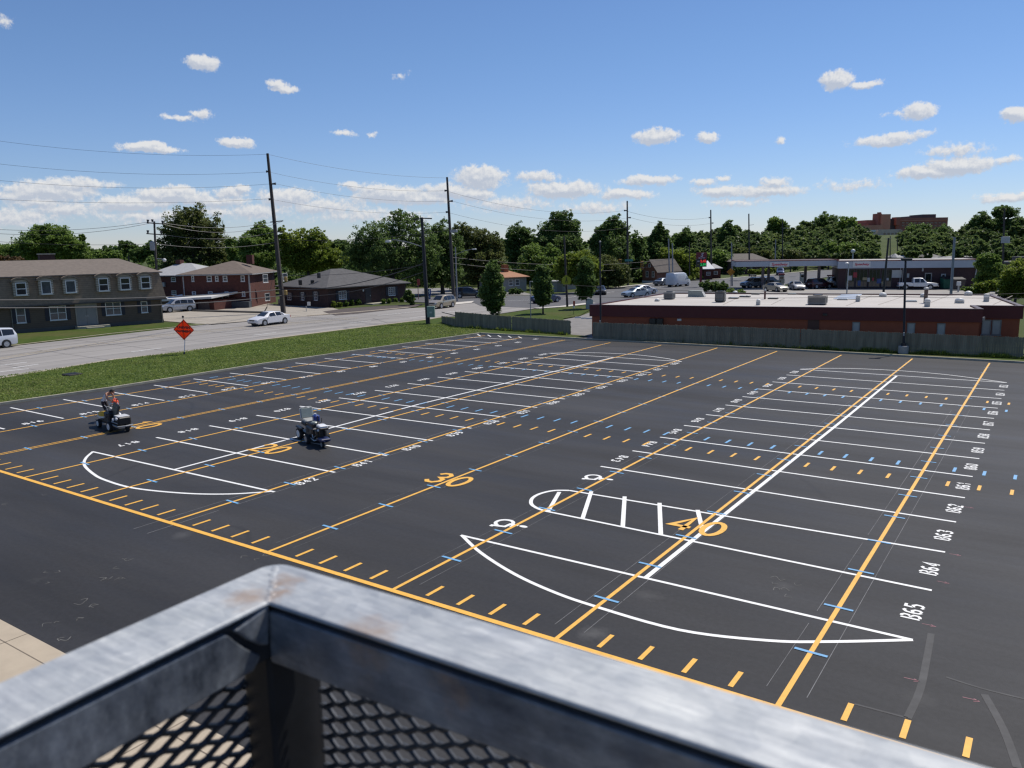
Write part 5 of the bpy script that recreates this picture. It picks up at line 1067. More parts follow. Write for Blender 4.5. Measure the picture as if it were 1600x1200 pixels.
m = LB(); m.add([(-0.85,0,0.007),(0.75,0,0.007),(0.75,0.9,0.007),(-0.85,0.9,0.007),(-0.85,0,0.62),(0.42,0,0.62),(0.42,0.9,0.62),(-0.85,0.9,0.62)], [(0,3,2,1),(4,5,6,7),(0,1,5,4),(1,2,6,5),(2,3,7,6),(3,0,4,7)]); m.build('hood', mat('hood_grey', (0.26,0.29,0.26), 0.6, var=0.1), t)
m = LB(); m.add([(0.44,0.05,0.60),(0.77,0.05,0.02),(0.77,0.85,0.02),(0.44,0.85,0.60),(0.48,0.05,0.62),(0.81,0.05,0.04),(0.81,0.85,0.04),(0.48,0.85,0.62)], [(0,1,2,3),(7,6,5,4),(0,4,5,1),(1,5,6,2),(2,6,7,3),(3,7,4,0)]); m.build('slanted_panel', UW, t)
p = roofpt(1272, 477); 
def dome(u, v, r, label, tall=False, grp='white dome vents on the red building roof'):
    p = roofpt(u, v); t = thing('roof_vent', label, 'roof vent', (p.x,p.y,ZR), 0.1, grp); m = LB()
    if tall:
        m.cbox(-r*0.8, r*0.8, 0, r*1.6, 0.007, r*1.5, 0.02); m.build('curb', UW, t)
        m = LB(); m.lathe([(r*0.85,r*1.5),(r*0.95,r*1.9),(r*0.7,r*2.0),(r*0.7,r*2.2),(r*0.9,r*2.25),(r*0.5,r*2.6),(0.01,r*2.7)], (0,r*0.8,0), 'z', 16); m.build('cowl', WHITEM, t)
    else:
        m.cbox(-r, r, 0, r*1.6, 0.007, r*0.55, 0.02); m.build('curb', UW, t)
        m = LB(); m.lathe([(r*1.02,r*0.55),(r*0.95,r*0.85),(r*0.65,r*1.15),(r*0.25,r*1.28),(0.01,r*1.3)], (0,r*0.8,0), 'z', 16); m.build('dome', WHITEM, t, smooth=True)
for u, v, r, lb in ((1148,459.5,0.26,'small white dome vent left of the dark chimney pipe'), (1026,471,0.22,'low grey dome vent near the roof corner by the cars'), (1379,464,0.33,'white dome vent below the grey station pole'), (1443,464.5,0.30,'white dome vent partly behind the square dark flue'), (1513,462,0.34,'white dome vent nearest the green dumpster'), (1499,474,0.36,'broad white dome vent in the middle of the roof by the corner'), ): dome(u, v, r, lb)
for u, v, r, lb in ((1340,471.5,0.22,'pale pot-shaped vent right of the tilted sheet'), (1541,471.5,0.26,'tall capped white vent near the back corner'), (1448.5,479.5,0.26,'grey cowl vent in front of the square dark flue'), (1184,477,0.20,'grey cowl vent in front of the roof pipe')): dome(u, v, r, lb, True, 'capped vents on the red building roof')
for u, v, w, h, lb in ((1446,473.5,0.28,1.15,'square dark brown flue standing on the white roof'), (1195,467.5,0.18,0.75,'dark red roof pipe with a silver cap')):
    p = roofpt(u, v); t = thing('flue', lb, 'flue', (p.x,p.y,ZR)); m = LB()
    if w > 0.2: m.box(-w/2,w/2,-w/2,w/2,0.007,h); m.build('shaft', mat('flue_brown', (0.10,0.07,0.06), 0.8), t)
    else: m.lathe([(w/2,0.007),(w/2,h)], (0,0,0), 'z', 12); m.build('shaft', mat('flue_red', (0.10,0.03,0.03), 0.7), t)
    m = LB(); m.lathe([(w*0.7,h+0.001),(w*0.75,h+0.12),(w*0.4,h+0.2)], (0,0,0), 'z', 12); m.build('cap', GALV, t)
p = roofpt(1322, 467.5); t = thing('metal_sheet', 'tilted pale blue sheet lying on the white roof', 'metal sheet', (p.x,p.y,ZR), 0.15); m = LB(); m.add([(-1.1,-0.3,0.02),(0.9,-0.3,0.05),(1.3,1.0,0.40),(-0.5,1.0,0.34),(-1.1,-0.3,0.05),(0.9,-0.3,0.08),(1.3,1.0,0.43),(-0.5,1.0,0.37)], [(0,3,2,1),(4,5,6,7),(0,1,5,4),(1,2,6,5),(2,3,7,6),(3,0,4,7)]); m.build('sheet', mat('pale_blue_sheet', (0.40,0.46,0.55), 0.4, var=0.06), t)
m = LB(); m.box(0.6,0.7,0.6,0.7,0.007,0.26).box(-0.4,-0.3,0.6,0.7,0.007,0.26); m.build('prop', BLACK, t)
for i, (u, v, w) in enumerate(((1145,467,0.9), (1163,464.5,1.0), (1180,460.5,0.8), (1237,460.5,0.8), (1207,467.5,0.9), (1424,472,0.9), (1316,469,0.9))):
    p = roofpt(u, v); t = thing('skylight', ('dark flat skylight in front of the first dome vent','dark flat skylight behind the first dome vent','dark flat skylight at the roof back edge by the hedge','dark flat skylight at the back edge near the middle pumps','dark flat skylight right of the roof pipe','pale flat skylight beside the lot lamp post','grey flat skylight under the tilted sheet')[i], 'skylight', (p.x,p.y,ZR), 0.13, 'flat skylights on the white roof')
    m = LB(); m.cbox(-w/2,w/2,0,0.7,0.007,0.12,0.02); m.build('curb', UD if i < 5 else UW, t); m = LB(); m.box(-w/2+0.06,w/2-0.06,0.06,0.64,0.121,0.135); m.build('pane', GLASS if i < 5 else WINGLASS, t)
# --- filling station: canopy
A = G(1150,451); A = gd(1150, 139); B = gd(1311, 136); M = plan_on(A, B); L = (B-A).length; zc0 = zd(417,1150,139); zc1 = zd(408.5,1150,139)
WHITEF = mat('station_fascia', (0.40,0.43,0.48), 0.4, var=0.03); REDT = mat('station_red', (0.16,0.008,0.018), 0.45, var=0.04)
cn = thing('station_canopy', 'long white filling station canopy with a red top edge over the pumps', 'canopy', (A.x,A.y,0))
m = MB(M); m.box(0, L, 0, 8, zc0, zc1); m.build('fascia', WHITEF, cn)
m = MB(M); m.box(-0.08, L+0.08, -0.08, 0.0, zc1-0.02, zc1+0.10).box(-0.08, L+0.08, 8.0, 8.08, zc1-0.02, zc1+0.10).box(-0.08, -0.001, 0, 8, zc1-0.02, zc1+0.10).box(L+0.001, L+0.08, 0, 8, zc1-0.02, zc1+0.10); m.build('red_edge', REDT, cn)
m = MB(M); m.box(0, L, 0.001, 7.999, zc1+0.001, zc1+0.05); m.build('roof', mat('canopy_roof', (0.13,0.10,0.10), 0.9, var=0.15), cn)
m = MB(M); m.box(0.3, L-0.3, 0.3, 7.7, zc0-0.05, zc0-0.001); m.build('soffit', mat('soffit', (0.45,0.45,0.44), 0.6), cn)
for u, y in ((1194,2.0), (1208,6.0), (1268,6.0), (1283,2.0)):
    s = hit(u, 430, A, B)[0]; m = MB(M); m.box(s-0.22, s+0.22, y-0.22, y+0.22, 0.03, zc0-0.05); m.build('column', mat('canopy_column', (0.12,0.09,0.09), 0.5), cn)
def signpanel(th, A, B, u0, u1, v0, v1, text, y=-0.10):
    a = hit(u0, v0, A, B); b = hit(u1, v1, A, B); Mx = plan_on(A, B); m = MB(Mx); m.box(a[0], b[0], y-0.06, y, b[1], a[1]); p = m.build('sign_panel', WHITEM, th)
    F = frame_on(A, B, (a[0]+b[0])/2, -y+0.075, (a[1]+b[1])/2)
    text_mesh('lettering', text, (b[0]-a[0])/len(text)*1.62, mat('sign_red', (0.50,0.015,0.05), 0.4, var=0), F, p, 0.01, 0.25, 0.012)
signpanel(cn, A, B, 1202.5, 1232.5, 409.6, 416.6, 'Speedway')
# --- station shop
A = gd(1310, 134.5); B = gd(1533, 128.5); M = plan_on(A, B); L = (B-A).length; zf0 = zd(419.5,1330,134); zf1 = zd(408,1330,134)
sp = thing('shop', 'filling station shop with grey-white fascia, red letters and dark brick wall', 'shop', (A.x,A.y,0))
m = MB(M); m.box(0.2, L-0.2, 0.4, 12, -0.05, zf0); m.build('wall', mat('shop_brick', (0.055,0.028,0.028), 0.85, var=0.2, scale=4), sp)
m = MB(M); m.box(0, L, 0, 12.3, zf0, zf1); m.build('fascia', WHITEF, sp)
m = MB(M); m.box(-0.06, L+0.06, -0.06, 0.0, zf1-0.02, zf1+0.12).box(-0.06, -0.001, 0, 12.4, zf1-0.02, zf1+0.12).box(L+0.001, L+0.06, 0, 12.4, zf1-0.02, zf1+0.12); m.build('red_edge', REDT, sp)
m = MB(M); m.box(0, L, 0.001, 12.3, zf1+0.001, zf1+0.05); m.build('roof', mat('shop_roof', (0.34,0.32,0.30), 0.9, var=0.1), sp)
signpanel(sp, A, B, 1333, 1360, 408.3, 417.5, 'Speedway', -0.002)
for u0, u1, nx in ((1322,1336,2), (1338,1356,3), (1358,1376,3), (1378,1394,2)):
    a = hit(u0,430,A,B)[0]; b = hit(u1,430,A,B)[0]; win(sp, M, a, b, 0.35, zf0-0.15, frame=mat('dark_frame', (0.05,0.05,0.055), 0.5), nx=nx, ny=1, y=0.4, pane=GLASS, name='shop_window')
rp = random.Random(5)
pst = [mat('poster_%s' % n_, c_, 0.6, var=0.15) for n_, c_ in (('white', (0.4,0.4,0.4)), ('red', (0.3,0.03,0.04)), ('blue', (0.05,0.08,0.2)), ('tan', (0.35,0.27,0.15)))]
for i in range(9):
    s = hit(1326+7.5*i,430,A,B)[0]; m = MB(M); z = rp.uniform(0.5,2.0); w = rp.uniform(0.3,0.7); m.box(s, s+w, 0.318, 0.333, z, z+rp.uniform(0.4,0.9)); m.build('poster', pst[i % 4], sp)
for u0, u1, v0, v1, mm, nm in ((1394.5,1409,422,434,UW,'notice_board'), (1418,1421,427.5,434,UW,'wall_lamp'), (1441.5,1443.5,419,424,UW,'wall_lamp'), (1471.5,1478,428,436,UW,'window'), (1446,1456,426.5,443,UT,'door')):
    a = hit(u0,v0,A,B); b = hit(u1,v1,A,B); m = MB(M); m.box(a[0], b[0], 0.30, 0.398, b[1], a[1]); o = m.build(nm, mm, sp)
    if nm in ('window','door'): m = MB(M); m.box(a[0]+0.15, b[0]-0.15, 0.285, 0.299, b[1]+0.15, a[1]-0.15); m.build('pane', GLASS, o)
m = MB(M)
for u in (1407,1411,1414): s = hit(u,430,A,B)[0]; m.tube([(s,0.25,0),(s,0.25,zf0)], 0.05, 6)
m.build('pipe', UW, sp)
m = MB(M); s = hit(1522,430,A,B)[0]; m.tube([(s,0.15,0),(s+0.35,0.15,zf0)], 0.07, 6); m.build('downspout', UW, sp)
for i, u in enumerate((1345,1356,1364,1371)):
    q = gd(u, depth(G(u,447.5)), 0.05); t = thing('goods_stack', ('bagged goods stacked at the shop window left of the pale green SUV','blue crates stacked outside the shop window','dark bins lined up at the shop window','bagged ice pallet nearest the pale green SUV')[i], 'goods stack', q)
    m = LB(); m.cbox(-0.5,0.5,-0.4,0.4,0,0.12,0.02); m.build('pallet', mat('pallet_wood', (0.15,0.11,0.07), 0.9), t); m = LB()
    for kk in range(3): m.cbox(-0.45+0.03*kk,0.45,-0.36,0.36,0.13+0.3*kk,0.41+0.3*kk,0.06)
    m.build('goods', (UG, pst[2], UD, UW)[i], t)
q = gd(1329, depth(G(1329,446)), 0.05); t = thing('ice_chest', 'white double-door ice chest by the shop entrance', 'ice chest', q, 0.3); m = LB(); m.cbox(-0.85,0.85,-0.4,0.4,0,1.9,0.04); m.build('cabinet', UW, t)
for x in (-0.42, 0.42): m = LB(); m.cbox(x-0.38,x+0.38,-0.44,-0.401,0.2,1.75,0.02); d = m.build('door', WHITEM, t); m = LB(); m.box(x+0.25,x+0.29,-0.48,-0.441,0.8,1.2); m.build('handle', BLACK, d)
# pumps
for i, (u, v, lb, cap) in enumerate(((1178,448,'grey fuel pump at the canopy end nearest the price sign',UD), (1222.5,446,'white fuel pump with a red top under the canopy lettering',REDT), (1255,443,'fuel pump behind the black SUV roof',UD), (1299,449,'white fuel pump with a red top nearest the shop',REDT))):
    q = gd(u, depth(G(u,v)), 0.05); t = thing('fuel_pump', lb, 'fuel pump', q, 0.4, 'fuel pumps under the canopy'); m = LB(); m.cbox(-0.45,0.45,-0.3,0.3,0.12,1.75,0.03); b = m.build('pump_body', UW, t)
    m = LB(); m.box(-0.7,0.7,-0.5,0.5,0,0.12); m.build('plinth', KERB, t); m = LB(); m.cbox(-0.55,0.55,-0.36,0.36,1.9,2.1,0.03).box(-0.4,-0.3,-0.1,0.1,1.75,1.9).box(0.3,0.4,-0.1,0.1,1.75,1.9); m.build('topper', cap, t)
    m = LB(); m.box(-0.3,0.3,-0.315,-0.301,1.15,1.55); m.build('display', GLASS, t); m = LB(); m.tube([(0.46,-0.1,1.2),(0.62,-0.2,0.7),(0.5,-0.25,0.35),(0.47,-0.2,0.9)], 0.025, 6); m.build('hose', BLACK, t)
# dumpsters and bits beside the shop
for (u, v, lb, c, mmc) in ((1483,452.5,'green steel dumpster beside the shop wall','dumpster',mat('dumpster_green', (0.02,0.11,0.07), 0.6, var=0.15)), (1500,454,'dark brown dumpster right of the green one','dumpster',mat('dumpster_brown', (0.05,0.04,0.04), 0.6, var=0.15))):
    q = gd(u, depth(G(u,v)), 0.05); t = thing('dumpster', lb, c, q, 0.5, 'dumpsters by the shop'); m = LB(); m.add([(-0.75,-0.6,0.12),(0.75,-0.6,0.12),(0.75,0.6,0.12),(-0.75,0.6,0.12),(-0.85,-0.75,1.6),(0.85,-0.75,1.6),(0.85,0.7,1.9),(-0.85,0.7,1.9)], [(0,3,2,1),(4,5,6,7),(0,1,5,4),(1,2,6,5),(2,3,7,6),(3,0,4,7)]); m.build('bin', mmc, t)
    m = LB(); m.add([(-0.9,-0.8,1.62),(0.9,-0.8,1.62),(0.9,0.75,1.93),(-0.9,0.75,1.93),(-0.9,-0.8,1.70),(0.9,-0.8,1.70),(0.9,0.75,2.0),(-0.9,0.75,2.0)], [(0,3,2,1),(4,5,6,7),(0,1,5,4),(1,2,6,5),(2,3,7,6),(3,0,4,7)]); m.build('lid', BLACK, t)
    m = LB(); m.box(-0.95,-0.86,-0.3,0.3,0.9,1.1).box(0.86,0.95,-0.3,0.3,0.9,1.1); m.build('lift_pocket', mmc, t)
q = gd(1466.5, depth(G(1466.5,450)), 0.05); t = thing('hydrant_post', 'red post standing by the shop door next to the dumpster', 'post', q); m = LB(); m.lathe([(0.14,0),(0.14,0.9),(0.18,0.95),(0.18,1.05),(0.1,1.25),(0.02,1.3)], (0,0,0), 'z', 12); m.build('post_body', mat('hydrant_red', (0.30,0.02,0.02), 0.5), t); m = LB(); m.lathe([(0.06,-0.24),(0.06,0.24)], (0,0,0.8), 'y', 8); m.build('side_cap', MATS['hydrant_red'], t)
q = gd(1501.5, depth(G(1501.5,457)), 0.05); t = thing('air_pump', 'white coin air pump on a pedestal in front of the brown dumpster', 'air pump', q); m = LB(); m.cbox(-0.28,0.28,-0.2,0.2,0.95,1.55,0.04); m.build('cabinet', WHITEM, t); m = LB(); m.tube([(0,0,0),(0,0,0.95)], 0.12, 10); m.build('pedestal', UW, t)
q = gd(1556.5, depth(G(1557,456)), 0.0); t = thing('storage_hut', 'narrow brown hut with white cap among bushes', 'hut', q); m = LB(); m.cbox(-0.55,0.55,-0.5,0.5,0,2.1,0.04); m.build('wall', mat('hut_brown', (0.10,0.08,0.065), 0.9, var=0.15), t); m = LB(); m.cbox(-0.62,0.62,-0.58,0.58,2.1,2.4,0.06); m.build('cap', WHITEM, t)
q = gd(1533, depth(G(1533,459)), 0.0); t = thing('mailbox', 'grey drop box with tilted top beside the roof edge', 'drop box', q); m = LB(); m.cbox(-0.25,0.25,-0.2,0.2,0,0.7,0.03); m.build('box_body', UG, t); m = LB(Matrix.Rotation(0.25,4,'Y')); m.cbox(-0.45,0.45,-0.3,0.3,0.72,0.8,0.02); m.build('lid', UG, t)
# --- hospital on the hill
HB = mat('hospital_brick', (0.30,0.120,0.085), 0.9, var=0.1, scale=0.2); HT = mat('hospital_tan', (0.48,0.23,0.15), 0.9, var=0.08, scale=0.2); HD = mat('hospital_dark', (0.06,0.05,0.055), 0.7, var=0.1)
DH = 640; base = gd(1405, DH); ho = thing('hospital', 'red-brown hospital complex with square tower on the wooded hill', 'building', (base.x, base.y, hill_z(base.x, base.y)))
def hb(nm, u0, u1, v0, v1, mm, dd=0.0, thick=22):
    a = gd(u0, DH+dd); b = gd(u1, DH+dd); Mx = plan_on(a, b); m = MB(Mx); m.box(0, (b-a).length, 0, thick, zd(v1, (u0+u1)/2, DH+dd), zd(v0, (u0+u1)/2, DH+dd)); return m.build(nm, mm, ho)
hb('wing', 1333,1354,350,372,HB); hb('wing', 1351,1370,344,372,HB,3); hb('tower', 1374,1388,335,372,HT,-4,10); hb('tower', 1368.5,1374.2,334,372,HB,-2,10); hb('spire', 1370,1373,332,334.5,HB,0,4)
hb('link', 1386.5,1398,342.5,372,HD,2); hb('wing', 1397.5,1477,340.5,372,HB,0); hb('penthouse', 1419,1438,338,341,HD,6); hb('penthouse', 1437.5,1458,335.2,341,HD,6); hb('stair_block', 1397,1403,339.5,352,HB,-2,8)
hb('lower_block', 1354,1377,352,374,HT,-14,10)
hb('roof_band', 1403,1477.3,344.2,345.2,HT,-0.6,2)
for r_, v in enumerate((347.5, 352)):
    for i in range(11): hb('window', 1406+6.3*i, 1410+6.3*i, v, v+1.9, GLASS, -0.25, 1)
DH = 520; base = gd(1390, DH); ho = thing('clinic', 'tan flat-fronted clinic with pale stair column below the hospital', 'building', (base.x, base.y, hill_z(base.x, base.y)))
hb('wall', 1374,1404.5,358.5,380,mat('clinic_tan', (0.52,0.42,0.33), 0.9, var=0.1, scale=0.2),0,20); hb('stair_column', 1404.5,1407.5,359,380,CONCRETE,-1,10); hb('roof_unit', 1361,1366,359.5,362,WHITEM,4,3); hb('roof_unit', 1372,1376,359,362,WHITEM,4,3)
for i in range(4): hb('window', 1379+6*i, 1382+6*i, 364, 367, GLASS, -0.2, 1)
# --- houses and roofs in the middle distance
def simple_house(name, label, cat, u0, u1, vbase, veave, vridge, wm, rm, D=None, ry=8, gable=False):
    D = D or depth(G((u0+u1)/2, vbase)); a = gd(u0, D); b = gd(u1, D); Mx = plan_on(a, b); L = (b-a).length; uc = (u0+u1)/2
    z0 = zd(vbase, uc, D); z0 = min(z0, 0) if D < 250 else z0; ze, zr = zd(veave, uc, D), zd(vridge, uc, D+ry/2)
    t = thing(name, label, cat, (a.x, a.y, z0)); m = MB(Mx); m.box(0, L, 0, ry, z0-0.3, ze); m.build('wall', wm, t)
    hip(Mx, -0.4, L+0.4, -0.4, ry+0.4, ze+0.13, zr, 0.2 if gable else L*0.25, L-0.2 if gable else L*0.75).build('roof', rm, t)
    n = max(1, int(L/3))
    for i in range(n): s = L*(i+0.5)/n; win(t, Mx, s-0.45, s+0.45, z0+(ze-z0)*0.4, z0+(ze-z0)*0.75, sill=False)
    return t
simple_house('hall', 'low hall with broad weathered grey roof behind the canopy', 'building', 1141, 1205, 414, 409, 396, BRICK2, mat('hall_roof', (0.12,0.105,0.09), 0.95, var=0.15), D=205, ry=14)
simple_house('house', 'white gabled house half behind the price sign', 'house', 1101, 1114, 434, 421, 407, BRICK, mat('white_roof', (0.55,0.56,0.58), 0.8, var=0.05), D=178, gable=True)
simple_house('house', 'red brick house with white gable right of the price sign', 'house', 1111, 1127, 434, 420, 412, BRICK, PALEROOF, D=183)
simple_house('house', 'pale grey house above the shop roof near the hill drive', 'house', 1436, 1450, 410, 402, 395, mat('pale_wall', (0.42,0.42,0.41), 0.8), GREYROOF, D=235)
simple_house('house', 'grey house with dark windows above the shop roof', 'house', 1453, 1470, 410, 402, 396, UG, GREYROOF, D=228)
simple_house('house', 'cream cottage at the foot of the hill drive', 'house', 1403, 1420, 410, 403, 396, MATS['cream_wall'], PALEROOF, D=250)
A = gd(1564, 160); B = gd(1640, 152); M = plan_on(A, B); L = (B-A).length; t = thing('flat_roofed_building', 'brown flat-roofed building at the right edge above the bushes', 'building', (A.x,A.y,0)); zt = zd(408.5,1585,157)
m = MB(M); m.box(0, L, 0, 12, -0.1, zt-0.25); m.build('wall', mat('dusty_brick', (0.17,0.10,0.08), 0.9, var=0.12), t); m = MB(M); m.box(-0.1, L+0.1, -0.1, 12.1, zt-0.25, zt); m.build('roof_edge', mat('pale_edge', (0.33,0.31,0.29), 0.8), t)
for x, w, h in ((1.0,3.0,0.9), (4.6,1.0,0.6), (5.9,0.5,0.9)): m = MB(M); m.cbox(x, x+w, 2, 4, zt+0.001, zt+h, 0.05); m.build('roof_unit', UD if x < 2 else WHITEM, t)
simple_house('warehouse', 'long grey roofed warehouse behind the shop fascia', 'building', 1478, 1560, 412, 404, 399.5, UG, mat('warehouse_roof', (0.20,0.20,0.20), 0.8, var=0.1), D=215, ry=12)
# ------------------------------------------------------------------ fences
FENCE = mat('grey_fence_board', (0.190,0.178,0.130), 0.95, var=0.3, scale=1.2, stretch=(3,3,0.3)); FENCE2 = mat('fence_rail', (0.10,0.095,0.085), 0.95, var=0.2)
def fence(label, segs):
    P0 = segs[0][0]; t = thing('wooden_fence', label, 'fence', (P0.x,P0.y,0)); rf = random.Random(11); b = MB(); rl = MB()
    for a, c, ha, hc in segs:
        e = (c-a); L = Vector((e.x,e.y)).length; n = int(L/0.145); M = plan_on(a, c)
        b.M = M
        for i in range(n):
            s = i*0.145; h = ha+(hc-ha)*s/L + rf.uniform(-0.03,0.025); y = rf.uniform(-0.006,0.006)
            b.add([(s,y,0.04),(s+0.138,y,0.04),(s+0.138,y+0.02,0.04),(s,y+0.02,0.04),(s,y,h-0.04),(s+0.138,y,h-0.04),(s+0.138,y+0.02,h-0.04),(s,y+0.02,h-0.04),(s+0.035,y,h),(s+0.103,y,h),(s+0.103,y+0.02,h),(s+0.035,y+0.02,h)],
                  [(0,1,5,4),(1,2,6,5),(2,3,7,6),(3,0,4,7),(4,5,9,8),(5,6,10,9),(6,7,11,10),(7,4,8,11),(8,9,10,11)])
        k = 0
        while k*2.4 < L:
            s = k*2.4; m = MB(M); h = ha+(hc-ha)*s/L; m.box(s, s+0.1, 0.027, 0.12, -0.05, h-0.08); m.build('post', FENCE2, t); k += 1
        rl.M = M
        for z in (0.3, 0.75, 1.2): rl.box(0, L, 0.0265, 0.06, z-0.04, z+0.04)
    b.build('boards', FENCE, t); rl.build('rail', FENCE2, t); return t
def hgt(u, v, b): return ztop(u, v, b)
f0, f1, f2, f3 = G(690,505), G(711.5,511.5), G(800,517.5), G(892,524)
fence('weathered grey board fence with a low stepped end beside the street corner', [(f0, f1, hgt(690,493.5,f0), hgt(711,497,f1)), (f1, f2, hgt(712,486.5,f1), hgt(800,494,f2)), (f2, f3, hgt(800,494,f2), hgt(892,500.5,f3))])
f0, f1, f2 = G(926,530), G(1250,545.5), G(1600,561)
f3 = f2+(f2-f1)*2.2
fence('long weathered grey board fence in front of the red building', [(f0, f1, hgt(926,503,f0), hgt(1250,513.5,f1)), (f1, f2, hgt(1250,513.5,f1), hgt(1600,526.5,f2)), (f2, f3, hgt(1600,526.5,f2), 1.5)])
# weeds along the fence foot
def blades(name, areas, mats_, n, h0, h1, seed=2):
    r_ = np.random.default_rng(seed); vs, fs = [], []
    for (a, b, w, k) in areas:
        for _ in range(int(n*k)):
            t_ = r_.random(); p = a+(b-a)*t_; x = p.x+r_.normal(0,w); y = p.y+abs(r_.normal(0,w)); cl = 0.5+0.5*math.sin(x*1.7)+0.3*math.sin(x*5.1)
            h = r_.uniform(h0,h1)*(0.5+0.6*max(0,cl)); an = r_.uniform(0,6.28); dx, dy = math.cos(an)*0.035, math.sin(an)*0.035; o = len(vs); lx, ly = r_.normal(0,0.12), r_.normal(0,0.12)
            vs += [(x-dx,y-dy,0.05),(x+dx,y+dy,0.05),(x+lx,y+ly,0.05+h)]; fs.append((o,o+1,o+2))
    me = bpy.data.meshes.new(name); me.from_pydata(vs, [], fs); me.materials.append(mats_); o = bpy.data.objects.new(name, me); COL.objects.link(o); o['kind'] = 'stuff'; return o
q = lambda u, v: G(u, v)
blades('weeds' if False else 'weeds', [(Vector((-24.9,48.0,0)),Vector((6.5,49.7,0)),0.28,1.0), (Vector((6.5,49.7,0)),Vector((20,51,0)),0.3,0.4), (Vector((-41,50.0,0)),Vector((-28.6,48.9,0)),0.2,0.25)], LEAF_L, 5600, 0.10, 0.42)

# ------------------------------------------------------------------ poles, lamps and signs
INS = mat('insulator', (0.05,0.05,0.055), 0.5)
def pole(name, label, cat, base, top, r0, r1, m_, group=None, arms=(), stubs=(), z0=None, dep=None, pn='shaft'):
    B = G(*base) if dep is None else gd(base[0], dep, zd(base[1], base[0], dep) if z0 is None else z0)
    if dep is None: B.z = 0
    D = depth(B); T = at(top[0], top[1], D)
    t = thing(name, label, cat, B, 0, group); t['_dep'] = D
    MB().tube([B-Vector((0,0,0.1)), B.lerp(T,0.33), B.lerp(T,0.66), T], [r0, r0+(r1-r0)*.33, r0+(r1-r0)*.66, r1], 10).build(pn, m_, t)
    for a, b in arms:
        MB().tube([at(*a,D), at(*b,D)], 0.07, 6).build('crossarm', m_, t)
    for a, b in stubs:
        MB().tube([at(*a,D-0.05), at(*b,D-0.05)], [0.07,0.16], 8).build('insulator', INS, t)
    return t, D
lp = 'tall transmission poles'
t1, D1 = pole('utility_pole', 'tallest dark pole, leaning left, behind the white sedan', 'utility pole', (443,489), (418,240), 0.33, 0.17, WOODP, None, arms=(((422.5,347),(442.5,345)), ((424,363),(441,362))), stubs=(((420.5,268),(416,268)), ((424,287.5),(431,287)), ((425,311),(420,311.5))))
for v in (436, 457): MB(Matrix.Translation(at(446.5,v,D1-0.4))).cbox(-0.2,0.2,-0.15,0.15,-0.3,0.3,0.05).build('signal_head', mat('dull_yellow', (0.30,0.20,0.06), 0.6, var=0.1), t1)
MB().tube([at(411.5,490,D1-2), at(417.5,479,D1-2)], 0.07, 6).tube([at(417.5,479,D1-2), at(434,392,D1)], 0.02, 5).build('guy_wire', BLACK, t1)
t2, D2_ = pole('utility_pole', 'wooden utility pole with two crossarms beside the apartment house', 'utility pole', (248,501), (241,346), 0.17, 0.11, WOODP, None, arms=(((229.5,348),(256,350)), ((229,365),(257,367))), stubs=(((231,348),(231,343.5)), ((238,347),(238,343)), ((254,349.5),(254,345)), ((231,365),(231,360)), ((252,366),(252,361))))
MB(Matrix.Translation(at(238,384,D2_-0.35))).lathe([(0.01,-0.55),(0.26,-0.55),(0.28,-0.4),(0.28,0.45),(0.1,0.55),(0.01,0.55)], n=12).build('transformer', GALV, t2)
MB().tube([at(244,404,D2_), at(256,405,D2_)], 0.03, 6).ball(at(257,406.5,D2_), 0.22, 8).build('lamp', WHITEM, t2)
t3, D3 = pole('street_lamp', 'dark lamp pole with long grey arm and green box at the grass verge', 'street lamp', (669,507), (659,340), 0.25, 0.15, DARKP, None, arms=(((645.5,343.5),(660,341)), ((660,341),(675,341.5))))
MB().tube([at(661,386,D3), at(640,379,D3), at(618,374.8,D3), at(604,375.5,D3)], 0.05, 6).build('lamp_arm', GALV, t3)
MB(Matrix.Translation(at(607,377,D3))).cbox(-0.35,0.3,-0.18,0.18,-0.12,0.08,0.05).build('lamp_head', WHITEM, t3)
p = at(673.5,487,D3-0.45); t = thing('utility_box', 'pale green metal box fixed low on the dark lamp pole', 'utility box', p, 0.5); LB().cbox(-0.40,0.40,-0.22,0.22,-0.58,0.58,0.03).build('cabinet', mat('pale_green_box', (0.19,0.27,0.23), 0.5, var=0.08), t); LB().box(-0.33,0.33,-0.235,-0.221,-0.5,0.5).build('door', MATS['pale_green_box'], t); LB().box(-0.12,0.12,-0.242,-0.2351,-0.16,0.02).build('sticker', mat('pale_sticker', (0.40,0.45,0.40), 0.6), t)
def sign_board(name, label, u0, u1, v0, v1, D, mm, txt=None, tm=None, size=0.4, part='panel', group=None):
    a = gd(u0, D); b = gd(u1, D); Mx = plan_on(a, b); L = (b-a).length; z0, z1 = zd(v1, u0, D), zd(v0, u0, D)
    t = thing(name, label, 'sign', (a.x,a.y,z0), 0, group); m = MB(Mx); m.box(0, L, -0.03, 0.03, z0, z1); p_ = m.build(part, mm, t)
    if txt: text_mesh('lettering', txt, size, tm, frame_on(a, b, L/2, 0.045, (z0+z1)/2), p_, 0.01, 0, 0.02)
    return t
SB = mat('sign_blue', (0.02,0.06,0.28), 0.5, var=0.05)
sign_board('hospital_sign', 'blue square sign with white H on the dark lamp pole', 662.5, 671.5, 452, 461, D3-0.35, SB, 'H', WHITE, 0.62)
sign_board('arrow_sign', 'small blue plate under the H sign', 664, 670.5, 462, 468.5, D3-0.35, SB, '<', WHITE, 0.42)
t4, D4 = pole('utility_pole', 'tall dark transmission pole standing at the corner ramp', 'utility pole', (709.5,473), (698.5,277), 0.30, 0.15, WOODP, None, stubs=(((700,297.5),(694.5,298)), ((701.5,314.5),(707.5,314)), ((702.5,331),(696.5,331.5))))
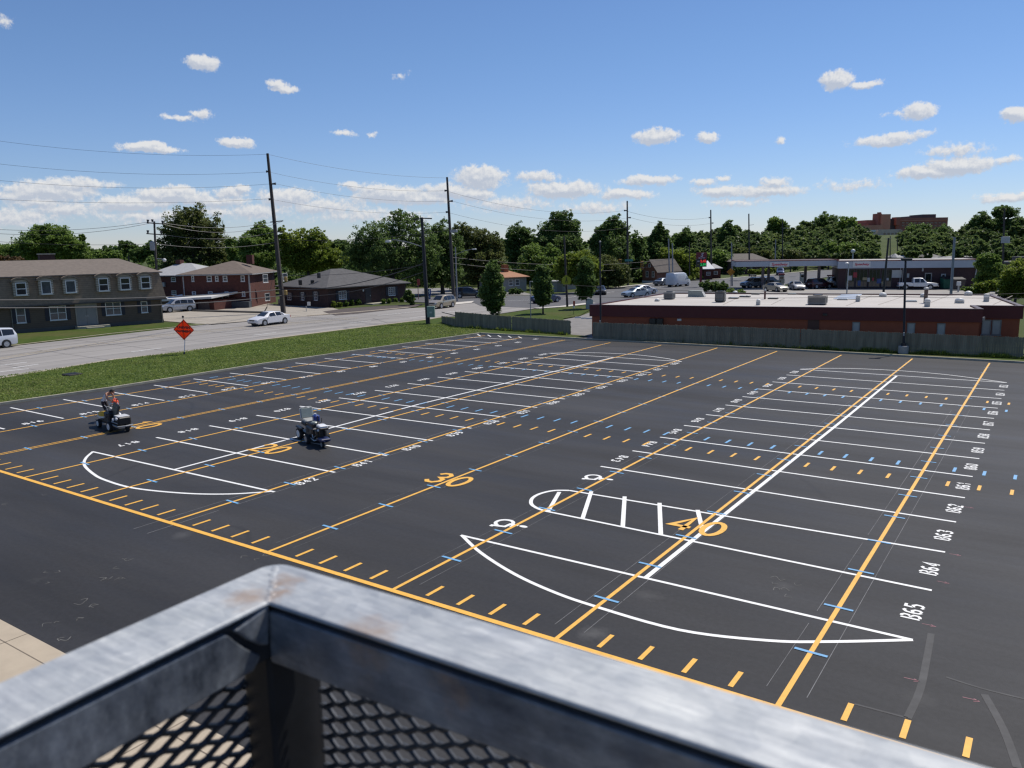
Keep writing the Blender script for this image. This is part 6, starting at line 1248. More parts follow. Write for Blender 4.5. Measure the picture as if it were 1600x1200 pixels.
MB(Matrix.Translation(at(710,361,D4-0.4))).cbox(-0.7,0.5,-0.2,0.2,-0.2,0.2,0.05).build('switch_box', GALV, t4)
t5, D5 = pole('street_lamp', 'grey lamp pole with upswept arm right beside the tall corner pole', 'street lamp', (714.5,471), (711.5,386), 0.13, 0.09, GREYP)
MB().tube([at(712,398,D5), at(725,392,D5), at(738,389.2,D5)], 0.04, 6).build('lamp_arm', GALV, t5); MB(Matrix.Translation(at(741,389.3,D5))).cbox(-0.35,0.35,-0.15,0.15,-0.08,0.08,0.04).build('lamp_head', WHITEM, t5)
t6, D6 = pole('utility_pole', 'dark pole carrying the yellow crossing sign', 'utility pole', (886.5,479.5), (881.5,369), 0.16, 0.11, WOODP)
YG = mat('sign_lime', (0.36,0.36,0.02), 0.5, var=0.04, emit=None)
def diamond(name, label, u, v, half, D, mm, pent=False):
    c = at(u, v, D); t = thing(name, label, 'sign', c); e = FR; n = Vector((e.y,-e.x,0))
    pts = [(-half,-0.6*half),(-half,half*0.3),(0,half),(half,half*0.3),(half,-0.6*half),(0.7*half,-half),(-0.7*half,-half)] if pent else [(0,-half),(half,0),(0,half),(-half,0)]
    L = len(pts); m = MB(); A_ = [c+e*x+Vector((0,0,y))+n*0.03 for x, y in pts]; B_ = [p-n*0.05 for p in A_]; m.add([tuple(p) for p in A_+B_], [tuple(range(L)), tuple(range(2*L-1,L-1,-1))]+[(i,L+i,L+(i+1)%L,(i+1)%L) for i in range(L)]); m.build('panel', mm, t); return t, c, e, n
t, c, e, n = diamond('crossing_sign', 'lime yellow pedestrian crossing sign on a dark pole', 885, 437, 0.62, D6-0.3, YG, True)
m = MB(Matrix(((e.x,0,n.x,c.x+n.x*0.035),(e.y,0,n.y,c.y+n.y*0.035),(0,1,0,c.z),(0,0,0,1)))); m.box(-0.06,0.06,-0.15,0.15,0,0.01).ball((0,0.24,0),0.08,6,squash=(1,1,0.2)).box(-0.14,-0.06,-0.4,-0.1,0,0.01).box(0.06,0.14,-0.4,-0.1,0,0.01); m.build('walker_symbol', BLACK, t)
t7, D7 = pole('utility_pole', 'tall grey-brown pole between the two hanging traffic signals', 'utility pole', (981,446), (980,314), 0.24, 0.14, WOODP, None, stubs=(((979.5,329),(975,329)), ((980.5,340),(985.5,340)), ((980,356),(975,356))))
SG = mat('sign_green', (0.05,0.22,0.20), 0.5); sign_board('street_name_sign', 'teal street name plate beside the left traffic signal', 976.5, 989, 405.2, 408.6, D7-2, SG)
def lotlamp(label, ub, vb, vped, u, vt, wped, head):
    B = G(ub, vb); D = depth(B); t = thing('lot_lamp', label, 'lamp post', (B.x,B.y,0.05)); zp = zd(vped, ub, D); w = wped/FPX*D/2
    MB(Matrix.Translation((B.x,B.y,0))).lathe([(w,0.0),(w,zp-0.03),(w*0.94,zp)], n=20).build('pedestal', mat('grey_pedestal', (0.34,0.33,0.31), 0.9, var=0.1, scale=4), t)
    T = at(u, vt, D); P0 = Vector((B.x,B.y,zp)); MB().tube([P0, P0+Vector((0,0,0.18))], [0.19,0.17], 10).tube([P0+Vector((0,0,0.18)), P0.lerp(T,0.4), T], [0.085,0.078,0.07], 10).build('shaft', DARKP, t)
    MB(Matrix.Translation(P0+Vector((-0.02,-0.1,0.85)))).cbox(-0.05,0.05,-0.03,0.03,-0.12,0.12,0.01).build('hand_hole', GALV, t)
    if head: MB(Matrix.Translation(T) @ Matrix.Rotation(0.3,4,'Z')).cbox(-0.30,0.42,-0.16,0.16,-0.05,0.12,0.03).box(-0.25,0.37,-0.12,0.12,-0.07,-0.05).build('lamp_head', BLACK, t)
    else: MB(Matrix.Translation(T)).lathe([(0.09,-0.05),(0.10,0.06),(0.02,0.1)], n=10).build('cap', GALV, t)
lotlamp('slender dark lot post on a concrete pedestal at the fence gap', 938.5, 529, 517.5, 937.5, 378, 11.5, False)
lotlamp('black lot lamp with a flat head on a round concrete pedestal by the long fence', 1411, 553.5, 540, 1415, 406, 15, True)
G2 = 'thin distant poles along the avenue'
for lab, b_, t_, r_ in (('left one of two close poles behind the white cargo van',(1046.5,447),(1044.5,373),.16), ('right one of two close poles behind the white cargo van',(1051.5,447),(1050.5,380),.16), ('thin pole with a lime sign just right of the white van',(1077.5,441),(1077,378),.12)):
    pole('utility_pole', lab, 'utility pole', b_, t_, r_, r_*0.7, GREYP if 'two' in lab else WOODP, G2)
t8, D8 = pole('utility_pole', 'tall dark pole just right of the red price sign', 'utility pole', (1111.5,435.5), (1110.5,328), 0.22, 0.14, WOODP, None, stubs=(((1110.5,340),(1107.5,340)), ((1111,348.5),(1114.5,348.5))))
pole('lamp_post', 'pale grey lamp post at the left end of the canopy', 'lamp post', (1144,447), (1143,379), 0.16, 0.10, GREYP)
t9, D9 = pole('utility_pole', 'tall thin dark pole rising behind the canopy lettering from the left', 'utility pole', (1171,432), (1170,334), 0.2, 0.14, DARKP); MB().tube([at(1170,352,D9), at(1178,351,D9)], 0.05, 6).build('lamp_arm', GALV, t9)
t, D = pole('utility_pole', 'thin dark pole against the woods above the canopy middle', 'utility pole', (1223,404), (1222.5,342), 0.16, 0.12, DARKP, None, dep=215); MB().tube([at(1222.5,357,D), at(1231,356,D)], 0.05, 6).build('lamp_arm', GALV, t)
pole('utility_pole', 'short grey pole rising above the canopy lettering', 'utility pole', (1211.5,410), (1212,374), 0.14, 0.1, GREYP, None, dep=190)
t, D = pole('utility_pole', 'stout grey-brown pole in front of the pale green SUV', 'utility pole', (1383.5,459), (1388.5,372), 0.16, 0.12, WOODP, None, dep=108, z0=0.0); MB().tube([at(1384,373.5,D), at(1393,372.5,D)], 0.04, 6).build('crossarm', GREYP, t)
t, D = pole('lamp_post', 'slender white station lamp beside the canopy end', 'lamp post', (1326,456), (1326.5,411.5), 0.09, 0.07, UW, None, dep=112, z0=0.0); MB(Matrix.Translation(at(1323.5,411,D))).lathe([(0.05,0.12),(0.28,0.0),(0.30,-0.06),(0.02,-0.08)], n=12).build('lamp_head', WHITEM, t)
t, D = pole('lamp_post', 'thick grey lamp post in front of the dumpsters', 'lamp post', (1490.5,458), (1491.5,371), 0.19, 0.15, GREYP, None, dep=106, z0=0.0); MB().tube([at(1491.5,371.5,D), at(1486,370.5,D)], 0.07, 6).build('lamp_head', GREYP, t)
t, D = pole('utility_pole', 'dark pole with grey transformer box near the right edge', 'utility pole', (1570.5,460), (1569.5,326), 0.17, 0.12, WOODP, None, dep=118, z0=0.0); MB(Matrix.Translation(at(1571,375,D-0.3))).cbox(-0.55,0.55,-0.3,0.3,-0.45,0.5,0.05).build('transformer', mat('pale_transformer', (0.36,0.38,0.40), 0.5), t)
for lab, b_, t_, dd in (('thin pole on the hill drive, left of a pair',(1391,403),(1391,369),240), ('thin pole on the hill drive, right of a pair',(1402.5,403),(1402,370),255), ('thin pole at the edge of the dark hill trees',(1427,404),(1426.5,377),260), ('white ball lamp above the shop fascia',(1332.5,411),(1333,393),190), ('leaning thin pole above the warehouse roof',(1517,402),(1520,373),230)):
    t, D = pole('utility_pole', lab, 'utility pole', b_, t_, 0.16, 0.12, UW if 'white' in lab else WOODP, None, dep=dd)
    if 'ball' in lab: MB().ball(at(1333,392.5,D), 0.5, 8).build('lamp_globe', WHITEM, t)
t, D = pole('lamp_post', 'thin low grey post rising above the stepped fence between two round trees', 'lamp post', (829.5,500), (828,441), 0.055, 0.045, GREYP); MB(Matrix.Translation(at(830,440,D))).cbox(-0.18,0.18,-0.08,0.08,-0.05,0.05,0.02).build('lamp_head', GREYP, t)
# price sign
D = depth(G(1094,449)); a = gd(1088, D); b = gd(1104, D); Mx = plan_on(a, b); L = (b-a).length; t = thing('price_sign', 'red filling station price sign with red and green lit digits on a red post', 'sign', gd(1094,D))
zt, zm, zb_ = zd(394.5,1094,D), zd(404.5,1094,D), zd(417,1094,D)
m = MB(Mx); m.box(0, L, -0.2, 0.2, zm, zt); pp = m.build('emblem_panel', REDT, t); m = MB(Mx); m.box(0, L, -0.2, 0.2, zb_, zm-0.002); pb = m.build('price_panel', BLACK, t)
m = MB(Mx); m.box(L*0.38, L*0.58, -0.15, 0.15, -0.1, zb_-0.002); m.build('post', REDT, t)
text_mesh('emblem', 'S', 0.95, mat('emblem_white', (0.55,0.50,0.52), 0.5, var=0), frame_on(a, b, L*0.5, 0.215, zm+(zt-zm)*0.60), pp, 0.01, 0.3, 0.03)
text_mesh('lettering', 'Speedway', 0.30, MATS['emblem_white'], frame_on(a, b, L*0.5, 0.215, zm+(zt-zm)*0.16), pp, 0.01, 0.2, 0.01)
LR = mat('lit_red', (0.5,0.02,0.02), 0.5, var=0, emit=((1,0.05,0.04), 0.45)); LGn = mat('lit_green', (0.02,0.4,0.08), 0.5, var=0, emit=((0.03,0.9,0.2), 0.25)); SY = mat('dim_yellow', (0.30,0.24,0.06), 0.6, var=0)
zz = zb_+(zm-zb_)*0.70; text_mesh('price_digits', '2.45', 0.62, LR, frame_on(a, b, L*0.66, 0.215, zz), pb, 0.01, 0, 0.03); text_mesh('grade_label', 'REG', 0.24, MATS['emblem_white'], frame_on(a, b, L*0.20, 0.215, zz), pb, 0.01, 0, 0.01)
zz = zb_+(zm-zb_)*0.26; text_mesh('price_digits', '2.99', 0.62, LGn, frame_on(a, b, L*0.66, 0.215, zz), pb, 0.01, 0, 0.03); text_mesh('grade_label', 'DSL', 0.24, SY, frame_on(a, b, L*0.20, 0.215, zz), pb, 0.01, 0, 0.01)
# orange road-work sign in the verge
B = G(288,556); D = depth(B); t = thing('road_work_sign', 'orange diamond road-work sign with black lettering on the grass verge', 'sign', (B.x,B.y,0.09)); c = at(287.3,515.2,D); half = 16.3/FPX*D; e = FR; n = Vector((e.y,-e.x,0)); tl = -0.06
ORS = mat('sign_orange', (0.85,0.13,0.025), 0.55, var=0.05)
_nt = ORS.node_tree; _tr = _nt.nodes.new('ShaderNodeBsdfTranslucent'); _tr.inputs['Color'].default_value = (0.9,0.16,0.03,1); _mx = _nt.nodes.new('ShaderNodeMixShader'); _mx.inputs[0].default_value = 0.62
_nt.links.new(_nt.nodes['Principled BSDF'].outputs[0], _mx.inputs[1]); _nt.links.new(_tr.outputs[0], _mx.inputs[2]); _nt.links.new(_mx.outputs[0], _nt.nodes['Material Output'].inputs['Surface'])
def dia(h0, off_, mm, nm, par, th=0.015):
    pts = [(0,-h0),(h0,0),(0,h0),(-h0,0)]; rot = lambda x, y: (x*math.cos(tl)-y*math.sin(tl), x*math.sin(tl)+y*math.cos(tl)); m = MB()
    A_ = [c+e*rot(x,y)[0]+Vector((0,0,rot(x,y)[1]))+n*off_ for x, y in pts]; B_ = [p-n*th for p in A_]; m.add([tuple(p) for p in A_+B_], [(0,1,2,3),(7,6,5,4)]+[(i,4+i,4+(i+1)%4,(i+1)%4) for i in range(4)]); return m.build(nm, mm, par)
p1 = dia(half*1.0, 0.018, ORS, 'panel', t, 0.004)
rot_ = lambda x, y: c+e*(x*math.cos(tl)-y*math.sin(tl))+Vector((0,0,x*math.sin(tl)+y*math.cos(tl)))+n*0.021
m = MB(); O_ = [rot_(*q) for q in ((0,-half*0.97),(half*0.97,0),(0,half*0.97),(-half*0.97,0))]; I_ = [rot_(*q) for q in ((0,-half*0.89),(half*0.89,0),(0,half*0.89),(-half*0.89,0))]
m.add([tuple(p) for p in O_+I_], [(i,(i+1)%4,4+(i+1)%4,4+i) for i in range(4)]); m.build('border', BLACK, p1)
F = lambda dz: Matrix(((e.x*math.cos(tl), -e.x*math.sin(tl), n.x, c.x+n.x*0.024), (e.y*math.cos(tl), -e.y*math.sin(tl), n.y, c.y+n.y*0.024), (math.sin(tl), math.cos(tl), 0, c.z+dz), (0,0,0,1)))
text_mesh('lettering', 'UNEVEN', 0.26, BLACK, F(0.17), p1, 0.003, 0, 0.012); text_mesh('lettering', 'PAVEMENT', 0.24, BLACK, F(-0.13), p1, 0.003, 0, 0.012)
MB().tube([Vector((B.x,B.y,0.05)), c-Vector((0,0,half))-n*0.02, c+Vector((0,0,half+0.12))-n*0.02], 0.028, 8).build('post', STEEL, t)
MB().tube([Vector((B.x,B.y,0.05)), Vector((B.x,B.y,0.05)).lerp(c,0.12)], [0.09,0.07], 8).build('foot', BLACK, t); MB().ball(c+Vector((0,0,half+0.2))-n*0.02, 0.09, 8).build('beacon', BLACK, t)
# other small signs
D = depth(G(478,487)); t = sign_board('yard_sign', 'small white square sign on a post before the dark office', 475.5, 480.5, 472.5, 478.5, D, WHITEM); q = at(478,478,D)-FR.cross(Vector((0,0,1)))*0.07; MB().tube([(q.x,q.y,-0.1), tuple(q)], 0.05, 6).build('post', UW, t)
D = depth(G(654,468)); t = sign_board('banner_sign', 'narrow red banner sign behind the corner of the office', 650, 654.5, 436.5, 446, D, mat('banner_red', (0.32,0.05,0.04), 0.7, var=0.1)); q = at(653,446,D); MB().tube([(q.x,q.y,-0.1), tuple(q)], 0.06, 6).build('post', mat('pinkish_post', (0.22,0.12,0.12), 0.7), t)
t, c, e, n = diamond('warning_sign', 'orange diamond sign in front of the pale lamp post at the canopy', 1142, 425, 0.75, depth(G(1142,448))-0.4, mat('sign_amber', (0.50,0.22,0.02), 0.5)); MB().tube([c-Vector((0,0,c.z+0.1))+n*-0.05, c-n*0.05], 0.04, 6).build('post', GREYP, t)
t, c, e, n = diamond('warning_sign', 'lime diamond sign right of the white cargo van', 1078.3, 434, 0.6, depth(G(1077.5,441))-0.5, YG); MB().tube([c-Vector((0,0,c.z+0.1))-n*0.05, c-n*0.05], 0.04, 6).build('post', GREYP, t)
D = depth(G(896,493)); t = thing('marker_post', 'thin post with a small red flag plate on the corner lawn', 'marker post', gd(896,D)); MB().tube([gd(896,D,0.0), at(896.5,478,D)], 0.025, 6).build('post', WOODP, t); MB(Matrix.Translation(at(897,474,D))).cbox(-0.13,0.13,-0.03,0.03,-0.28,0.28,0.02).build('plate', mat('plate_red', (0.35,0.04,0.03), 0.6), t); MB(Matrix.Translation(at(896.3,479.5,D))).cbox(-0.11,0.11,-0.03,0.03,-0.14,0.14,0.02).build('reflector', WHITEM, t)
D = depth(G(921,484)); a = gd(916.5, D); t = thing('utility_cabinet', 'pale grey arched cabinet beside the red building corner', 'cabinet', gd(921,D), 0.6); w = 10.5/FPX*D; h = zd(467.5,921,D)
m = LB(); pts = [(-w/2,0),(w/2,0)]+[(w/2*math.cos(x), h-0.25+0.25*math.sin(x)) for x in np.linspace(0, math.pi, 9)]; L = len(pts); m.add([(x,-0.35,z) for x, z in pts]+[(x,0.5,z) for x, z in pts], [tuple(range(L)), tuple(range(2*L-1,L-1,-1))]+[(i,L+i,L+(i+1)%L,(i+1)%L) for i in range(L)]); m.build('cabinet_body', mat('cabinet_pale', (0.40,0.42,0.42), 0.6, var=0.06), t); LB().box(-w*0.3,w*0.3,-0.37,-0.351,0.3,h-0.6).build('door', UW, t)
# concrete parking blocks at the lane mouth
for i, (u, v) in enumerate(((903,497.5), (913,498.5), (921,499))):
    q = G(u, v); t = thing('parking_block', 'small pale parking block on the service lane by the fence gap', 'parking block', (q.x,q.y,0.045), 0.6, 'parking blocks on the service lane'); LB().add([(-0.35,-0.1,0),(0.35,-0.1,0),(0.35,0.1,0),(-0.35,0.1,0),(-0.32,-0.06,0.14),(0.32,-0.06,0.14),(0.32,0.06,0.14),(-0.32,0.06,0.14)], [(0,3,2,1),(4,5,6,7),(0,1,5,4),(1,2,6,5),(2,3,7,6),(3,0,4,7)]).build('block', WHITEM, t)
q = G(182,589.5); t = tag(MB(Matrix.Translation((0,0,0))).box(0,0.001,0,0.001,0,0.001).build('tmp', BLACK), 'x x x x', 'x'); bpy.data.objects.remove(t)
p = G(113,588); t = thing('drain_grate', 'dark drain grate set in the grass verge', 'drain', (p.x,p.y,0.091)); LB().cbox(-0.5,0.5,-0.45,0.45,0,0.10,0.03).build('slab', mat('drain_dark', (0.045,0.042,0.04), 0.9), t)
for i in range(5): LB().box(-0.4,0.4,-0.38+0.16*i,-0.30+0.16*i,0.101,0.115).build('bar', BLACK, t)

# ------------------------------------------------------------------ wires
WIRE = mat('wire', (0.03,0.03,0.033), 0.6, var=0); WIREL = mat('wire_pale', (0.14,0.14,0.145), 0.5, var=0)
def wire(label, p0, d0, p1, d1, sag=0.4, r=0.016, mm=None, n=14):
    A_ = at(*p0, d0); B_ = at(*p1, d1); pts = []
    for i in range(n+1): s = i/n; P = A_.lerp(B_, s); P.z -= sag*4*s*(1-s); pts.append(P)
    o = MB().tube(pts, r, 4).build('power_line', mm or WIRE); tag(o, label, 'power line', 'overhead wires'); return o
DL = D1*1.0
for lab, a, b, s in (('topmost wire from the left edge to the tallest leaning pole',(-60,212),(418,241),0.9), ('second wire from the left edge to the tallest leaning pole',(-60,249),(419,268.5),0.9), ('third wire from the left edge to the tallest leaning pole',(-60,276),(428,287),0.9), ('fourth wire from the left edge to the tallest leaning pole',(-60,308),(422,310.5),0.6)): wire(lab, a, D1*0.9, b, D1, s, 0.014)
for lab, a, b, s in (('topmost wire between the tallest leaning pole and the corner pole',(418,241),(698.5,278),0.7), ('second wire between the tallest leaning pole and the corner pole',(419,268.5),(696,298),0.8), ('third wire between the tallest leaning pole and the corner pole',(430,287),(706,314),0.8), ('lowest insulator wire between the tallest leaning pole and the corner pole',(422,311),(698,331.5),0.8)): wire(lab, a, D1, b, D4, s, 0.014)
for lab, a, b, s in (('upper wire from the corner pole to the pole between the signals',(696,298),(976,329),1.6), ('middle wire from the corner pole to the pole between the signals',(706,314),(985,340),1.6), ('lower wire from the corner pole to the pole between the signals',(698,331.5),(976,356),1.6)): wire(lab, a, D4, b, D7, s, 0.016)
for lab, a, b in (('upper wire from the signal pole to the pole by the price sign',(976,329),(1108,340)), ('lower wire from the signal pole to the pole by the price sign',(985,340),(1114,348.5))): wire(lab, a, D7, b, D8, 1.0, 0.020)
for lab, a, b, s in (('upper distribution wire left of the two-arm wooden pole',(-40,356),(231,347),0.6), ('second distribution wire left of the two-arm wooden pole',(-40,362),(238,348),0.8), ('telephone wire crossing the sky left of the wooden pole',(-40,375),(242,381),0.3)): wire(lab, a, D2_*0.95, b, D2_, s, 0.02)
for lab, a, b, s in (('upper wire from the wooden pole across the dark big tree',(254,348),(431,346),0.7), ('second wire from the wooden pole across the dark big tree',(254,350),(441,346),1.2), ('third wire from the wooden pole across the dark big tree',(252,366),(427,363),0.7), ('fourth wire from the wooden pole across the dark big tree',(244,381),(434,378),0.6)): wire(lab, a, D2_, b, D1, s, 0.022, WIREL)
for lab, a, b, s in (('thick cable bundle sweeping from the apartments to the leaning pole',(-40,469),(440,452),0.35), ('cable sweeping along the apartment eave to the leaning pole',(-40,481),(440,462),0.45)): wire(lab, a, 58, b, D1-0.5, s, 0.045, WIRE)
for lab, a, b, s, r in (('thick cable bundle from the leaning pole to the dark lamp pole',(440,452),(663,411),0.9,0.045), ('cable below the bundle from the leaning pole to the dark lamp pole',(440,462),(664,424),0.9,0.03), ('wire across the sky from the leaning pole to the corner pole behind the lamp',(436,374),(705,359),0.5,0.02), ('wire from the leaning pole over the office roof to the lamp pole',(438,430),(662,414),0.4,0.022)): wire(lab, a, D1-0.5, b, D3, s, r, WIRE)
for lab, a, b, s in (('upper span wire crossing the intersection to the signals',(705,402),(1050,404),1.2), ('lower span wire crossing the intersection',(706,411),(1048,412),1.4)): wire(lab, a, D4, b, D7+2, s, 0.03)
for lab, a, b in (('upper service wire passing over the white roof',(900,463.5),(1640,457)), ('lower service wire passing over the white roof',(880,445),(1640,466.5))): wire(lab, a, 66, b, 62, 0.25, 0.014)
# hanging traffic signals
SIGY = mat('signal_yellow', (0.48,0.22,0.02), 0.5, var=0.05)
for i, (u, v0, v1, lab) in enumerate(((968.8,405,418,'yellow traffic signal hanging left of the signal pole'), (1003,408,421,'yellow traffic signal hanging in front of the brick cottage'))):
    D = D7-4; c = at(u, (v0+v1)/2, D); h = (v1-v0)/FPX*D/2; t = thing('traffic_signal', lab, 'traffic light', c, 0.5, 'traffic signals over the intersection')
    LB().cbox(-0.26,0.26,-0.2,0.2,-h,h,0.05).build('housing', SIGY, t)
    for k, z in enumerate((0.6, 0, -0.6)): LB().lathe([(0.01,-0.22),(0.16,-0.22),(0.17,-0.36),(0.15,-0.36),(0.14,-0.21)], (0,0,z*h), 'y', 12).build('visor', BLACK, t)
    LB().tube([(0,0,h),(0,0,h+0.9)], 0.03, 6).build('hanger', BLACK, t)
# short uneven grass over the verge
def turf(name, inside, n, z, h0, h1, mm, seed):
    r_ = np.random.default_rng(seed); P = inside(r_, n); k = len(P); an = r_.uniform(0, 6.28, k); w = 0.05; h = r_.uniform(h0, h1, k); h = np.maximum(h, 0.02)
    d = np.stack([np.cos(an), np.sin(an)], 1)*w; l = r_.normal(0, 0.05, (k,2)); zz = np.full((k,1), z)
    V = np.stack([np.concatenate([P-d, zz], 1), np.concatenate([P+d, zz], 1), np.concatenate([P+l, zz+h[:,None]], 1)], 1).reshape(-1,3)
    me = bpy.data.meshes.new(name); me.vertices.add(k*3); me.vertices.foreach_set('co', V.ravel()); me.loops.add(k*3); me.loops.foreach_set('vertex_index', np.arange(k*3)); me.polygons.add(k); me.polygons.foreach_set('loop_start', np.arange(0,k*3,3)); me.update(calc_edges=True); me.validate(); me.materials.append(mm)
    o = bpy.data.objects.new(name, me); COL.objects.link(o); o['kind'] = 'stuff'; return o
def verge(r_, n):
    y = r_.uniform(-2, 52, n); x0 = np.interp(y, [0,6,12,23,34,47,52], [-39.8,-39.6,-39.1,-39.1,-38.3,-37.2,-40.5]); x1 = np.interp(y, [0,20,52], [-49.0,-50.9,-50.6]); return np.stack([x0+(x1-x0)*r_.random(n), y], 1)
TURF = leaf_mat('turf_blade', (0.095,0.145,0.030), (0.27,0.34,0.085), 0.5)
turf('verge_grass', verge, 60000, 0.09, 0.02, 0.085, TURF, 5)
# ------------------------------------------------------------------ trees
def leafmesh(name, blobs, ls, n, m_, parent, seed, drop=1.0, flat=1.0):
    """blobs: (centre, (rx, ry, rz)); leaf-sized faces gathered in clumps through each lobe's volume"""
    r_ = np.random.default_rng(seed); vol = np.array([b[1][0]*b[1][2] for b in blobs]); vol = vol/vol.sum(); C = []
    for (c, rad), f in zip(blobs, vol):
        k = max(60, int(n*f)); ncl = max(10, int(k/20)); c = np.array(c); rad = np.array(rad)
        d = r_.normal(size=(ncl,3)); d /= np.linalg.norm(d,axis=1)[:,None]; rr = 0.25+0.77*r_.random(ncl)**0.55
        lump = 1+0.16*np.sin(d[:,0]*5.1+seed)+0.14*np.sin(d[:,2]*6.3+seed*2.1)+0.10*np.sin(d[:,1]*7.7)
        cc = c+d*rad*(rr*lump)[:,None]; cr = rad.mean()*r_.uniform(0.12,0.30,ncl)
        idx = r_.integers(0,ncl,k); e = r_.normal(size=(k,3)); e /= np.linalg.norm(e,axis=1)[:,None]
        C.append(cc[idx]+e*(cr[idx]*r_.random(k)**0.45)[:,None]*np.array([1,1,0.72]))
    P = np.concatenate(C); k = len(P)
    nrm = r_.normal(size=(k,3)); nrm[:,2] = np.abs(nrm[:,2])*1.1+0.25; nrm /= np.linalg.norm(nrm,axis=1)[:,None]
    a = np.cross(nrm, r_.normal(size=(k,3))); a /= np.linalg.norm(a,axis=1)[:,None]; b = np.cross(nrm, a); s = ls*r_.uniform(0.6,1.35,(k,1))
    V = np.stack([P-a*s*0.55, P+b*s*0.42+a*s*0.05, P+a*s*0.62, P-b*s*0.42], 1).reshape(-1,3)
    if parent is not None: V = V-np.array(parent.location)
    me = bpy.data.meshes.new(name); me.vertices.add(len(V)); me.vertices.foreach_set('co', V.ravel()); me.loops.add(k*4); me.loops.foreach_set('vertex_index', np.arange(k*4)); me.polygons.add(k); me.polygons.foreach_set('loop_start', np.arange(0,k*4,4)); me.update(calc_edges=True); me.validate(); me.materials.append(m_)
    o = bpy.data.objects.new(name, me); COL.objects.link(o); o.parent = parent; return o
TS = [0]
def tree(label, u, vb, lobes, m_, dens=1.0, name='tree', cat='tree', group=None, dep=None, trunk=True, z0=0.0, rough=1.0, tr=None):
    """lobes: (u, v, half width px, half height px); the crown's lobes as seen, given their own depth and thickness"""
    TS[0] += 1; sd = TS[0]; r_ = random.Random(sd)
    B = G(u, vb) if dep is None else gd(u, dep, z0); B.z = z0; D = depth(B); k = D/FPX
    t = thing(name, label, cat, B, 0, group); fw = Vector((_f.x,_f.y,0)).normalized(); bl = []; area = 0
    for (a, v, w, h) in lobes:
        c = at(a, v, D); rx, rz = w*k, h*k; ry = 0.5*(rx+min(rx,rz)); c = c+fw*r_.uniform(-0.35,0.35)*rx
        R_ = Vector((_r.x,_r.y,0)).normalized()
        bl.append(((c.x,c.y,c.z), (rx*0.93, rx*0.93, rz*0.97))); area += w*h*4
    n = int(min(36000, max(1200, area*0.41*11.5*dens))); ls = max(0.18, 2.5*k*rough)
    leafmesh('crown', bl, ls, n, m_, t, sd)
    if trunk:
        zt = min(b[0][2]+b[1][2]*0.3 for b in bl); low = min(b[0][2]-b[1][2] for b in bl); top = max(b[0][2]+b[1][2]*0.5 for b in bl); r0 = tr or max(0.10, 0.035*(top-B.z)); m = MB()
        cx = sum(b[0][0] for b in bl)/len(bl); cy = sum(b[0][1] for b in bl)/len(bl); fork = Vector((B.x*0.6+cx*0.4, B.y*0.6+cy*0.4, B.z+max(0.9, (low-B.z)+0.25*(zt-low)))); m.tube([B-Vector((0,0,0.15)), B+Vector((0,0,0.25)), fork], [r0*1.35, r0, r0*0.75], 8)
        for c, rad in bl[:6]:
            e = Vector((c[0],c[1],c[2]+rad[2]*0.35)); mid = fork.lerp(e,0.5)+Vector((r_.uniform(-.3,.3),r_.uniform(-.3,.3),0.1)); m.tube([fork-Vector((0,0,0.2)), mid, e], [r0*0.6, r0*0.38, r0*0.1], 6)
            for _ in range(3):
                q = Vector((c[0]+r_.uniform(-.75,.75)*rad[0], c[1]+r_.uniform(-.75,.75)*rad[1], c[2]+r_.uniform(-.2,.75)*rad[2])); m.tube([mid, mid.lerp(q,0.6)+Vector((0,0,0.15)), q], [r0*0.3, r0*0.18, r0*0.05], 5)
        m.build('trunk', BARK, t)
    return t
# three clipped oval street trees
tree('dark oval street tree behind the stepped fence, largest of the three', 770, 494, [(770,436,17,22),(769,458,22,24),(771,472,18,16),(770,421,9,13)], LEAF_D, 2.0, tr=0.13, rough=0.85)
tree('dark oval street tree standing in a round patch of shade', 848.5, 491, [(848,430,12,16),(848,450,16.5,22),(849,466,12,13)], LEAF_D, 2.0, tr=0.11, rough=0.85)
tree('narrow oval street tree by the pale arched cabinet', 917, 483, [(914,420,12,18),(913,442,16,20),(914,455,12,12)], LEAF_D, 1.8, tr=0.10, rough=0.85)
# left side
tree('broad light green tree above the apartment roof, left of the chimney', 70, 440, [(62,378,30,20),(92,372,24,19),(50,392,22,18),(105,384,26,22),(75,366,22,14),(122,395,18,16)], LEAF_M, dep=150)
tree('tree seen over the roof ridge at the left edge', 10, 440, [(8,393,26,12),(30,391,16,12),(-12,396,18,14)], LEAF_M, dep=170)
tree('slim feathery tree just right of the apartment chimney', 128, 440, [(127,375,7,10),(128,388,10,12),(134,398,10,10)], LEAF_M, dep=160)
tree('rusty brown bush peeking over the roof at the left edge', 14, 440, [(4,404,18,5),(24,406,14,4)], LEAF_R, dep=125)
tree('small round tree against the sky behind the apartment roof end', 200, 420, [(199,385,14,9),(195,392,12,10),(209,390,8,9)], LEAF_D, dep=260)
for i, (a, v, w, h) in enumerate(((158,399,12,8), (178,400,14,8), (216,398,14,10), (235,391,12,14))): tree(('low bushy tree left of the small round tree on the skyline','low spreading tree below the small round tree on the skyline','low dark tree right of the small round tree on the skyline','dark tree directly behind the wooden utility pole')[i], a, 425, [(a,v,w,h),(a+5,v+4,w*0.8,h*0.8)], LEAF_M if i < 2 else LEAF_D, dep=230)
tree('huge dark olive tree behind the brick apartments', 300, 445, [(300,350,34,26),(272,362,24,24),(328,364,24,26),(300,378,46,28),(268,392,26,22),(335,392,24,24),(306,335,20,13),(288,412,40,16),(345,408,22,16)], LEAF_O, 1.9, dep=165, tr=0.6)
tree('small bright tree between the huge olive tree and the light green trees', 370, 440, [(368,398,12,14),(362,384,11,14),(378,408,12,12)], LEAF_M, dep=160)
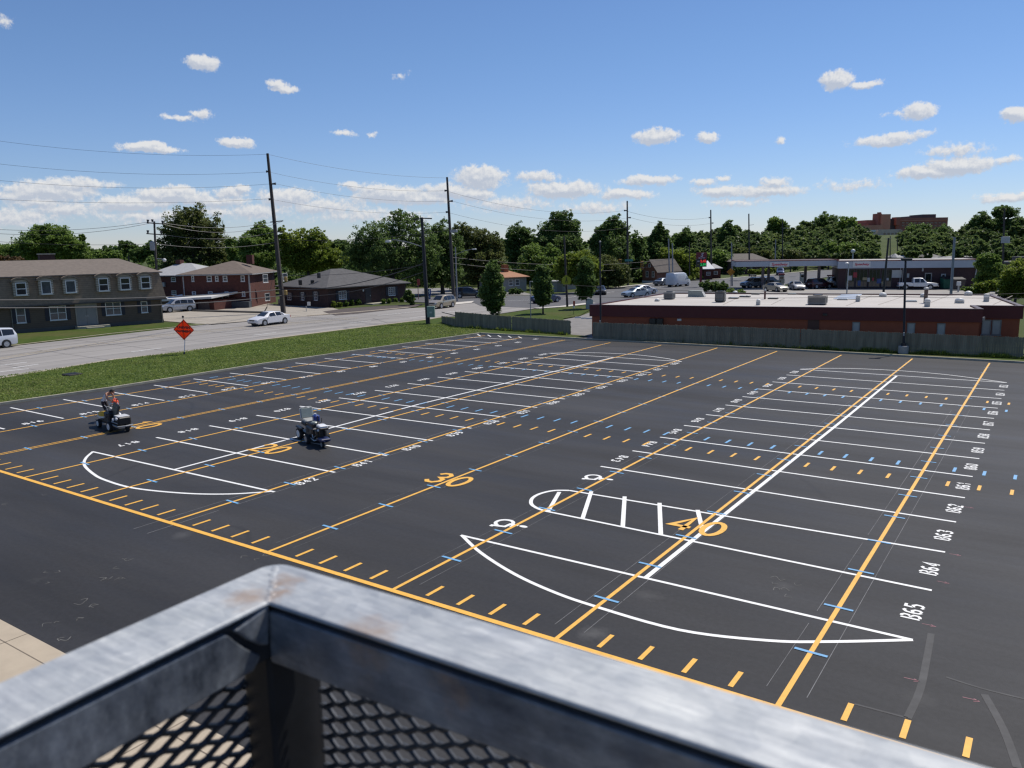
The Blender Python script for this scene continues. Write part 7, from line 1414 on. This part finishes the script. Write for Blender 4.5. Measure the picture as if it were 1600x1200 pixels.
tree('light green tree just left of the leaning pole', 408, 440, [(408,366,18,18),(396,384,22,22),(420,384,18,22),(408,402,28,18)], LEAF_M, 1.2, dep=155)
tree('bright yellow-green tree behind the office roof', 480, 440, [(470,380,24,20),(495,378,20,18),(455,396,22,22),(500,400,28,20),(525,404,20,14),(480,410,34,16),(445,372,12,16)], LEAF_L, 1.2, dep=150)
tree('pale gap-filling tree between the yellow-green tree and the dark crown', 535, 440, [(532,388,14,14),(545,396,16,16),(524,382,10,8)], LEAF_D, dep=190)
tree('largest dark green tree behind the office and the lamp pole', 610, 455, [(598,362,32,22),(632,352,28,22),(570,380,28,24),(612,390,44,30),(655,378,26,28),(590,412,40,26),(645,415,34,26),(622,336,16,9),(670,400,24,28),(560,402,22,22)], LEAF_D, 1.4, dep=135, tr=0.5)
tree('dark tree filling behind the tall corner pole', 690, 452, [(688,372,22,24),(705,392,24,26),(680,405,22,28),(700,425,26,22),(672,432,18,16)], LEAF_D, 1.2, dep=140)
tree('broad olive tree right of the tall corner pole', 748, 455, [(745,374,26,18),(722,366,16,18),(768,386,22,22),(735,400,28,26),(765,412,28,24),(748,424,34,20)], LEAF_O, 1.3, dep=150)
tree('round dark tree with sky gaps above the orange-tan roof', 812, 450, [(810,366,20,16),(798,384,15,20),(826,378,14,18),(812,400,22,16)], LEAF_D, 0.62, dep=185)
tree('mid green tree right of the orange-tan roof', 838, 455, [(838,402,22,18),(850,420,24,20),(828,425,18,18),(862,405,14,20)], LEAF_M, 1.2, dep=150)
tree('tall dark round-topped tree left of the lime green tree', 875, 452, [(876,346,18,18),(862,366,22,20),(892,362,16,22),(870,388,28,22),(895,388,18,20),(842,378,8,14)], LEAF_D, 1.3, dep=175)
tree('lime green tree behind the narrow oval tree', 905, 455, [(905,408,22,16),(890,424,20,20),(920,420,20,18),(925,435,14,16),(884,408,12,12)], LEAF_L, 1.3, dep=135)
tree('dark leafy tree left of the pole between the signals', 957, 448, [(958,356,17,18),(944,370,18,18),(974,374,14,22),(955,392,30,24),(930,380,10,12),(972,402,18,22)], LEAF_D, 1.4, dep=165)
tree('shadowed tree under the left traffic signal', 950, 450, [(945,420,24,20),(965,430,22,18),(940,436,20,14)], LEAF_O, 1.2, dep=150)
tree('slim peaked tree behind the brick cottage', 1030, 445, [(1031,362,10,14),(1026,376,15,16),(1040,380,13,20),(1030,400,22,22),(1012,394,12,14)], LEAF_D, 1.3, dep=185)
tree('dark tree between the signal pole and the cottage', 996, 448, [(994,392,14,24),(998,418,18,24),(985,432,14,16)], LEAF_D, 1.2, dep=175)
tree('yellowish green tree right of the cottage', 1052, 445, [(1048,404,20,16),(1066,414,20,18),(1080,408,14,14),(1050,424,20,18),(1074,426,18,14)], LEAF_L, 1.2, dep=178)
tree('soft green tree behind the tall pole by the price sign', 1120, 436, [(1122,404,18,14),(1134,412,16,14),(1112,412,12,12)], LEAF_M, 1.2, dep=210)
for i, (a, v, w, h, dd) in enumerate(((1162,397,20,10,225), (1192,399,14,9,222), (1236,398,16,10,215), (1295,392,14,14,230), (1330,392,18,14,235))): tree(('olive shrub tree above the left end of the hall roof','olive shrub tree above the right end of the hall roof','dark shrub tree right of the hall roof','light tree in front of the dark wood above the canopy','light tree left of the hill drive')[i], a, 412, [(a,v,w,h),(a+8,v+5,w*0.7,h*0.8)], LEAF_O if i < 3 else LEAF_M, dep=dd)
# right edge
tree('sprawling yellow-green bush at the right edge beyond the white roof', 1592, 460, [(1588,432,22,18),(1605,425,24,22),(1582,448,18,14),(1604,450,24,16)], LEAF_L, 1.3, dep=96, rough=0.9)
tree('mid green sapling clump beside the shop end wall', 1546, 455, [(1542,412,14,14),(1550,425,18,14),(1540,437,14,12),(1556,408,10,10),(1534,446,10,10)], LEAF_M, 1.4, dep=112)
tree('pale green thicket between the shop end and the brown hut', 1540, 458, [(1536,450,14,9),(1550,446,12,10),(1528,456,12,6)], LEAF_L, 1.2, dep=106, trunk=False, name='shrub', cat='shrub')
tree('small blue-green spruce beside the brown hut', 1573, 460, [(1572,428,5,8),(1572,440,9,9),(1573,452,13,9),(1574,460,15,7)], LEAF_S, 1.6, dep=100, tr=0.08)
# shrubs and hedges
for i, (a, v, r_) in enumerate(((521.5,475.5,4.6), (531,475.8,3.6), (541.5,474.3,3.8), (550.5,472.8,4.0), (560,471.8,4.2), (599.5,470.3,3.8), (608,469.8,3.6), (618.5,469,3.4), (628,468.3,3.2))):
    tree('small clipped round shrub along the office front', a, v+r_+0.4, [(a,v,r_,r_)], LEAF_L if i in (0,1) else LEAF_M, 2.2, 'shrub', 'shrub', 'clipped shrubs along the office front', trunk=False, rough=0.7)
tree('dark shrub at the far corner of the office', 640, 477, [(638,462,7,9),(643,468,6,8)], LEAF_D, 1.8, 'shrub', 'shrub', trunk=False)
tree('dark bush under the orange-tan roof house window', 805, 460, [(802,455,8,5),(812,455,6,4)], LEAF_D, 1.6, 'shrub', 'shrub', trunk=False)
tree('dark clipped hedge at the foot of the price sign', 1115, 456, [(1103,446,10,8),(1117,447,12,8),(1129,448,9,8)], LEAF_D, 2.2, 'hedge', 'hedge', trunk=False, rough=0.8)
tree('low bright hedge along the roof back edge', 1150, 462, [(1143,455.5,9,4),(1156,456.5,9,4)], LEAF_M, 2.4, 'hedge', 'hedge', trunk=False, rough=0.8)
tree('long light hedge across the avenue behind the pumps', 1190, 431, [(1176,424.5,9,3.5),(1190,424,9,3.8),(1203,422.5,8,3.5)], LEAF_L, 2.2, 'hedge', 'hedge', trunk=False, dep=172)
tree('dark bush left of the canopy behind the orange sign', 1158, 432, [(1156,418,9,9),(1152,424,8,7)], LEAF_D, 1.5, 'shrub', 'shrub', trunk=False, dep=170)
tree('dark round bush on the avenue bank right of the canopy lettering', 1243, 424, [(1242,419,5,4)], LEAF_D, 1.8, 'shrub', 'shrub', trunk=False, dep=185)
tree('green bushes at the white service box by the dumpsters', 1516, 458, [(1514,453,9,5),(1522,456,8,4)], LEAF_M, 1.6, 'shrub', 'shrub', trunk=False, dep=106)
# individual trees standing out of the hillside wood
for i, (a, v, w, h, dd, mm, lab) in enumerate(((1070,372,16,14,300,LEAF_D,'dark tree at the left end of the wooded ridge'), (1137,362,14,14,310,LEAF_D,'rounded tree on the ridge between two tall thin poles'), (1213,356,16,17,330,LEAF_M,'tall tree on the ridge left of the thin dark pole'), (1290,350,20,16,350,LEAF_D,'highest broad tree on the ridge left of the hospital'), (1325,358,18,18,340,LEAF_M,'rounded ridge tree next to the hospital wing'), (1440,362,18,14,380,LEAF_D,'dark tree covering the right half of the hospital'), (1473,366,16,14,360,LEAF_D,'dark tree at the right end of the hospital'), (1532,350,20,15,330,LEAF_D,'broad dark tree on the ridge right of the hospital'), (1568,330,19,11,320,LEAF_D,'flat-topped tree rising highest at the right edge'), (1588,352,18,18,320,LEAF_D,'dark ridge tree below the flat-topped one'))):
    q = far(a, dd); q.z = hill_z(q.x, q.y)
    tree(lab, a, 0, [(a,v,w,h),(a-w*0.5,v+h*0.7,w*0.8,h*0.8),(a+w*0.5,v+h*0.6,w*0.8,h*0.9)] if 'flat' not in lab else [(a,v,w,h*0.8),(a-10,v+5,10,6),(a+11,v+4,10,6),(a,v+20,w*0.6,h)], mm, 1.0, dep=depth(q), z0=q.z, tr=0.5)
# the wood itself: one mass
wl = []; rw = random.Random(21)
def woods(u0, u1, top, bot, d0, d1, n):
    for _ in range(n):
        a = rw.uniform(u0, u1); s = rw.random(); dd = d0+(d1-d0)*s; tv = top(a); v = tv+(bot(a)-tv)*(1-s)+rw.uniform(-3,3)
        if a > 1368 and a < 1412 and v < 398: continue
        h = rw.uniform(5,15); w = rw.uniform(6,17); q = far(a, dd); D = depth(q); k = D/FPX; c = at(a, v+h, D); wl.append(((c.x,c.y,c.z), (w*k, w*k, h*k)))
itp = lambda xs, ys: (lambda a: float(np.interp(a, xs, ys)))
woods(1000, 1372, itp((1000,1040,1075,1100,1140,1180,1230,1290,1340,1372), (378,378,366,358,352,349,346,340,346,362)), itp((1000,1372),(396,394)), 245, 345, 230)
woods(1408, 1680, itp((1408,1430,1480,1520,1550,1600,1680), (358,356,358,350,344,340,340)), itp((1408,1500,1600,1680),(392,388,392,400)), 235, 345, 170)
woods(1520, 1680, itp((1520,1600,1680), (378,372,372)), itp((1520,1680),(396,402)), 190, 230, 40)
o = leafmesh('hillside_wood', wl, 0.98, 200000, LEAF_W, None, 77); o['kind'] = 'stuff'
# shaded undergrowth beneath the trees behind the houses
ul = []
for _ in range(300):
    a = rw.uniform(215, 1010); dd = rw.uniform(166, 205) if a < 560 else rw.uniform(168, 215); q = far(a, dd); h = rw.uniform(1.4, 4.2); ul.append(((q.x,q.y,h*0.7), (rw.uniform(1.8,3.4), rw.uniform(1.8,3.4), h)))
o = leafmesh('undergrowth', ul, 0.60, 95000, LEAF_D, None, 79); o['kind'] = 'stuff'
# low far treeline closing the horizon
wl = []
for _ in range(230):
    a = rw.uniform(-260, 1060); dd = rw.uniform(300, 420); q = far(a, dd); D = depth(q); k = D/FPX; hz = 398.5-0.0172*a; v = hz+rw.uniform(-9,4) if a < 560 else hz+rw.uniform(-14,4); c = at(a, v+6, D); wl.append(((c.x,c.y,c.z), (rw.uniform(9,16)*k, rw.uniform(9,16)*k, rw.uniform(6,10)*k)))
o = leafmesh('far_treeline', wl, 1.3, 60000, LEAF_D, None, 78); o['kind'] = 'stuff'
# ------------------------------------------------------------------ sky with fair-weather clouds, and the sun
SUN_EL = R(57); SUN_AZ = R(13)          # clockwise from +Y
w = bpy.data.worlds.new('World'); SC.world = w; w.use_nodes = True; nt = w.node_tree; L = nt.links.new
bg = nt.nodes['Background']; out = nt.nodes['World Output']
sky = nt.nodes.new('ShaderNodeTexSky'); sky.sky_type = 'NISHITA'; sky.sun_disc = False; sky.sun_elevation = SUN_EL; sky.sun_rotation = SUN_AZ
sky.air_density = 1.0; sky.dust_density = 0.0; sky.ozone_density = 2.5; sky.altitude = 200
tc = nt.nodes.new('ShaderNodeTexCoord'); sp = nt.nodes.new('ShaderNodeSeparateXYZ'); L(tc.outputs['Generated'], sp.inputs[0])
def mth(op, a, b=None, c=None):
    n = nt.nodes.new('ShaderNodeMath'); n.operation = op
    for i, x in enumerate((a, b, c)):
        if x is None: continue
        if isinstance(x, (int, float)): n.inputs[i].default_value = x
        else: L(x, n.inputs[i])
    return n.outputs[0]
K = 1250.0
az = mth('MULTIPLY', mth('ARCTAN2', sp.outputs[0], sp.outputs[1]), K); el_ = mth('MULTIPLY', mth('ARCSINE', sp.outputs[2]), K)
cb = nt.nodes.new('ShaderNodeCombineXYZ'); L(az, cb.inputs[0]); L(el_, cb.inputs[1])
def vm(op, a, b=None, c=None):
    n = nt.nodes.new('ShaderNodeVectorMath'); n.operation = op
    for i, x in enumerate((a, b, c)):
        if x is None: continue
        if isinstance(x, tuple): n.inputs[i].default_value = x
        else: L(x, n.inputs[i])
    return n
def nz(vec, scale, detail, rough=0.55):
    n = nt.nodes.new('ShaderNodeTexNoise'); n.inputs['Scale'].default_value = scale; n.inputs['Detail'].default_value = detail; n.inputs['Roughness'].default_value = rough; L(vec, n.inputs['Vector']); return n
def azel(u, v): d = ray(u, v).normalized(); return math.atan2(d.x, d.y)*K, math.asin(d.z)*K
CL = [(316,98,24,11,1),(308,101,16,8,.8),(433,132,17,7,.75),(440,139,22,6,.9),(315,179,15,8,.6),(280,184,32,4,.5),(225,230,34,8,1),(245,233,34,6,.9),(368,222,27,8,1),(540,206,22,5,.5),(585,209,9,5,.5),(628,120,12,5,.3),
 (1308,125,22,13,1),(1350,133,26,6,.8),(1437,174,24,12,.95),(1418,176,26,5,.4),(1590,180,20,10,1),(1025,214,34,12,1),(1048,212,20,5,.6),(1107,215,17,8,.95),(1219,220,9,5,.6),(1385,218,46,9,.85),(1440,210,18,6,.4),(1492,235,40,9,.5),(1500,258,46,11,.9),(1450,268,44,9,.8),(1570,250,24,7,.5),(1578,308,40,7,.6),(1210,285,24,8,.6),(1200,298,55,8,.6),(1128,298,40,8,.7),(1100,284,22,6,.5),(1132,276,12,5,.5),(1012,282,44,7,.7),(975,304,44,8,.7),(880,297,58,12,1),(838,276,34,8,.6),(1330,290,50,8,.3),
 (752,278,40,16,1),(700,300,40,12,.7),(740,303,34,10,.8),(610,304,60,12,.9),(580,296,26,10,.6),(550,290,20,7,.6),(660,310,60,10,.7),(450,308,44,12,.8),(270,306,56,10,1),(210,318,60,10,.85),(280,300,26,8,.8),(80,298,60,12,.75),(110,288,60,8,.6),(40,305,44,9,.6),(100,325,60,12,.5),(20,340,60,12,.5),(60,315,44,7,.6),(360,302,28,7,.6),(340,314,44,9,.6),(335,330,30,8,.5),(375,296,14,6,.7),(500,322,80,12,.5),(250,338,90,10,.4),(560,335,90,12,.4),(400,330,50,12,.5),(790,318,70,12,.45),(930,325,60,9,.4),(620,340,60,8,.4),(1150,315,50,7,.35),(2,33,12,8,.4)]
def density(vec):
    n1 = nz(vec, 1/26, 8, 0.65)
    wv = vm('MULTIPLY_ADD', vm('SUBTRACT', n1.outputs['Color'], (0.5,0.5,0.5)).outputs[0], (30,20,0), vec); tot = None
    for (u, v, a, b, s) in CL:
        if v > 255: a, b, s = a*1.08, b*1.15, min(1.0, s*1.15)
        cx, cy = azel(u, v); sx, sy = 1/(a*1.12), 1/(b*1.15)
        d = vm('LENGTH', vm('MULTIPLY_ADD', wv.outputs[0], (sx,sy,0), (-cx*sx,-cy*sy,0)).outputs[0]).outputs['Value']
        x = mth('MULTIPLY_ADD', d, -s, s); tot = x if tot is None else mth('SMOOTH_MAX', tot, x, 0.12)
    n2 = nz(vec, 1/11, 9, 0.70); return mth('ADD', tot, mth('MULTIPLY_ADD', n2.outputs['Fac'], 1.15, -0.57))
tot2 = density(cb.outputs[0]); above = density(vm('ADD', cb.outputs[0], (2.5,5.0,0)).outputs[0])
mr = nt.nodes.new('ShaderNodeMapRange'); mr.interpolation_type = 'SMOOTHSTEP'; mr.inputs['From Min'].default_value = 0.0; mr.inputs['From Max'].default_value = 0.40; L(tot2, mr.inputs['Value'])
core = nt.nodes.new('ShaderNodeMapRange'); core.inputs['From Min'].default_value = 0.28; core.inputs['From Max'].default_value = -0.22; L(mth('SUBTRACT', above, mth('MULTIPLY', tot2, 0.75)), core.inputs['Value'])
ccol = nt.nodes.new('ShaderNodeMix'); ccol.data_type = 'RGBA'; L(core.outputs[0], ccol.inputs[0]); ccol.inputs[6].default_value = (6.0,6.5,7.5,1); ccol.inputs[7].default_value = (9.4,9.35,9.3,1)
up = mth('GREATER_THAN', sp.outputs[2], 0.0)
mx = nt.nodes.new('ShaderNodeMix'); mx.data_type = 'RGBA'; L(mth('MULTIPLY', mth('MULTIPLY', mr.outputs[0], 0.92), up), mx.inputs[0]); tn = nt.nodes.new('ShaderNodeMix'); tn.data_type = 'RGBA'; tn.blend_type = 'MULTIPLY'; tn.inputs[0].default_value = 1.0; L(sky.outputs[0], tn.inputs[6]); tr_ = nt.nodes.new('ShaderNodeValToRGB'); tr_.color_ramp.elements[0].position = 0.0; tr_.color_ramp.elements[1].position = 0.22; tr_.color_ramp.elements[0].color = (0.81,0.895,1.24,1); tr_.color_ramp.elements[1].color = (0.82,0.96,1.20,1); L(sp.outputs[2], tr_.inputs['Fac']); L(tr_.outputs['Color'], tn.inputs[7]); L(tn.outputs[2], mx.inputs[6]); L(ccol.outputs[2], mx.inputs[7])
L(mx.outputs[2], bg.inputs['Color']); bg.inputs['Strength'].default_value = 0.085
w.cycles.sampling_method = 'MANUAL'; w.cycles.sample_map_resolution = 512
ld = bpy.data.lights.new('sun', 'SUN'); ld.energy = 4.9; ld.angle = R(0.53); ld.color = (1.0,0.94,0.85); lo = bpy.data.objects.new('sun', ld); COL.objects.link(lo)
sd = Vector((math.sin(SUN_AZ)*math.cos(SUN_EL), math.cos(SUN_AZ)*math.cos(SUN_EL), math.sin(SUN_EL))); lo.rotation_euler = sd.to_track_quat('Z','Y').to_euler(); lo.location = (0,0,60)
SC.view_settings.view_transform = 'Standard'; SC.view_settings.look = 'None'; SC.view_settings.exposure = 0.0; SC.view_settings.gamma = 1.0
SC.cycles.max_bounces = 6; SC.cycles.transparent_max_bounces = 8; SC.cycles.use_denoising = True
SC.render.film_transparent = False
SC.cycles.pixel_filter_type = 'BLACKMAN_HARRIS'; SC.cycles.filter_width = 1.35
